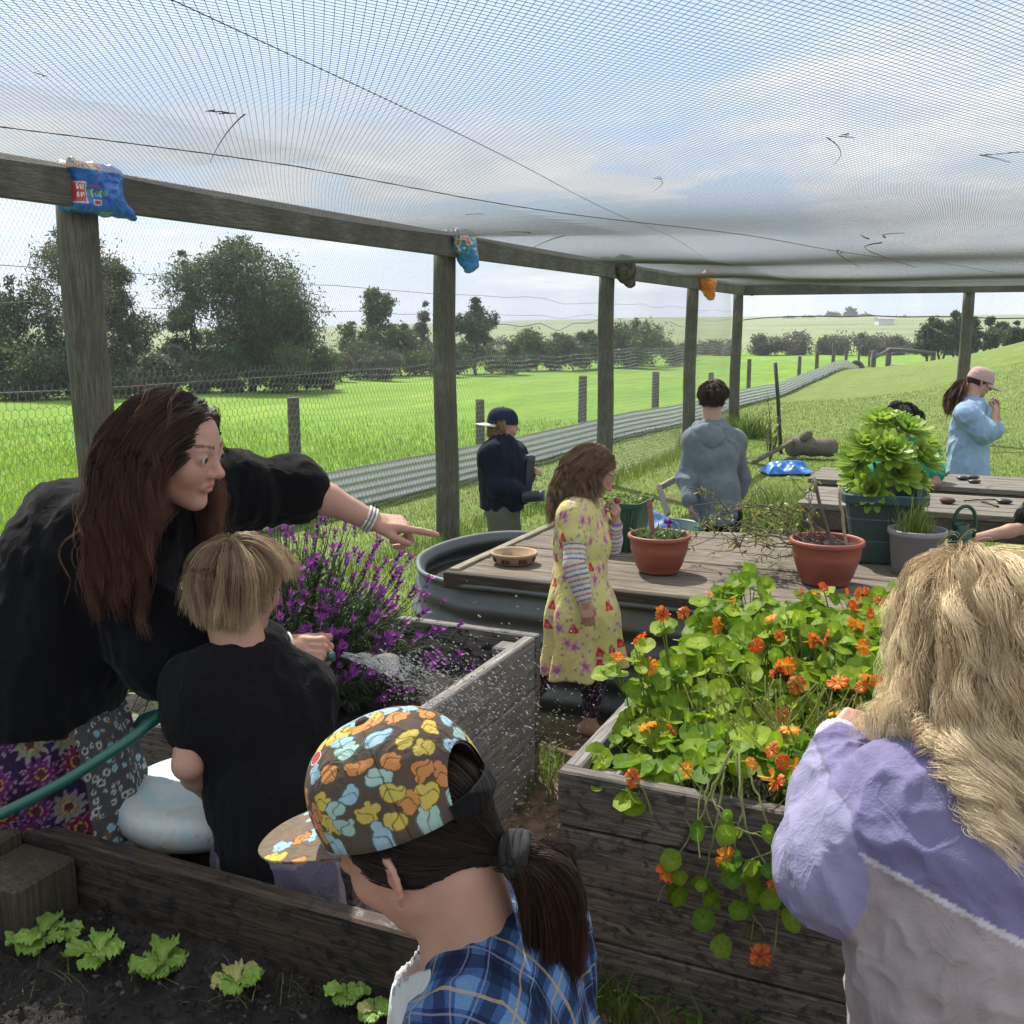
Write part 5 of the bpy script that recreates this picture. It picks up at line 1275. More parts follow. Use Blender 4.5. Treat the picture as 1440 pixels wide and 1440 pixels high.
for k in range(2700):
    e, d = rs.uniform(.52, 2.0), rs.uniform(-.98, .22)
    if e < .66 and d < -.80 and rs.random() < .6: continue
    if d < -.86 and rs.random() < .35: continue
    edge = min(1, (e - .46) / .20)
    hole = math.exp(-((e - .98) ** 2 + (d + .60) ** 2) / .035)
    if rs.random() < hole * .6: continue
    z = .50 + (top_z(e, d) - .50) * (edge ** .6) * (1 - .55 * rs.random() ** 2.2)
    c_ = ED(e, d, z); r_ = rs.uniform(.015, .040) * (1 if rs.random() < .75 else .7)
    nr = V3(rs.normal() * .42 - .05, rs.normal() * .42 - .30, 1.0)
    if rs.random() < .18: nr = V3(rs.normal(), -1 + rs.normal() * .4, .5)
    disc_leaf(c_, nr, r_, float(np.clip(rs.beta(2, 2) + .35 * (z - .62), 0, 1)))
    spots.append(c_)
    b0 = ED(e + rs.normal() * .05, d + rs.normal() * .05, .46); md = (b0 + c_) / 2 + rs.normal(size=3) * .02
    t = np.linspace(0, 1, 6)[:, None]; sq.tube(b0 * (1 - t) ** 2 + 2 * md * t * (1 - t) + c_ * t ** 2, .0017, 4, rcol(rs, ((.20, .30, .06), (.42, .46, .16))), False)
for k in range(260):     # bare pale stems in the gap
    b0 = ED(.98 + rs.normal() * .13, -.60 + rs.normal() * .12, .46); tip = b0 + V3(rs.normal() * .09, rs.normal() * .09, rs.uniform(.10, .26)); sq.tube([b0, (b0 + tip) / 2 + rs.normal(size=3) * .015, tip], .0019, 4, rcol(rs, ((.24, .30, .08), (.50, .48, .20))), False)
# trailing stems over the front board
tq = MB(); tl_sp = []
def vine(pts, r_=.0032, leaves=5, col=(.36, .40, .18)):
    pts = np.array(pts); t = np.linspace(0, 1, 24); k = np.linspace(0, 1, len(pts)); P = np.stack([np.interp(t, k, pts[:, i]) for i in range(3)], 1)
    for _ in range(3): P[1:-1] = (P[:-2] + 2 * P[1:-1] + P[2:]) / 4
    P += rs.normal(size=P.shape) * .0015; tq.tube(P, np.linspace(r_, r_ * .5, 24), 5, col, False)
    for j in range(leaves):
        i = int(rs.integers(8, 24)); o_ = P[i]; d_ = V3(rs.normal() * .6, -.7 + rs.normal() * .3, rs.normal() * .5); e_ = o_ + unit(d_) * rs.uniform(.015, .05)
        tq.tube([o_, (o_ + e_) / 2 + V3(0, 0, .006), e_], .0011, 4, col, False); disc_leaf(e_, d_ + V3(0, -.3, .5), rs.uniform(.013, .03), rs.uniform(.0, .55))
    return P
fd = -1.045
for (pts, lv_) in (([(1030, 1050, .05), (1010, 1090, .0), (985, 1150, -.03), (940, 1230, -.035), (925, 1268, -.035)], 4), ([(1040, 1060, .05), (1040, 1110, -.02), (1050, 1180, -.05), (1090, 1230, -.05), (1095, 1290, -.045), (1088, 1345, -.045)], 7),
                  ([(1020, 1070, .05), (1015, 1115, -.01), (1000, 1190, -.04), (985, 1280, -.04), (1010, 1330, -.04)], 6), ([(1035, 1065, .05), (1045, 1130, -.02), (1030, 1200, -.05), (1045, 1270, -.05), (1075, 1310, -.05)], 7),
                  ([(1050, 1080, .03), (1075, 1140, -.02), (1088, 1200, -.05), (1080, 1255, -.05)], 4), ([(1000, 1085, .03), (990, 1130, -.02), (1010, 1190, -.05), (1050, 1215, -.06), (1100, 1190, -.05)], 3), ([(1025, 1060, .04), (1000, 1120, -.02), (1020, 1160, -.06), (1070, 1175, -.06)], 2)):
    P = []
    for (x_, y_, oo) in pts:      # on the plane of the front board, a little proud of it
        n_ = -DV; o0 = ED(.5, -1.02 + oo); dr = ray(x_, y_); C0_ = V3(0, 0, CAMZ); tt = ((o0 - C0_) @ n_) / (dr @ n_); P.append(C0_ + dr * tt)
    tl_sp.append(vine(P, leaves=lv_))
def nas_flower(seed, col0, col1):
    rs = np.random.default_rng(seed); q = MB()
    for k in range(5):
        a = k * 1.2566 + rs.uniform(-.12, .12); d_ = V3(math.cos(a), math.sin(a), .55)
        n_, m_ = 7, 9; uu = np.linspace(0, 1, n_); vv = np.linspace(-1, 1, m_); U, Vv_ = np.meshgrid(uu, vv, indexing='ij'); L = .026 * rs.uniform(.85, 1.1)
        w_ = L * .52 * np.interp(U, [0, .35, .75, 1], [.10, .35, 1, .82]); rr_ = L * U; z_ = L * (.75 * U - .55 * U ** 2) + .10 * L * U * np.sin(Vv_ * 6 + k) ; tl = w_ * Vv_
        z_ = z_ + .16 * L * U ** 2 * np.sin(Vv_ * 9 + k * 2 + seed) - L * .35 * U ** 3 * (rs.random() - .3); rr_ = rr_ * (1 + .10 * np.sin(Vv_ * 12 + k))
        P = np.stack([rr_ * math.cos(a) - tl * math.sin(a), rr_ * math.sin(a) + tl * math.cos(a), z_], -1).reshape(-1, 3)
        i = (np.arange(n_ - 1)[:, None] * m_ + np.arange(m_ - 1)[None]).ravel()
        c_ = np.array(col0) + (np.array(col1) - np.array(col0)) * (1 - U.reshape(-1, 1)) ** 1.5
        q.raw(P, np.stack([i, i + m_, i + m_ + 1, i + 1], 1), None, c_)
    q.tube([(0, 0, .004), (0, 0, -.012), (.004, 0, -.03)], [.004, .003, .0008], 6, col1)
    return np.vstack(q.v), np.vstack(q.q), np.vstack(q.t), np.vstack(q.c)
fprot = [nas_flower(1, (.78, .16, .010), (.72, .34, .03)), nas_flower(2, (.70, .085, .012), (.70, .20, .02)), nas_flower(3, (.82, .30, .02), (.80, .48, .06)), nas_flower(4, (.74, .20, .03), (.5, .06, .02))]
fm = []
for k, (a, b_, c_, d_) in enumerate(fprot):
    pass
fpx = [(868, 930), (892, 905), (905, 945), (932, 870), (962, 868), (1005, 885), (1063, 912), (1095, 900), (1130, 838), (1150, 905), (1158, 830), (1192, 860), (1190, 840), (1212, 840), (1205, 885), (1148, 840), (1208, 915), (1207, 975), (1178, 965), (1105, 940), (1098, 945), (1120, 970), (1100, 1012), (1106, 1035), (910, 1027), (945, 1030), (1225, 960), (1240, 965), (1098, 1080), (1085, 1062), (1088, 1100), (1055, 1080), (1120, 1085), (1100, 1110), (888, 1098), (970, 1090), (1030, 850), (1085, 875), (1180, 1010), (1222, 868), (1000, 840), (915, 940), (1140, 905), (1010, 880), (1068, 915), (1165, 900), (1235, 850), (1015, 1215), (1090, 1256), (1075, 1352), (935, 1238)]
fpx += [(None, (rs.uniform(1.25, 2.0), rs.uniform(-.95, .1))) for _ in range(34)]
for k, (x_, y_) in enumerate(fpx):
    if x_ is None: c_ = ED(y_[0], y_[1], top_z(*y_) + rs.uniform(-.02, .02)); x_, y_ = 1400, 950
    elif y_ > 1120:
        n_ = -DV; o0 = ED(.5, -1.085); dr = ray(x_, y_); C0_ = V3(0, 0, CAMZ); c_ = C0_ + dr * (((o0 - C0_) @ n_) / (dr @ n_))
    else:      # walk along the sight line until it meets the top of the foliage
        C0_ = V3(0, 0, CAMZ); dr = ray(x_, y_); c_ = None
        for tt in np.arange(1.9, 3.6, .01):
            p = C0_ + dr * tt; r0 = p - V3(.10, 3.44, 0); e, d = r0 @ EV, r0 @ DV
            if .50 < e < 2.1 and -1.02 < d < .3 and p[2] < top_z(e, d) + .012: c_ = p; break
        if c_ is None: c_ = C0_ + dr * 2.75
    if y_ < 1120 and (x_ < 940 or y_ < 862):
        b0 = ED(max(.56, (c_ - V3(.10, 3.44, 0)) @ EV + .06), (c_ - V3(.10, 3.44, 0)) @ DV - .03, .50); t = np.linspace(0, 1, 7)[:, None]; md = (b0 + c_) / 2 + V3(0, 0, .05); sq.tube(b0 * (1 - t) ** 2 + 2 * md * t * (1 - t) + c_ * t ** 2, .0019, 4, (.28, .36, .10), False)
        for _ in range(5): e_ = c_ + rs.normal(size=3) * [.035, .03, .018] - V3(-.01, 0, .03); disc_leaf(e_, V3(rs.normal() * .4, -.4 + rs.normal() * .3, 1), rs.uniform(.016, .034), rs.uniform(.2, .9)); sq.tube([c_ * .6 + b0 * .4, (c_ + e_) / 2 - V3(0, 0, .01), e_], .0013, 4, (.28, .36, .10), False)
    V0, Q0, T0, C0 = fprot[k % 4 if y_ > 830 else 0]
    if k < 4: ob_ = mesh_np('flower', V0, [Q0, T0], mnfl, None, True, C0); fm.append(ob_.data)
    else: ob_ = bpy.data.objects.new('flower', fm[int(rs.integers(4))]); COL.objects.link(ob_)
    ob_.parent = na; ob_.matrix_parent_inverse = Matrix.Translation(-na.location)
    A = orient(V3(rs.normal() * .9, -.55 + rs.normal() * .7, .6 + rs.normal() * .4)); sc_ = rs.uniform(.62, 1.05); c_ = c_ + V3(rs.normal() * .006, 0, .016 - .010 * rs.random())
    M = Matrix(np.array(A.T * sc_).tolist()).to_4x4(); M.translation = Vector(c_.tolist()); ob_.matrix_basis = M
lq.build('leaves', mnas, na, True, True); sq.build('stems', mnas, na, True, True); tq.build('trailing_stems', mnas, na, True, True)
# broad-bladed weeds at the foot of the nasturtium bed
for px, py, s_, lb in ((975, 1415, 1.0, 'broad-bladed green weed at the foot of the nasturtium bed'), (868, 1400, .7, 'smaller green weed at the bed corner beside the plaid shirt')):
    c_ = atz(px, py, 0); w_ = thing('broad_weed', lb, 'weed', c_); q = MB()
    for k in range(26):
        a = rs.uniform(0, 6.28); v, f = leafstrip(c_ + rs.normal(size=3) * [.03, .02, 0], V3(math.cos(a), math.sin(a), rs.uniform(.25, 1.2)), V3(0, 0, 1), rs.uniform(.07, .17) * s_, rs.uniform(.009, .017) * s_, 6, .35, fold=.15); q.raw(v, f, None, rcol(rs, ((.07, .15, .025), (.20, .30, .07))))
    q.build('blades', mplant, w_, True, True)

# ================================================================== packets and rags tied over the post tops
def packet(s, label, name, size, paint, seed, mat, amp=.02, flare=None, h=.005, dz=0):
    c = PA + DV * s + EV * .10 + V3(0, 0, ZB + .09 + dz); S = Sdf()
    S.box(c, (size[0], size[1], size[2]), np.array([DV, -EV, [0, 0, 1.]]), .03)
    if flare:
        for (du, dz2, r_) in flare: S.cone(c + DV * du * .3 + V3(0, 0, dz2 * .3) + EV * size[1] * .6, c + DV * du + V3(0, 0, dz2) + EV * size[1] * .8, size[1] * .7, r_, .03)
    Vs, Q = S.mesh(h); n_ = vnormals(Vs, Q); Vs = Vs + n_ * ((ridged(Vs, 11, seed) - .62) * amp + (ridged(Vs, 27, seed + 5) - .6) * amp * .35)[:, None]
    r0 = Vs - c; u, z = r0 @ DV, r0[:, 2]
    o = mesh_np(name, Vs, Q, mat, None, True, paint(u, z, Vs, r0 @ EV)); return tag(o, label, 'packet' if 'packet' in name else 'rag')
mfoil = vcol('foil_packet', .28, bstr=.2, bscale=50, spec=.7, var=.1); mrag = vcol('rag_cloth', .9, bstr=.3)
def inrect(u, z, a, b_, c, d): return (u > a) & (u < b_) & (z > c) & (z < d)
def paint_big(u, z, P, o):
    c = np.tile((.010, .13, .50), (len(u), 1)); c = c.astype(float)
    r = inrect(u - .25 * z * 0, z, -.158, -.095, -.075, .015); c[r] = (.45, .04, .05)
    ed = r & ~inrect(u, z, -.152, -.101, -.069, .009); c[ed] = (.7, .7, .72)
    for k, (za, zb) in enumerate(((-.020, .004), (-.052, -.03))):
        for j in range(4):
            rr = inrect(u, z, -.148 + j * .011, -.142 + j * .011, za, zb); c[rr] = (.75, .72, .7)
    # squiggled two-tone lettering
    for j in range(5):
        u0 = -.085 + j * .019; l = (np.abs(np.hypot((u - u0 - .006) * 1.3, (z + .028 - .004 * math.sin(j * 2))) - .010) < .0032) & ((j % 2 == 0) | (u < u0 + .006)); c[l] = (.42, .55, .06) if j % 2 else (.10, .42, .12)
        l = inrect(u, z, u0 - .001, u0 + .004, -.045, -.012) & (j % 2 == 1); c[l] = (.5, .6, .08)
    c[inrect(u, z, -.075, -.03, -.006, .004)] = (.35, .06, .30)
    r = inrect(u, z, -.060, -.022, -.078, -.056); c[r] = (.7, .7, .72); c[inrect(u, z, -.056, -.026, -.074, -.060)] = (.40, .04, .06)
    t = (z > .070) & (u < -.02); k = vnoise(P, 45, 4); c[t] = np.where((k > .62)[:, None], (.7, .55, .25), np.where((k > .45)[:, None], (.45, .07, .05), np.where((k > .3)[:, None], (.6, .6, .58), (.03, .03, .03))))[t]
    return c
packet(-.02, 'large blue printed snack packet wrapped over the leftmost post top', 'snack_packet', (.135, .075, .10), paint_big, 3, mfoil, .026, [(.19, -.11, .012), (-.15, .09, .02)], .004)
def paint_small(u, z, P, o):
    c = np.tile(np.array((.012, .20, .55)), (len(u), 1)); k = vnoise(P, 28, 6)
    c[k > .55] = (.62, .62, .45); c[(k > .66)] = (.65, .45, .05); c[(k < .30)] = (.10, .30, .22); c[(k > .74)] = (.5, .12, .2); c[(z < -.09)] = (.012, .20, .55); return c
packet(3.50, 'small blue and yellow snack packet hanging on the second post top', 'snack_packet', (.11, .12, .075), paint_small, 9, mfoil, .035, [(.07, -.17, .05), (-.16, .05, .015)], .005, .02)
def flat(c0, c1, sc, sd): return lambda u, z, P, o: np.where((vnoise(P, sc, sd) > .5)[:, None], np.array(c0), np.array(c1))
packet(7.28, 'dirty grey-brown rag tied over the third post top', 'tied_rag', (.12, .16, .085), flat((.10, .085, .075), (.05, .042, .038), 22, 2), 12, mrag, .05, [(.14, -.17, .04), (-.16, .05, .02)], .007, .035)
packet(10.95, 'orange packet drooping from the fourth post top', 'snack_packet', (.12, .17, .06), flat((.72, .22, .01), (.62, .15, .01), 18, 5), 15, mfoil, .04, [(.10, -.22, .05), (.17, -.08, .03), (-.2, .06, .015)], .007, .045)
packet(13.98, 'red patterned rag on the corner post top', 'tied_rag', (.10, .13, .06), flat((.36, .03, .05), (.55, .25, .25), 26, 7), 18, mrag, .035, [(.12, -.10, .03)], .007, .05)

# crumbs of soil on the near bed
n = 5200; e_ = rng.uniform(-.45, .70, n); d_ = rng.uniform(-2.4, -1.76, n); P = V3(.10, 3.44, 0) + e_[:, None] * EV + d_[:, None] * DV; P[:, 2] = .405 + (fbm(P * [1, 1, 0] + [0, 0, .405], 5, 3, 3) - .5) * .05
r_ = .0012 + .006 * rng.random(n) ** 3; D_ = np.array([[1, 0, 0], [-1, 0, 0], [0, 1, 0], [0, -1, 0], [0, 0, 1], [0, 0, -1.]]); Vs = P[:, None] + D_[None] * (r_[:, None] * rng.uniform(.5, 1.3, (n, 6)))[..., None] + rng.normal(size=(n, 6, 3)) * r_[:, None, None] * .25 + V3(0, 0, .008)
F_ = np.array([[0, 2, 4], [2, 1, 4], [1, 3, 4], [3, 0, 4], [2, 0, 5], [1, 2, 5], [3, 1, 5], [0, 3, 5]]); T_ = (np.arange(n)[:, None, None] * 6 + F_[None]).reshape(-1, 3)
cl = np.array([(.016, .012, .010), (.035, .027, .022), (.009, .007, .006), (.075, .058, .045)])[rng.choice(4, n, p=(.4, .3, .22, .08))]
tag(mesh_np('soil_crumbs', Vs.reshape(-1, 3), T_, vcol('crumbs', .95, bstr=0), None, False, np.repeat(cl, 6, 0)), 'dark crumbs of soil lying over the near lettuce bed', 'soil', kind='stuff')
# ================================================================== people: building blocks
mskin = vcol('skin', .52, sss=.12, bscale=420, bstr=.22, var=.08, vscale=26, spec=.38, mottle=.16)
mcloth = vcol('cloth', .9, bscale=420, bstr=.35, sheen=.03, var=.10, vscale=14, spec=.1, wrinkle=.32)
mknit = vcol('knit', .94, bscale=260, bstr=.5, sheen=.05, var=.12, vscale=10, spec=.08, wrinkle=.20)
mhair = vcol('hair', .5, bstr=0, var=.12, vscale=60, spec=.28)
meye = vcol('eye', .15, bstr=0, var=0, spec=.6)
def axes(fwd, up=(0, 0, 1)):
    f = unit(fwd); r = unit(np.cross(f, np.asarray(up, float))); return np.array([r, f, np.cross(r, f)])     # rows: right, forward, up
class Head:
    def __init__(s, c, fwd, up, H): s.c = np.asarray(c, float); s.A = axes(fwd, up); s.H = H
    def w(s, x, y, z): return s.c + s.H * (x * s.A[0] + y * s.A[1] + z * s.A[2])
    def wv(s, L): return s.c + s.H * (np.asarray(L) @ s.A)
    def loc(s, P): return ((np.asarray(P) - s.c) @ s.A.T) / s.H
CR_C, CR_R = V3(0, -.04, .13), V3(.335, .425, .365)
def add_head(S, h, adult=0, ears=True):
    H = h.H; w = h.w; A = h.A
    S.ell(w(*CR_C), CR_R * H, A, .02 * H)
    S.ell(w(0, .10, -.12), V3(.275, .285, .36) * H, A, .10 * H)
    S.cone(w(-.20, .03, -.20), w(-.05, .24, -.40), .085 * H, .075 * H, .09 * H); S.cone(w(.20, .03, -.20), w(.05, .24, -.40), .085 * H, .075 * H, .09 * H)
    S.ell(w(0, .285, -.415), V3(.085, .07, .065) * H, A, .06 * H)
    for sx in (-1, 1): S.ell(w(sx * .155, .245, -.11), V3(.115, .11, .12) * H, A, .08 * H)
    S.cone(w(-.16, .315, .105), w(.16, .315, .105), .055 * H, .055 * H, .07 * H)              # brow
    S.cone(w(0, .36, .06), w(0, .445, -.10), .035 * H, .046 * H, .05 * H)                     # nose
    S.ell(w(0, .455, -.105), V3(.045, .05, .042) * H, A, .03 * H)
    for sx in (-1, 1):
        S.ell(w(sx * .048, .405, -.125), V3(.034, .04, .03) * H, A, .03 * H)
        S.ell(w(sx * .15, .415, .03), V3(.085, .062, .05) * H, A, .045 * H, 's')              # eye hollow
        S.ell(w(sx * .15, .33, .028), V3(.07, .066, .06) * H, A, .018 * H)                    # lids over the ball
        S.ell(w(sx * .15, .395, .024), V3(.058, .03, .0135) * H, A, .006 * H, 's')             # eye opening
    S.cone(w(-.085, .345, -.245), w(.085, .345, -.245), .030 * H, .030 * H, .03 * H); S.ell(w(0, .365, -.232), V3(.085, .035, .026) * H, A, .02 * H); S.ell(w(0, .36, -.278), V3(.075, .036, .027) * H, A, .02 * H)
    S.ell(w(0, .405, -.255), V3(.085, .04, .009) * H, A, .012 * H, 's')
    if ears:
        for sx in (-1, 1):
            E = axes(A[1] * .5 + A[0] * sx * .8, A[2] - A[1] * .25)
            eo = w(sx * .338, -.045, -.02); up_, bk_, ou_ = A[2] - A[1] * .22, -A[1] * .80 + A[0] * sx * .52, A[0] * sx
            S.ell(eo, V3(.062, .018, .118) * H, E, .015 * H)
            hx = [eo + H * (bk_ * (.072 * math.sin(t)) + up_ * (.118 * math.cos(t)) + ou_ * .012) for t in np.linspace(-.75, 2.7, 9)]
            for u_, v_ in zip(hx[:-1], hx[1:]): S.cone(u_, v_, .0175 * H, .0175 * H, .008 * H)
            S.ell(eo - up_ * .125 * H + bk_ * .01 * H, V3(.026, .022, .034) * H, E, .012 * H); S.cone(eo - bk_ * .05 * H + up_ * .02 * H, eo - bk_ * .055 * H - up_ * .04 * H, .016 * H, .014 * H, .012 * H)
            S.ell(eo + ou_ * .022 * H + bk_ * .004 * H - up_ * .01 * H, V3(.030, .016, .062) * H, E, .012 * H, 's')
def head_col(P, h, tone, lip=(.45, .16, .13), brow=(.10, .06, .04), rosy=.5):
    L = h.loc(P); c = np.tile(np.asarray(tone, float), (len(P), 1)); x, y, z = np.abs(L[:, 0]), L[:, 1], L[:, 2]
    inh = (np.abs(L) < [.5, .6, .6]).all(1)
    g = lambda cx, cy, cz, r: np.exp(-(((x - cx) / r) ** 2 + ((y - cy) / r) ** 2 + ((z - cz) / r) ** 2))[:, None] * inh[:, None]
    red = np.array((1.10, .74, .68)) * c; c = c + (red - c) * rosy * np.clip(g(.19, .27, -.12, .12) + g(0, .46, -.10, .08) + g(.36, -.03, -.02, .12), 0, 1)
    l = inh & (y > .30) & (x < .10) & (np.abs(z + .255) < .045 - .25 * np.maximum(x - .02, 0)); c[l] = c[l] * .35 + np.array(lip) * .65
    l = inh & (y > .24) & (x > .05) & (x < .24) & (np.abs(z - .125 - .10 * np.sin((x - .05) * 11) * .25) < .013); c[l] = np.array(brow)
    l = inh & (y > .30) & (np.hypot((x - .15), (z - .024) * 2.6) < .066) & (np.hypot((x - .15), (z - .024) * 2.6) > .05); c[l] = c[l] * .5 + np.array(brow) * .3
    return c
def add_eyes(h, parent, iris=(.07, .05, .03)):
    for sx in (-1, 1):
        q = MB(); c0 = h.w(sx * .15, .335, .026); f = unit(h.A[1]); r = .060 * h.H; A = axes(f, h.A[2])
        th = np.linspace(0, math.pi, 14); prof = [(r * math.sin(t) + 1e-5, r * math.cos(t)) for t in th[::-1]]
        n0 = q.n; q.lathe(c0, prof, 18, np.array([A[0], A[2], A[1]]) if False else np.array([A[0], -A[2], A[1]]))
        Vs = q.v[-1]; cs = (Vs - c0) @ f / r; cc = np.tile((.62, .60, .57), (len(Vs), 1)); cc[cs > .86] = iris; cc[cs > .955] = (.01, .01, .01); q.c[-1] = cc
        q.build('eye', meye, parent, True, True)
# ------------------------------------------------------------------ hands
def add_hand(S, wrist, f, b, side, L, curl, spread=.10, thumb=(.9, .55, .35, .25), k=.006):
    """wrist, f = direction of the fingers, b = back of the hand; side +1 right -1 left;
    curl: per finger (index..little) bends in radians at the three joints"""
    f = unit(f); b = unit(b - f * (np.asarray(b) @ f)); t = np.cross(b, f) * side
    W0 = np.asarray(wrist, float); P_ = lambda x, y, z: W0 + L * (x * f + y * t + z * b)
    S.ecap(P_(-.06, 0, 0), P_(.12, .0, 0), t, (.145 * L, .11 * L), (.17 * L, .105 * L), .03 * L)
    S.box(P_(.27, -.005, -.005), V3(.24, .205, .070) * L, np.array([f, t, b]), .068 * L, .05 * L)
    S.ell(P_(.20, .13, -.05), V3(.17, .10, .075) * L, np.array([f, t, b]), .05 * L)
    lens = ((.245, .15, .115), (.27, .17, .12), (.25, .16, .115), (.19, .12, .10)); ys = (.155, .052, -.052, -.150); xs = (.47, .50, .48, .43)
    for i in range(4):
        p = P_(xs[i], ys[i], -.0); a = 0; d0 = unit(f + t * spread * (1.2 - .8 * i)); r = (.054, .056, .053, .046)[i] * L
        S.cone(P_(xs[i] - .16, ys[i] * .85, -.0), p, r * 1.05, r * 1.08, .03 * L)
        for j in range(3):
            a += curl[i][j]; dd = d0 * math.cos(a) - b * math.sin(a); e = p + dd * lens[i][j] * L
            S.cone(p, e, r * (1.06 - .09 * j), r * (.95 - .10 * j), k * .6 if i else k); p = e
    sp, dn, c1, c2 = thumb
    d0 = unit(f * math.cos(sp) + t * math.sin(sp) - b * dn * .6); p = P_(.10, .15, -.045)
    for j, (ln, rr, bend) in enumerate(((.20, .070, 0), (.17, .058, c1), (.13, .050, c2))):
        d0 = unit(d0 + (f * .8 - t * .55 - b * .25) * bend); e = p + d0 * ln * L; S.cone(p, e, rr * L, rr * .88 * L, .03 * L if j == 0 else k); p = e
FIST = [(1.1, 1.3, .8)] * 4; RELAX = [(.30, .35, .2), (.35, .4, .25), (.42, .45, .3), (.5, .5, .3)]; GRIP = [(.75, .9, .6), (.8, 1.0, .6), (.85, 1.0, .6), (.9, 1.0, .6)]
POINT = [(.06, .05, .03), (1.05, 1.25, .7), (1.1, 1.25, .7), (1.1, 1.2, .7)]; PINCH = [(.6, .75, .4), (.7, .9, .5), (.85, 1.0, .6), (.9, 1.0, .6)]
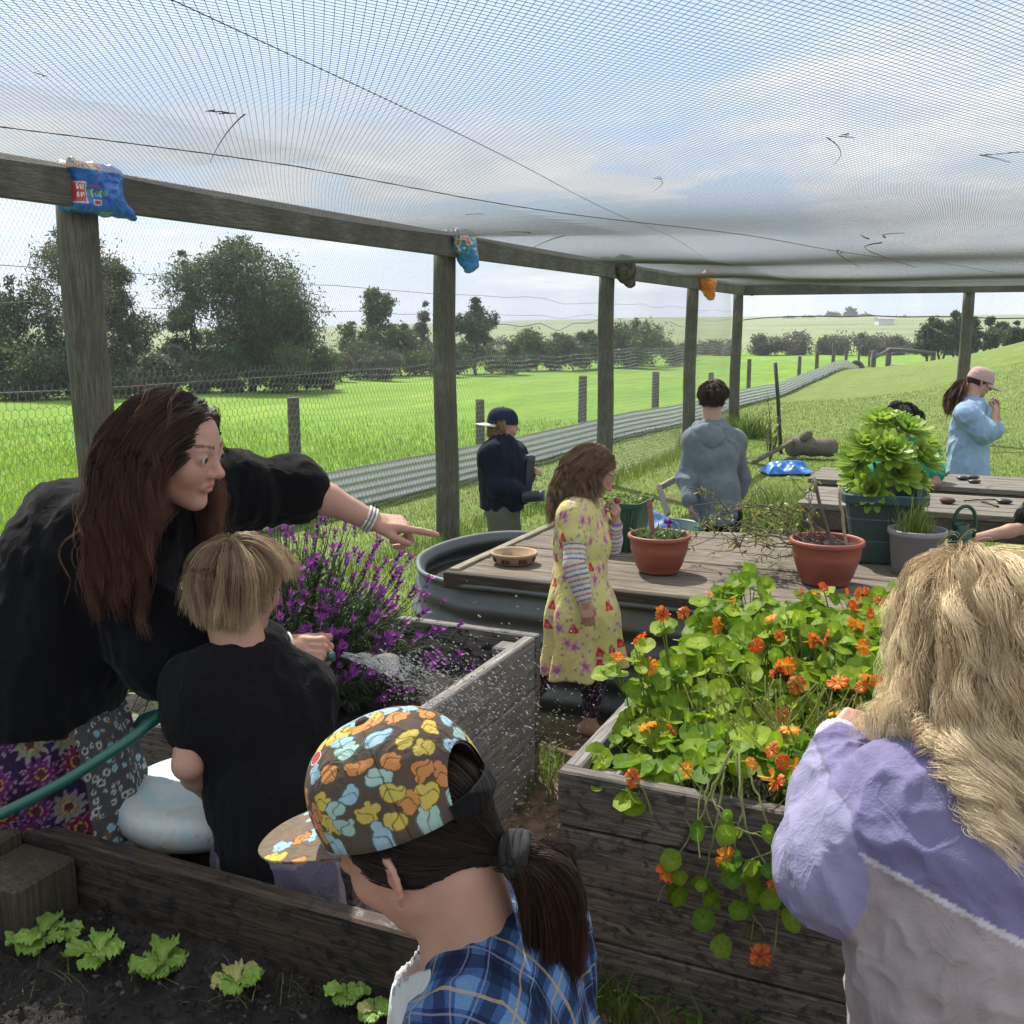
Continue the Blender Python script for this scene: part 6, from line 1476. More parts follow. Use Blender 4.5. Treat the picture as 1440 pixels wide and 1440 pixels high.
# ------------------------------------------------------------------ figure
class Fig:
    """skeleton in world space; s = limb thickness scale (1 = child of 1.2 m)"""
    def __init__(s, label, head, J, sc=1.0, tone=(.42, .25, .18), group=None, adult=False):
        s.J = {k: np.asarray(v, float) for k, v in J.items()}; s.head = head; s.sc = sc; s.tone = tone; s.hands = []; s.adult = adult
        b = (s.J['anl'] + s.J['anr']) / 2; s.root = thing('person', label, 'person', (b[0], b[1], G(b[0], b[1])), group)
    def torso(s, S, e=0, k=.05, wide=1.0):
        if e: k = max(k, .075)
        J, c = s.J, s.sc; sd = J['shr'] - J['shl']; hs = J['hipr'] - J['hipl']; m = (J['shl'] + J['shr']) / 2
        S.ecap(J['pel'], J['waist'], hs, (.098 * c * wide + e, .078 * c + e), (.090 * c * wide + e, .072 * c + e), k)
        S.ecap(J['waist'], J['chest'], sd, (.090 * c * wide + e, .072 * c + e), (.102 * c * wide + e, .080 * c + e), k)
        S.ecap(J['chest'], m * .75 + J['neck'] * .25, sd, (.102 * c * wide + e, .080 * c + e), (.080 * c + e, .055 * c + e), k)
        for q in ('shl', 'shr'): S.cone(J['neck'] * .55 + m * .45, J[q], .042 * c + e, .036 * c + e, k); S.cone(J['chest'] * .8 + J[q] * .2, J[q], .06 * c + e, .036 * c + e, k)
    def arm(s, S, q, e=0, upto=2.0, k=.015, flare=0):
        J, c = s.J, s.sc; a, b, w_ = J['sh' + q], J['el' + q], J['wr' + q]
        r = (.037 * c, .031 * c, .0275 * c, .030 * c, .0205 * c)
        t = min(1, upto); b1 = a + (b - a) * t; S.cone(a, b1, r[0] + e, r[0] + (r[1] - r[0]) * t + e + flare * (upto <= 1), k)
        if upto > 1:
            u = min(1, upto - 1); m = b + (w_ - b) * .32
            if u <= .32: S.cone(b, b + (w_ - b) * u, r[2] + e, r[3] + e + flare, k)
            else: S.cone(b, m, r[2] + e, r[3] + e, k); S.cone(m, b + (w_ - b) * u, r[3] + e, r[3] + (r[4] - r[3]) * (u - .32) / .68 + e + flare, k)
    def leg(s, S, q, e=0, upto=2.0, k=.03, flare=0):
        J, c = s.J, s.sc; a, b, w_ = J['hip' + q], J['kn' + q], J['an' + q]
        t = min(1, upto); S.cone(a, a + (b - a) * t, .066 * c + e, (.066 - .022 * t) * c + e + flare * (upto <= 1), k)
        if upto > 1:
            m = b + (w_ - b) * .33; S.cone(b, m, .042 * c + e, .044 * c + e, k); u = upto - 1
            S.cone(m, b + (w_ - b) * max(u, .34), .044 * c + e, (.044 - .018 * u) * c + e + flare, k)
    def body(s, h=.006, feet=True, hand_h=.0028, hideface=False, extra=None):
        J, c = s.J, s.sc; S = Sdf(); s.torso(S)
        for q in 'lr': s.arm(S, q); s.leg(S, q)
        if feet:
            for q in 'lr':
                fd = unit(s.J.get('foot' + q, s.head.A[1]) * V3(1, 1, 0)); a = J['an' + q]; gz_ = a[2] - .055 * c
                S.cone(a - V3(0, 0, .02 * c), a - fd * .03 * c - V3(0, 0, .035 * c), .026 * c, .026 * c, .02); S.ecap(a + fd * .0 - V3(0, 0, .038 * c), a + fd * .11 * c - V3(0, 0, .046 * c), np.cross(fd, [0, 0, 1.]), (.027 * c, .026 * c), (.034 * c, .016 * c), .025)
        hd = s.head; nk = .052 * c if not s.adult else .050 * c
        S.cone(J['neck'] + (J['chest'] - J['neck']) * .15, hd.w(0, -.13, -.22), nk * 1.12, nk, .035)
        add_head(S, hd)
        s.S = S
        parts = []
        for (q, hp) in s.hands: add_hand(S, *hp)
        # far region at the coarse step, head and hands finer, joined into one mesh
        hl, hh = hd.c - .72 * hd.H, hd.c + .72 * hd.H
        Vs, Q = S.mesh(h); out = [(Vs, Q)]
        def block(lo, hi, hv):
            nonlocal out
            V0, Q0 = out[0]; cen = V0[Q0].mean(1); ins = ((cen > lo + 1.2 * h) & (cen < hi - 1.2 * h)).all(1); out[0] = (V0, Q0[~ins])
            S2 = Sdf(); S2.p = [p for p in S.p if ((p[1] - p[3] < hi) & (p[2] + p[3] > lo)).all()]
            V1, Q1 = S2.mesh(hv, lo, hi); cen = V1[Q1].mean(1); ok = ((cen > lo + hv * 1.6) & (cen < hi - hv * 1.6)).all(1); out.append((V1, Q1[ok]))
        block(hl, hh, min(h, hd.H * .0165))
        for (q, hp) in s.hands:
            w0 = np.asarray(hp[0]); L = hp[4]; ce = w0 + unit(hp[1]) * L * .42; block(ce - .66 * L, ce + .66 * L, hand_h)
        Vs = np.vstack([v for v, q in out]); o_ = np.cumsum([0] + [len(v) for v, q in out]); Q = np.vstack([q + o_[i] for i, (v, q) in enumerate(out)])
        col = head_col(Vs, hd, s.tone)
        for (q, hp) in s.hands:      # warmer finger tips and knuckles
            d = np.linalg.norm(Vs - (np.asarray(hp[0]) + unit(hp[1]) * hp[4] * .75), axis=1); f = np.exp(-(d / (hp[4] * .4)) ** 2)[:, None] * .35; col = col * (1 - f) + col * np.array((1.08, .78, .72)) * f
        if extra: col = extra(Vs, col)
        s.bodyobj = mesh_np('body', Vs, Q, mskin, s.root, True, col)
        return S
    def cloth(s, name, S, h, colfn, mat=None, fold=.006, fs=(9, 22), seed=0, stretch=(1, 1, .45), sub=None):
        Vs, Q = S.mesh(h); n = vnormals(Vs, Q)
        wp = np.stack([vnoise(Vs, 5, seed + 7), vnoise(Vs, 5, seed + 8), vnoise(Vs, 5, seed + 9)], 1) * .10
        W_ = (Vs + wp) * np.array(stretch); cr = lambda r: np.clip((r - .62) / .38, 0, 1) ** 1.6
        d = cr(ridged(W_, fs[0], seed)) * fold * .75 + cr(ridged(W_ + .3, fs[1], seed + 3)) * fold * .35 + (vnoise(Vs, 7, seed + 5) - .5) * fold * .35
        Vs = Vs + n * d[:, None]; Vs = relax(Vs, Q, 1, .4)
        c = colfn(Vs) if callable(colfn) else np.tile(np.asarray(colfn, float), (len(Vs), 1))
        return mesh_np(name, Vs, Q, mat or mcloth, sub or s.root, True, c)
# ------------------------------------------------------------------ hair
def scalp(h, n, rs, inside, grow=1.0):
    out = []
    while sum(len(o) for o in out) < n:
        d = rs.normal(size=(n * 2, 3)); d /= np.linalg.norm(d, axis=1)[:, None]; L = CR_C + d * CR_R * grow; out.append(L[inside(L, d)])
    return np.vstack(out)[:n]
def sim_hair(h, roots, comb, S, length, steps, grav, follow, off, rs, wave=0, wl=.07, stiff=.55, noise_=.0, xlim=None):
    n = len(roots); p = h.wv(roots * 1.0); P = [p]
    L = np.broadcast_to(np.asarray(length, float), (n,)); st = (L / steps)[:, None]
    nrm = h.wv((roots - CR_C) / CR_R ** 2 + 0) - h.c; nrm /= np.linalg.norm(nrm, axis=1)[:, None]
    d = (comb(roots) @ h.A); d = d - nrm * (d * nrm).sum(1)[:, None] * .9; d /= np.linalg.norm(d, axis=1)[:, None] + 1e-9
    off = np.broadcast_to(np.asarray(off, float), (n,)); ph = rs.uniform(0, 6.28, n); g = V3(0, 0, -1)
    for i in range(steps):
        f = (i + 1) / steps; loc = h.loc(p); cd = comb(loc) @ h.A; cd /= np.linalg.norm(cd, axis=1)[:, None] + 1e-9
        d = d * stiff + g * grav * min(1, .25 + 1.5 * f) + cd * follow * max(0, 1 - 1.6 * f) + rs.normal(size=(n, 3)) * noise_
        d /= np.linalg.norm(d, axis=1)[:, None]; p = p + d * st
        if xlim:
            lc_ = h.loc(p); ex = np.maximum(np.abs(lc_[:, 0]) - xlim, 0) * np.sign(lc_[:, 0]); lc_[:, 0] -= ex * .8; p = h.wv(lc_)
        for _ in range(2):
            sd, gr = S.grad(p); lack = np.maximum(off * min(1, .3 + 3 * f) - sd, 0); p = p + gr * lack[:, None]
        P.append(p)
    P = np.stack(P, 1)
    if wave:
        t = np.arange(steps + 1) / steps; s_ = t[None] * L[:, None]; T = np.gradient(P, axis=1); T /= np.linalg.norm(T, axis=2)[..., None] + 1e-9
        sd_ = np.cross(T, h.A[1]); sd_ /= np.linalg.norm(sd_, axis=2)[..., None] + 1e-9; ot = np.cross(T, sd_); w_ = wave * np.clip(t * 1.6 - .25, 0, 1)[None]
        P = P + sd_ * (w_ * np.sin(s_ / wl * 6.28 + ph[:, None]))[..., None] + ot * (w_ * .8 * np.cos(s_ / wl * 6.28 + ph[:, None]))[..., None]
    return P
def strands(guides, m, rs, spread, r, c0, c1, tipc=None, taper=.35, clump=.55, fz=.45):
    """children round each guide -> verts, quads, colours"""
    n, k, _ = guides.shape; t = np.linspace(0, 1, k)
    o = rs.normal(size=(n, m, 3)); o /= np.maximum(1, np.linalg.norm(o, axis=2)[..., None])
    prof = (1 - clump * t)[None, None, :, None]; frz = rs.normal(size=(n, m, 1, 3)) * spread * fz * (t[None, None, :, None] ** 2)
    P = guides[:, None] + o[:, :, None] * spread * prof + frz; P[:, :, 0] = guides[:, None, 0] + o * spread * .9
    P = P.reshape(n * m, k, 3)
    ln = rs.uniform(.82, 1.0, n * m); tt = ln[:, None] * t[None]; x = tt * (k - 1); i0 = np.clip(np.floor(x).astype(int), 0, k - 2); f = (x - i0)[..., None]; ar = np.arange(n * m)[:, None]
    P = P[ar, i0] * (1 - f) + P[ar, i0 + 1] * f
    R = r * (1 - (1 - taper) * t)[None] * rs.uniform(.7, 1.25, (n * m, 1))
    Vs, Q = tri_tubes(P, k, R)
    tone = np.clip(np.repeat(rs.normal(size=n) * .28, m) + rs.normal(size=n * m) * .22 + .5, 0, 1)[:, None, None]
    c = np.array(c0) + (np.array(c1) - np.array(c0)) * tone; c = np.repeat(c, k, 1)
    if tipc is not None: c = c * (1 - t[None, :, None] ** 1.3) + np.array(tipc) * (.75 + .5 * tone) * t[None, :, None] ** 1.3
    return Vs, Q, np.repeat(c.reshape(-1, 3), 3, 0)
def hair_obj(fig, h, parts, capcol, inside, grow=1.03, name='hair'):
    """strands plus the close-lying under-layer on the scalp, one mesh"""
    nu, nv = 144, 88; u = np.arange(nu) * 2 * math.pi / nu; v = np.linspace(0, math.pi, nv)
    D = np.stack([np.sin(v)[None] * np.cos(u)[:, None], np.sin(v)[None] * np.sin(u)[:, None], np.cos(v)[None] + 0 * u[:, None]], -1); L = CR_C + D * CR_R * grow
    i = (np.arange(nu)[:, None] * nv + np.arange(nv - 1)[None]).ravel(); i2 = (((np.arange(nu) + 1) % nu)[:, None] * nv + np.arange(nv - 1)[None]).ravel(); q = np.stack([i, i + 1, i2 + 1, i2], 1)
    Lf = L.reshape(-1, 3); Lq = Lf[q].mean(1); ok = inside(Lq, D.reshape(-1, 3)[q].mean(1)); V0 = h.wv(Lf)
    allv, allq, allc, n0 = [V0], [q[ok]], [np.tile(capcol, (len(V0), 1))], len(V0)
    for (Vs, Q, c) in parts: allv.append(Vs); allq.append(Q + n0); allc.append(c); n0 += len(Vs)
    return mesh_np(name, np.vstack(allv), np.vstack(allq), mhair, fig.root if hasattr(fig, 'root') else fig, True, np.vstack(allc))
# ------------------------------------------------------------------ baseball caps
def cap(fig, h, colfn, brimcol, mat, back=False, opening=False, res=(96, 40), name='cap', zc=.07, grow=1.0, button=(.1, .08, .06), brim_len=.36, tilt=0., strap=(.006, .006, .007), seams=.006):
    nu, nv = res; u = np.arange(nu) * 2 * math.pi / nu; RX, RY, RZ = .375 * grow, .465 * grow, .435 * grow; cz = zc
    fl = 1 if not back else -1
    s = np.linspace(0, 1, nv); prof_r = np.concatenate([[1.0], np.sin(np.linspace(math.pi / 2, 0, nv - 1)) ** .70]) ; ang = np.linspace(math.pi / 2, 0, nv - 1); prof_z = np.concatenate([[-.10], np.cos(ang) ** .86])
    SR = prof_r[None] * (1 - seams * np.exp(-((((u[:, None] - math.pi / 2) / (math.pi / 3)) % 1 - .0 + .5) % 1 - .5) ** 2 * 900))
    X = RX * np.cos(u)[:, None] * SR; Y = RY * np.sin(u)[:, None] * SR - .03; Z = cz + RZ * prof_z[None] + 0 * X + .035 * np.sin(u)[:, None] * fl * (1 - prof_z[None].clip(0, 1)) * .6
    L = np.stack([X, Y, Z], -1)
    i = (np.arange(nu)[:, None] * nv + np.arange(nv - 1)[None]).ravel(); i2 = (((np.arange(nu) + 1) % nu)[:, None] * nv + np.arange(nv - 1)[None]).ravel(); q = np.stack([i, i2, i2 + 1, i + 1], 1)
    Lf = L.reshape(-1, 3); Lf = Lf * (1 + .030 * (fbm(Lf, 4.5, 5, 3) - .5))[:, None]
    if opening:
        cen = Lf[q].mean(1); hole = (cen[:, 1] * fl < 0) & (np.hypot(cen[:, 0] / .20, (cen[:, 2] - cz + .05) / .27) < 1); q = q[~hole]
    in_ = h.wv(Lf * .965 + np.array([0, -.001, .002])); V0 = h.wv(Lf); n0 = len(V0)
    ed = [q, q[:, ::-1] + n0]
    base = np.arange(nu) * nv; b2 = ((np.arange(nu) + 1) % nu) * nv; ed.append(np.stack([base, base + n0, b2 + n0, b2], 1))
    uu = np.tile(u[:, None], (1, nv)).ravel(); vv = np.tile(s[None], (nu, 1)).ravel()
    cc = colfn(uu, vv, Lf); c_in = np.tile(np.array(cc).mean(0) * .6, (n0, 1))
    cp = mesh_np(name, np.vstack([V0, in_]), np.vstack(ed), mat, fig.root, True, np.vstack([cc, c_in]))
    # brim
    m_, k_ = (121, 61) if opening else (33, 13); a = np.linspace(-1.0, 1.0, m_); rr = np.linspace(0, 1, k_); Aa, Rr = np.meshgrid(a, rr, indexing='ij')
    ext = brim_len * (1 - np.abs(Aa) ** 3.2); th = math.pi / 2 - Aa * 1.12
    X = RX * np.cos(th) * (1 - .12 * Rr * np.abs(Aa)) ; Y = RY * np.sin(th) + ext * Rr - .03
    Z = cz - .06 * 1 + .021 * np.sin(th) - .11 * (X / RX) ** 2 * (.25 + .75 * Rr) * .55 - (.03 + tilt) * Rr
    X = X * (1 + .10 * Rr)
    BL = np.stack([X, Y * fl if back else Y, Z], -1).reshape(-1, 3)
    if back: BL[:, 1] = -(np.stack([X, Y, Z], -1).reshape(-1, 3)[:, 1]) - .06
    i = (np.arange(m_ - 1)[:, None] * k_ + np.arange(k_ - 1)[None]).ravel(); q = np.stack([i, i + 1, i + k_ + 1, i + k_], 1); nB = len(BL)
    Vb = np.vstack([h.wv(BL), h.wv(BL - V3(0, 0, .018))]); e1 = np.arange(m_ - 1) * k_ + k_ - 1
    qb = np.vstack([q, q[:, ::-1] + nB, np.stack([e1, e1 + nB, e1 + k_ + nB, e1 + k_], 1)])
    cb_ = brimcol(BL) if callable(brimcol) else np.tile(brimcol, (nB, 1)); mesh_np('brim', Vb, qb, mat, cp, True, np.vstack([cb_, cb_ * .8]))
    tp = h.wv(V3(0, -.03, cz + RZ * 1.0)); b_ = MB().lathe(tp, [(.0001, .02 * h.H), (.03 * h.H, .016 * h.H), (.042 * h.H, .0), (.04 * h.H, -.012 * h.H)], 14, h.A, button); b_.build('button', mat, cp, True, True)
    if opening:
        P = [h.wv(V3(RX * 1.02 * math.cos(t), fl * (RY * 1.01) * math.sin(t) - .03, cz - .05 + 0.0)) for t in np.linspace(-math.pi / 2 - .56, -math.pi / 2 + .56, 16)]
        MB().sweep(P, np.array([(.012, -.055), (.012, .05), (-.010, .05), (-.010, -.055), (.012, -.055)]) * h.H, h.A[2], strap).build('strap', mat, cp, True, True)
    return cp
def offs(p, x=0, y=0, z=0): return np.asarray(p, float) + V3(x, y, z)
def stand(J, yawf, hipw, kn=.0, feet=None, bend=.03):
    """fill in legs below the pelvis: yawf forward vector"""
    f = unit(np.asarray(yawf, float) * V3(1, 1, 0)); r = np.cross(f, [0, 0, 1.]); p = np.asarray(J['pel'], float); g_ = G(p[0], p[1])
    hz_ = p[2] - .02
    for q, sg in (('l', -1), ('r', 1)):
        hp = p + r * sg * hipw - V3(0, 0, .02); an = V3(hp[0], hp[1], g_ + .062 if p[2] < .7 else g_ + .075) + r * sg * .01; ft = (feet or {}).get(q)
        if ft is not None: an = np.asarray(ft, float)
        J.setdefault('hip' + q, hp); J.setdefault('an' + q, an); J.setdefault('kn' + q, hp * .48 + an * .52 + f * bend); J.setdefault('foot' + q, f)
    return J
# ================================================================== the people
GRP = 'children in the garden'
def mid(a, b, t=.5): return np.asarray(a, float) * (1 - t) + np.asarray(b, float) * t
def cells(uv, size, seed, jit=.7):
    """scattered motif cells: returns offset from the nearest motif centre and the motif's random numbers"""
    U = np.asarray(uv, float) / size; I = np.floor(U).astype(np.int64); best = np.full(len(U), 9.); du = np.zeros((len(U), 2)); rid = np.zeros((len(U), 3))
    for i in (-1, 0, 1):
        for j in (-1, 0, 1):
            C = I + [i, j]; z = np.zeros(len(U), np.int64)
            h = [_hash(C[:, 0], C[:, 1], z + k, seed) for k in range(5)]
            c = C + .5 + jit * (np.stack(h[:2], 1) - .5); d = U - c; r = np.hypot(d[:, 0], d[:, 1]); b_ = r < best
            best[b_] = r[b_]; du[b_] = d[b_]; rid[b_] = np.stack(h[2:5], 1)[b_]
    return du * size, rid
# ------------------------------------------------------------------ woman leaning and pointing
def woman():
    hd = Head(W(246, 634, 2.20), (1, -.20, -.22), (.14, -.05, 1), .238)
    J = dict(pel=W(48, 1010, 2.36), waist=W(72, 905, 2.35), chest=W(124, 785, 2.42), neck=W(196, 716, 2.38), shl=W(312, 690, 2.60), shr=W(150, 765, 2.30),
             ell=W(428, 686, 2.68), wrl=W(524, 733, 2.74), elr=W(230, 928, 2.26), wrr=W(402, 912, 2.37))
    p = J['pel']; J['hipl'] = p + V3(.0, .10, -.03); J['hipr'] = p + V3(.06, -.08, -.03)
    J['anl'] = V3(p[0] - .02, p[1] + .10, .07); J['anr'] = V3(p[0] + .05, p[1] - .09, .07); J['knl'] = V3(p[0] + .06, p[1] + .1, .40); J['knr'] = V3(p[0] + .11, p[1] - .09, .40); J['footl'] = J['footr'] = V3(1, .1, 0)
    f = Fig('long-haired woman in a black jumper leaning forward and pointing', hd, J, 1.36, (.46, .265, .195), adult=True)
    f.hands = [('l', (J['wrl'], W(585, 738, 2.78) - J['wrl'], V3(-.05, -.35, 1), -1, .178, POINT, .04, (.35, .55, .25, .35))),
               ('r', (J['wrr'], W(478, 917, 2.40) - J['wrr'], V3(.05, -.75, .66), 1, .172, [(1.0, 1.2, .7), (1.1, 1.2, .7), (1.15, 1.2, .7), (1.15, 1.2, .7)], .04, (.30, .15, .12, .1)))]
    S = f.body(.0075, hand_h=.0026)
    add_eyes(hd, f.root, (.10, .07, .045))
    # jumper
    T = Sdf(); f.torso(T, .030, .08, 1.05); T.ecap(J['pel'] + V3(0, 0, -.0), J['waist'], J['hipr'] - J['hipl'], (.19, .165), (.175, .155), .08)
    T.ell(mid(J['chest'], J['waist'], .3), (.145, .145, .18), None, .1)
    f.arm(T, 'r', .030, 1.75, .05, .012); f.arm(T, 'l', .022, .93, .05, .004)
    T.cone(J['shr'], mid(J['shr'], J['elr'], .8), .078, .082, .06); T.cone(J['shl'], mid(J['shl'], J['ell'], .9), .062, .058, .05)
    T.cut(J['pel'] + V3(.0, 0, .035), (-.05, 0, -1), .01); T.cut(J['ell'] + (J['wrl'] - J['ell']) * .07, unit(J['wrl'] - J['ell'] + V3(.05, 0, -.02)), .006) if False else None
    f.cloth('jumper', T, .0085, (.0045, .0047, .006), mknit, .026, (6, 15), 3)
    # leggings and skirt
    for q_ in 'lr':
        Lg = Sdf(); f.leg(Lg, q_, .010, 1.9); f.cloth('legging', Lg, .009, (.008, .009, .013), mcloth, .008)
    K = Sdf(); hs = J['hipr'] - J['hipl']; zb = .485
    b0 = V3(p[0] + .09, p[1], zb - .06); K.ecap(J['waist'] * .3 + p * .7, mid(p, b0, .3), hs, (.165, .15), (.20, .175), .05); K.ecap(mid(p, b0, .3), b0, hs, (.20, .175), (.215, .17), .05); K.cut(V3(p[0] + .05, p[1], zb), (-.10, -.05, -1), .004); K.cut(p + V3(0, 0, .075), (0, 0, 1), .004)
    def skirt(P):
        a = np.arctan2(P[:, 1] - p[1], P[:, 0] - p[0]); uv = np.stack([a * .21, P[:, 2]], 1)
        c = np.tile((.020, .010, .033), (len(P), 1))
        d, r = cells(uv, .070, 5, .45); rad = np.hypot(d[:, 0], d[:, 1]); th = np.arctan2(d[:, 1], d[:, 0])
        npet = np.where(r[:, 0] > .5, 11, 8); edge = .036 * (.78 + .22 * np.cos(th * npet + r[:, 1] * 6))
        kind = (r[:, 0] * 3).astype(int); colr = np.array([(.11, .010, .034), (.14, .14, .09), (.09, .015, .08)])[np.clip(kind, 0, 2)]
        m = rad < edge; c[m] = (colr * (.55 + .6 * np.abs(np.cos(th * npet * .5 + r[:, 1] * 3)))[:, None])[m]
        m = (rad < edge + .0035) & (rad > edge - .0005); c[m] = (.20, .15, .21)
        m = rad < .011; c[m] = (.05, .02, .03); m = (rad < .0125) & (rad > .010); c[m] = (.35, .2, .05)
        # grey dotted front panel
        pan = (a > -.72) & (a < .9); d2, r2 = cells(uv, .022, 11, .8); r_ = np.hypot(d2[:, 0], d2[:, 1]); cp_ = np.tile((.075, .075, .08), (len(P), 1))
        rr = .0035 + .0055 * r2[:, 0]; m2 = r_ < rr; cp_[m2] = (.50, .50, .48); m2 = (r_ < rr * .55); cp_[m2] = (.06, .05, .045); m2 = (r_ < rr * .8) & (r2[:, 1] > .82); cp_[m2] = (.16, .45, .62); m2 = (r_ < rr) & (r2[:, 1] < .15); cp_[m2] = (.16, .10, .06)
        c[pan] = cp_[pan]
        hem = P[:, 2] < zb + .012 - .10 * (P[:, 0] - p[0]) * 0; c[hem & ~pan] = (.22, .10, .33)
        return c
    f.cloth('skirt', K, .0042, skirt, mcloth, .020, (7, 16), 5, (1, 1, .2))
    # bracelets and watch band
    def bandring(c, ax, r, w, colr, nm, n=1, twist=0):
        ax = unit(ax); q = MB(); s_ = unit(np.cross(ax, [0, 0, 1.])); t_ = np.cross(ax, s_)
        for k in range(n):
            q = MB(); a = np.linspace(0, 6.2832, 33); o_ = c + ax * (k - (n - 1) / 2) * w * 1.5
            q.tube(np.array([o_ + r * (math.cos(x) * s_ + math.sin(x) * t_) + ax * (twist * math.sin(x + k)) for x in a]), w * .5, 7, colr[k % len(colr)])
            q.build(nm, mfoil, f.root, True, True)
    dr = unit(J['wrr'] - J['elr']); bandring(J['wrr'] - dr * .005, dr, .036, .0065, [(.55, .55, .55), (.6, .57, .52), (.66, .62, .58)], 'bracelet', 3, .004)
    dl = unit(J['wrl'] - J['ell']); bandring(J['wrl'] - dl * .012, dl, .0335, .0065, [(.55, .56, .56), (.5, .51, .51), (.55, .56, .56)], 'watch_band', 3)
    # long dark hair
    rs = np.random.default_rng(3)
    Call = Sdf(); Call.p = list(S.p) + list(T.p)
    Call.p = [q for q in Call.p if q[4] != 'i']
    ins = lambda L, d: (L[:, 2] > .02 - .55 * (L[:, 1] < .05) - .10 * (L[:, 1] < -.1)) & (L[:, 1] < .27 + .0 * L[:, 2]) & (L[:, 2] > -.34 + 1.1 * np.maximum(L[:, 1] + .05, 0))
    G_ = scalp(hd, 330, rs, ins)
    comb = lambda L: np.stack([np.sign(L[:, 0] + .04) * .9, -.45 - .5 * np.maximum(L[:, 1], 0), -.25 - .5 * (L[:, 2] < .1)], 1)
    P = sim_hair(hd, G_, comb, Call, rs.uniform(.24, .385, 330), 26, .34, .34, rs.uniform(.004, .022, 330), rs, .006, .11, .62, .03)
    V_ = strands(P, 44, rs, .012, .0006, (.014, .008, .006), (.048, .023, .016), (.115, .050, .029), .35, .30)
    P2 = sim_hair(hd, G_[:70], comb, Call, rs.uniform(.22, .38, 70), 26, .30, .30, rs.uniform(.012, .04, 70), rs, .012, .13, .62, .12)
    V2 = strands(P2, 4, rs, .006, .00045, (.05, .022, .014), (.16, .07, .04), (.30, .14, .08), .5, -.3)
    hair_obj(f, hd, [V_, V2], (.012, .007, .006), ins, 1.0)
    return f
# ------------------------------------------------------------------ boy in black tee-shirt, seen from behind
def tee(f, name, colr, up=.62, e=.022, hem=None, fold=.014, h=.0075, wide=1.12, mat=None, seed=1, flare=.014, extra=None, hemd=(0, 0, -1), ring=True):
    T = Sdf(); f.torso(T, e, .05, wide); J = f.J
    T.ecap(J['waist'], J['pel'] - V3(0, 0, .05), J['hipr'] - J['hipl'], (.105 * f.sc * wide + e, .085 * f.sc + e), (.11 * f.sc * wide + e, .095 * f.sc + e), .05)
    for q in 'lr': f.arm(T, q, e * .85, up, .035, flare)
    if extra: extra(T)
    T.cut(J['pel'] if hem is None else hem, hemd, .006)
    f.T = T
    if ring: 
        up_ = unit(f.head.w(0, -.13, -.25) - J['neck']); s_ = unit(J['shr'] - J['shl']); s_ = unit(s_ - up_ * (s_ @ up_)); t_ = np.cross(up_, s_); R_ = (.056 if f.adult else .0555) * f.sc; P_ = [J['neck'] + up_ * .004 + R_ * (math.cos(a) * s_ + math.sin(a) * t_) for a in np.linspace(0, 6.2832, 21)]
        for a_, b_ in zip(P_[:-1], P_[1:]): T.cone(a_, b_, .0065, .0065, .006)
    return f.cloth(name, T, h, colr, mat or mcloth, fold, (8, 19), seed, (1, 1, .4))
def bottoms(f, name, colr, upto, e=.020, flare=.012, h=.008, fold=.010, mat=None):
    K = Sdf(); J = f.J; [f.leg(K, q, e, upto, .03, flare) for q in 'lr']; K.ecap(J['pel'] + V3(0, 0, .05), J['pel'] - V3(0, 0, .02), J['hipr'] - J['hipl'], (.10 * f.sc + e * .6, .08 * f.sc + e * .6), (.105 * f.sc + e * .6, .085 * f.sc + e * .6), .03)
    return f.cloth(name, K, h, colr, mat or mcloth, fold)
def bob(f, hd, zend, S, ng, m, L, c0, c1, tip, r=.0009, off=(.004, .016), spread=.010, ins=None, whorl=(0, -.22), grav=.10, follow=.6, seed=1, wave=0, wl=.07, cap0=None, clump=.45, steps=18, noise_=.05, side=0, stiff=.55, combf=None):
    rs = np.random.default_rng(seed)
    ins = ins or (lambda P, d: P[:, 2] > np.where(P[:, 1] > .22, .20, np.where(P[:, 1] > -.02, .02, -.22)))
    G_ = scalp(hd, ng, rs, ins)
    def comb(Lc):
        x, y = Lc[:, 0] - whorl[0] + .001, Lc[:, 1] - whorl[1]; n_ = np.hypot(x, y) + 1e-6; z = Lc[:, 2]
        k = np.clip((.48 - z) / .35, 0, 1); k2 = np.clip((.22 - z) / .28, 0, 1); return np.stack([x / n_ * (1 - k * .75 - k2 * 1.3) + side, y / n_ * (1 - k * .75 - k2 * 1.3), -.25 - .9 * k], 1)
    P = sim_hair(hd, G_, combf or comb, S, L if np.isscalar(L) else rs.uniform(*L, ng), steps, grav, follow, rs.uniform(*off, ng), rs, wave, wl, stiff, noise_)
    if zend is not None:     # trim at the cut line
        out = []
        for g_ in P:
            l = hd.loc(g_); z = l[:, 2]; ze = zend(l) + rs.normal() * .025; bad = np.where(z < ze)[0]; k = bad[0] if len(bad) else len(z) - 1; k = max(k, 2)
            t = np.linspace(0, k, len(z)); i0 = np.minimum(t.astype(int), len(z) - 2); fr_ = (t - i0)[:, None]; out.append(g_[i0] * (1 - fr_) + g_[i0 + 1] * fr_)
        P = np.array(out)
    V_ = strands(P, m, rs, spread, r, c0, c1, tip, .4, clump)
    return hair_obj(f, hd, [V_], cap0 or tuple(np.array(c0) * .7), ins)
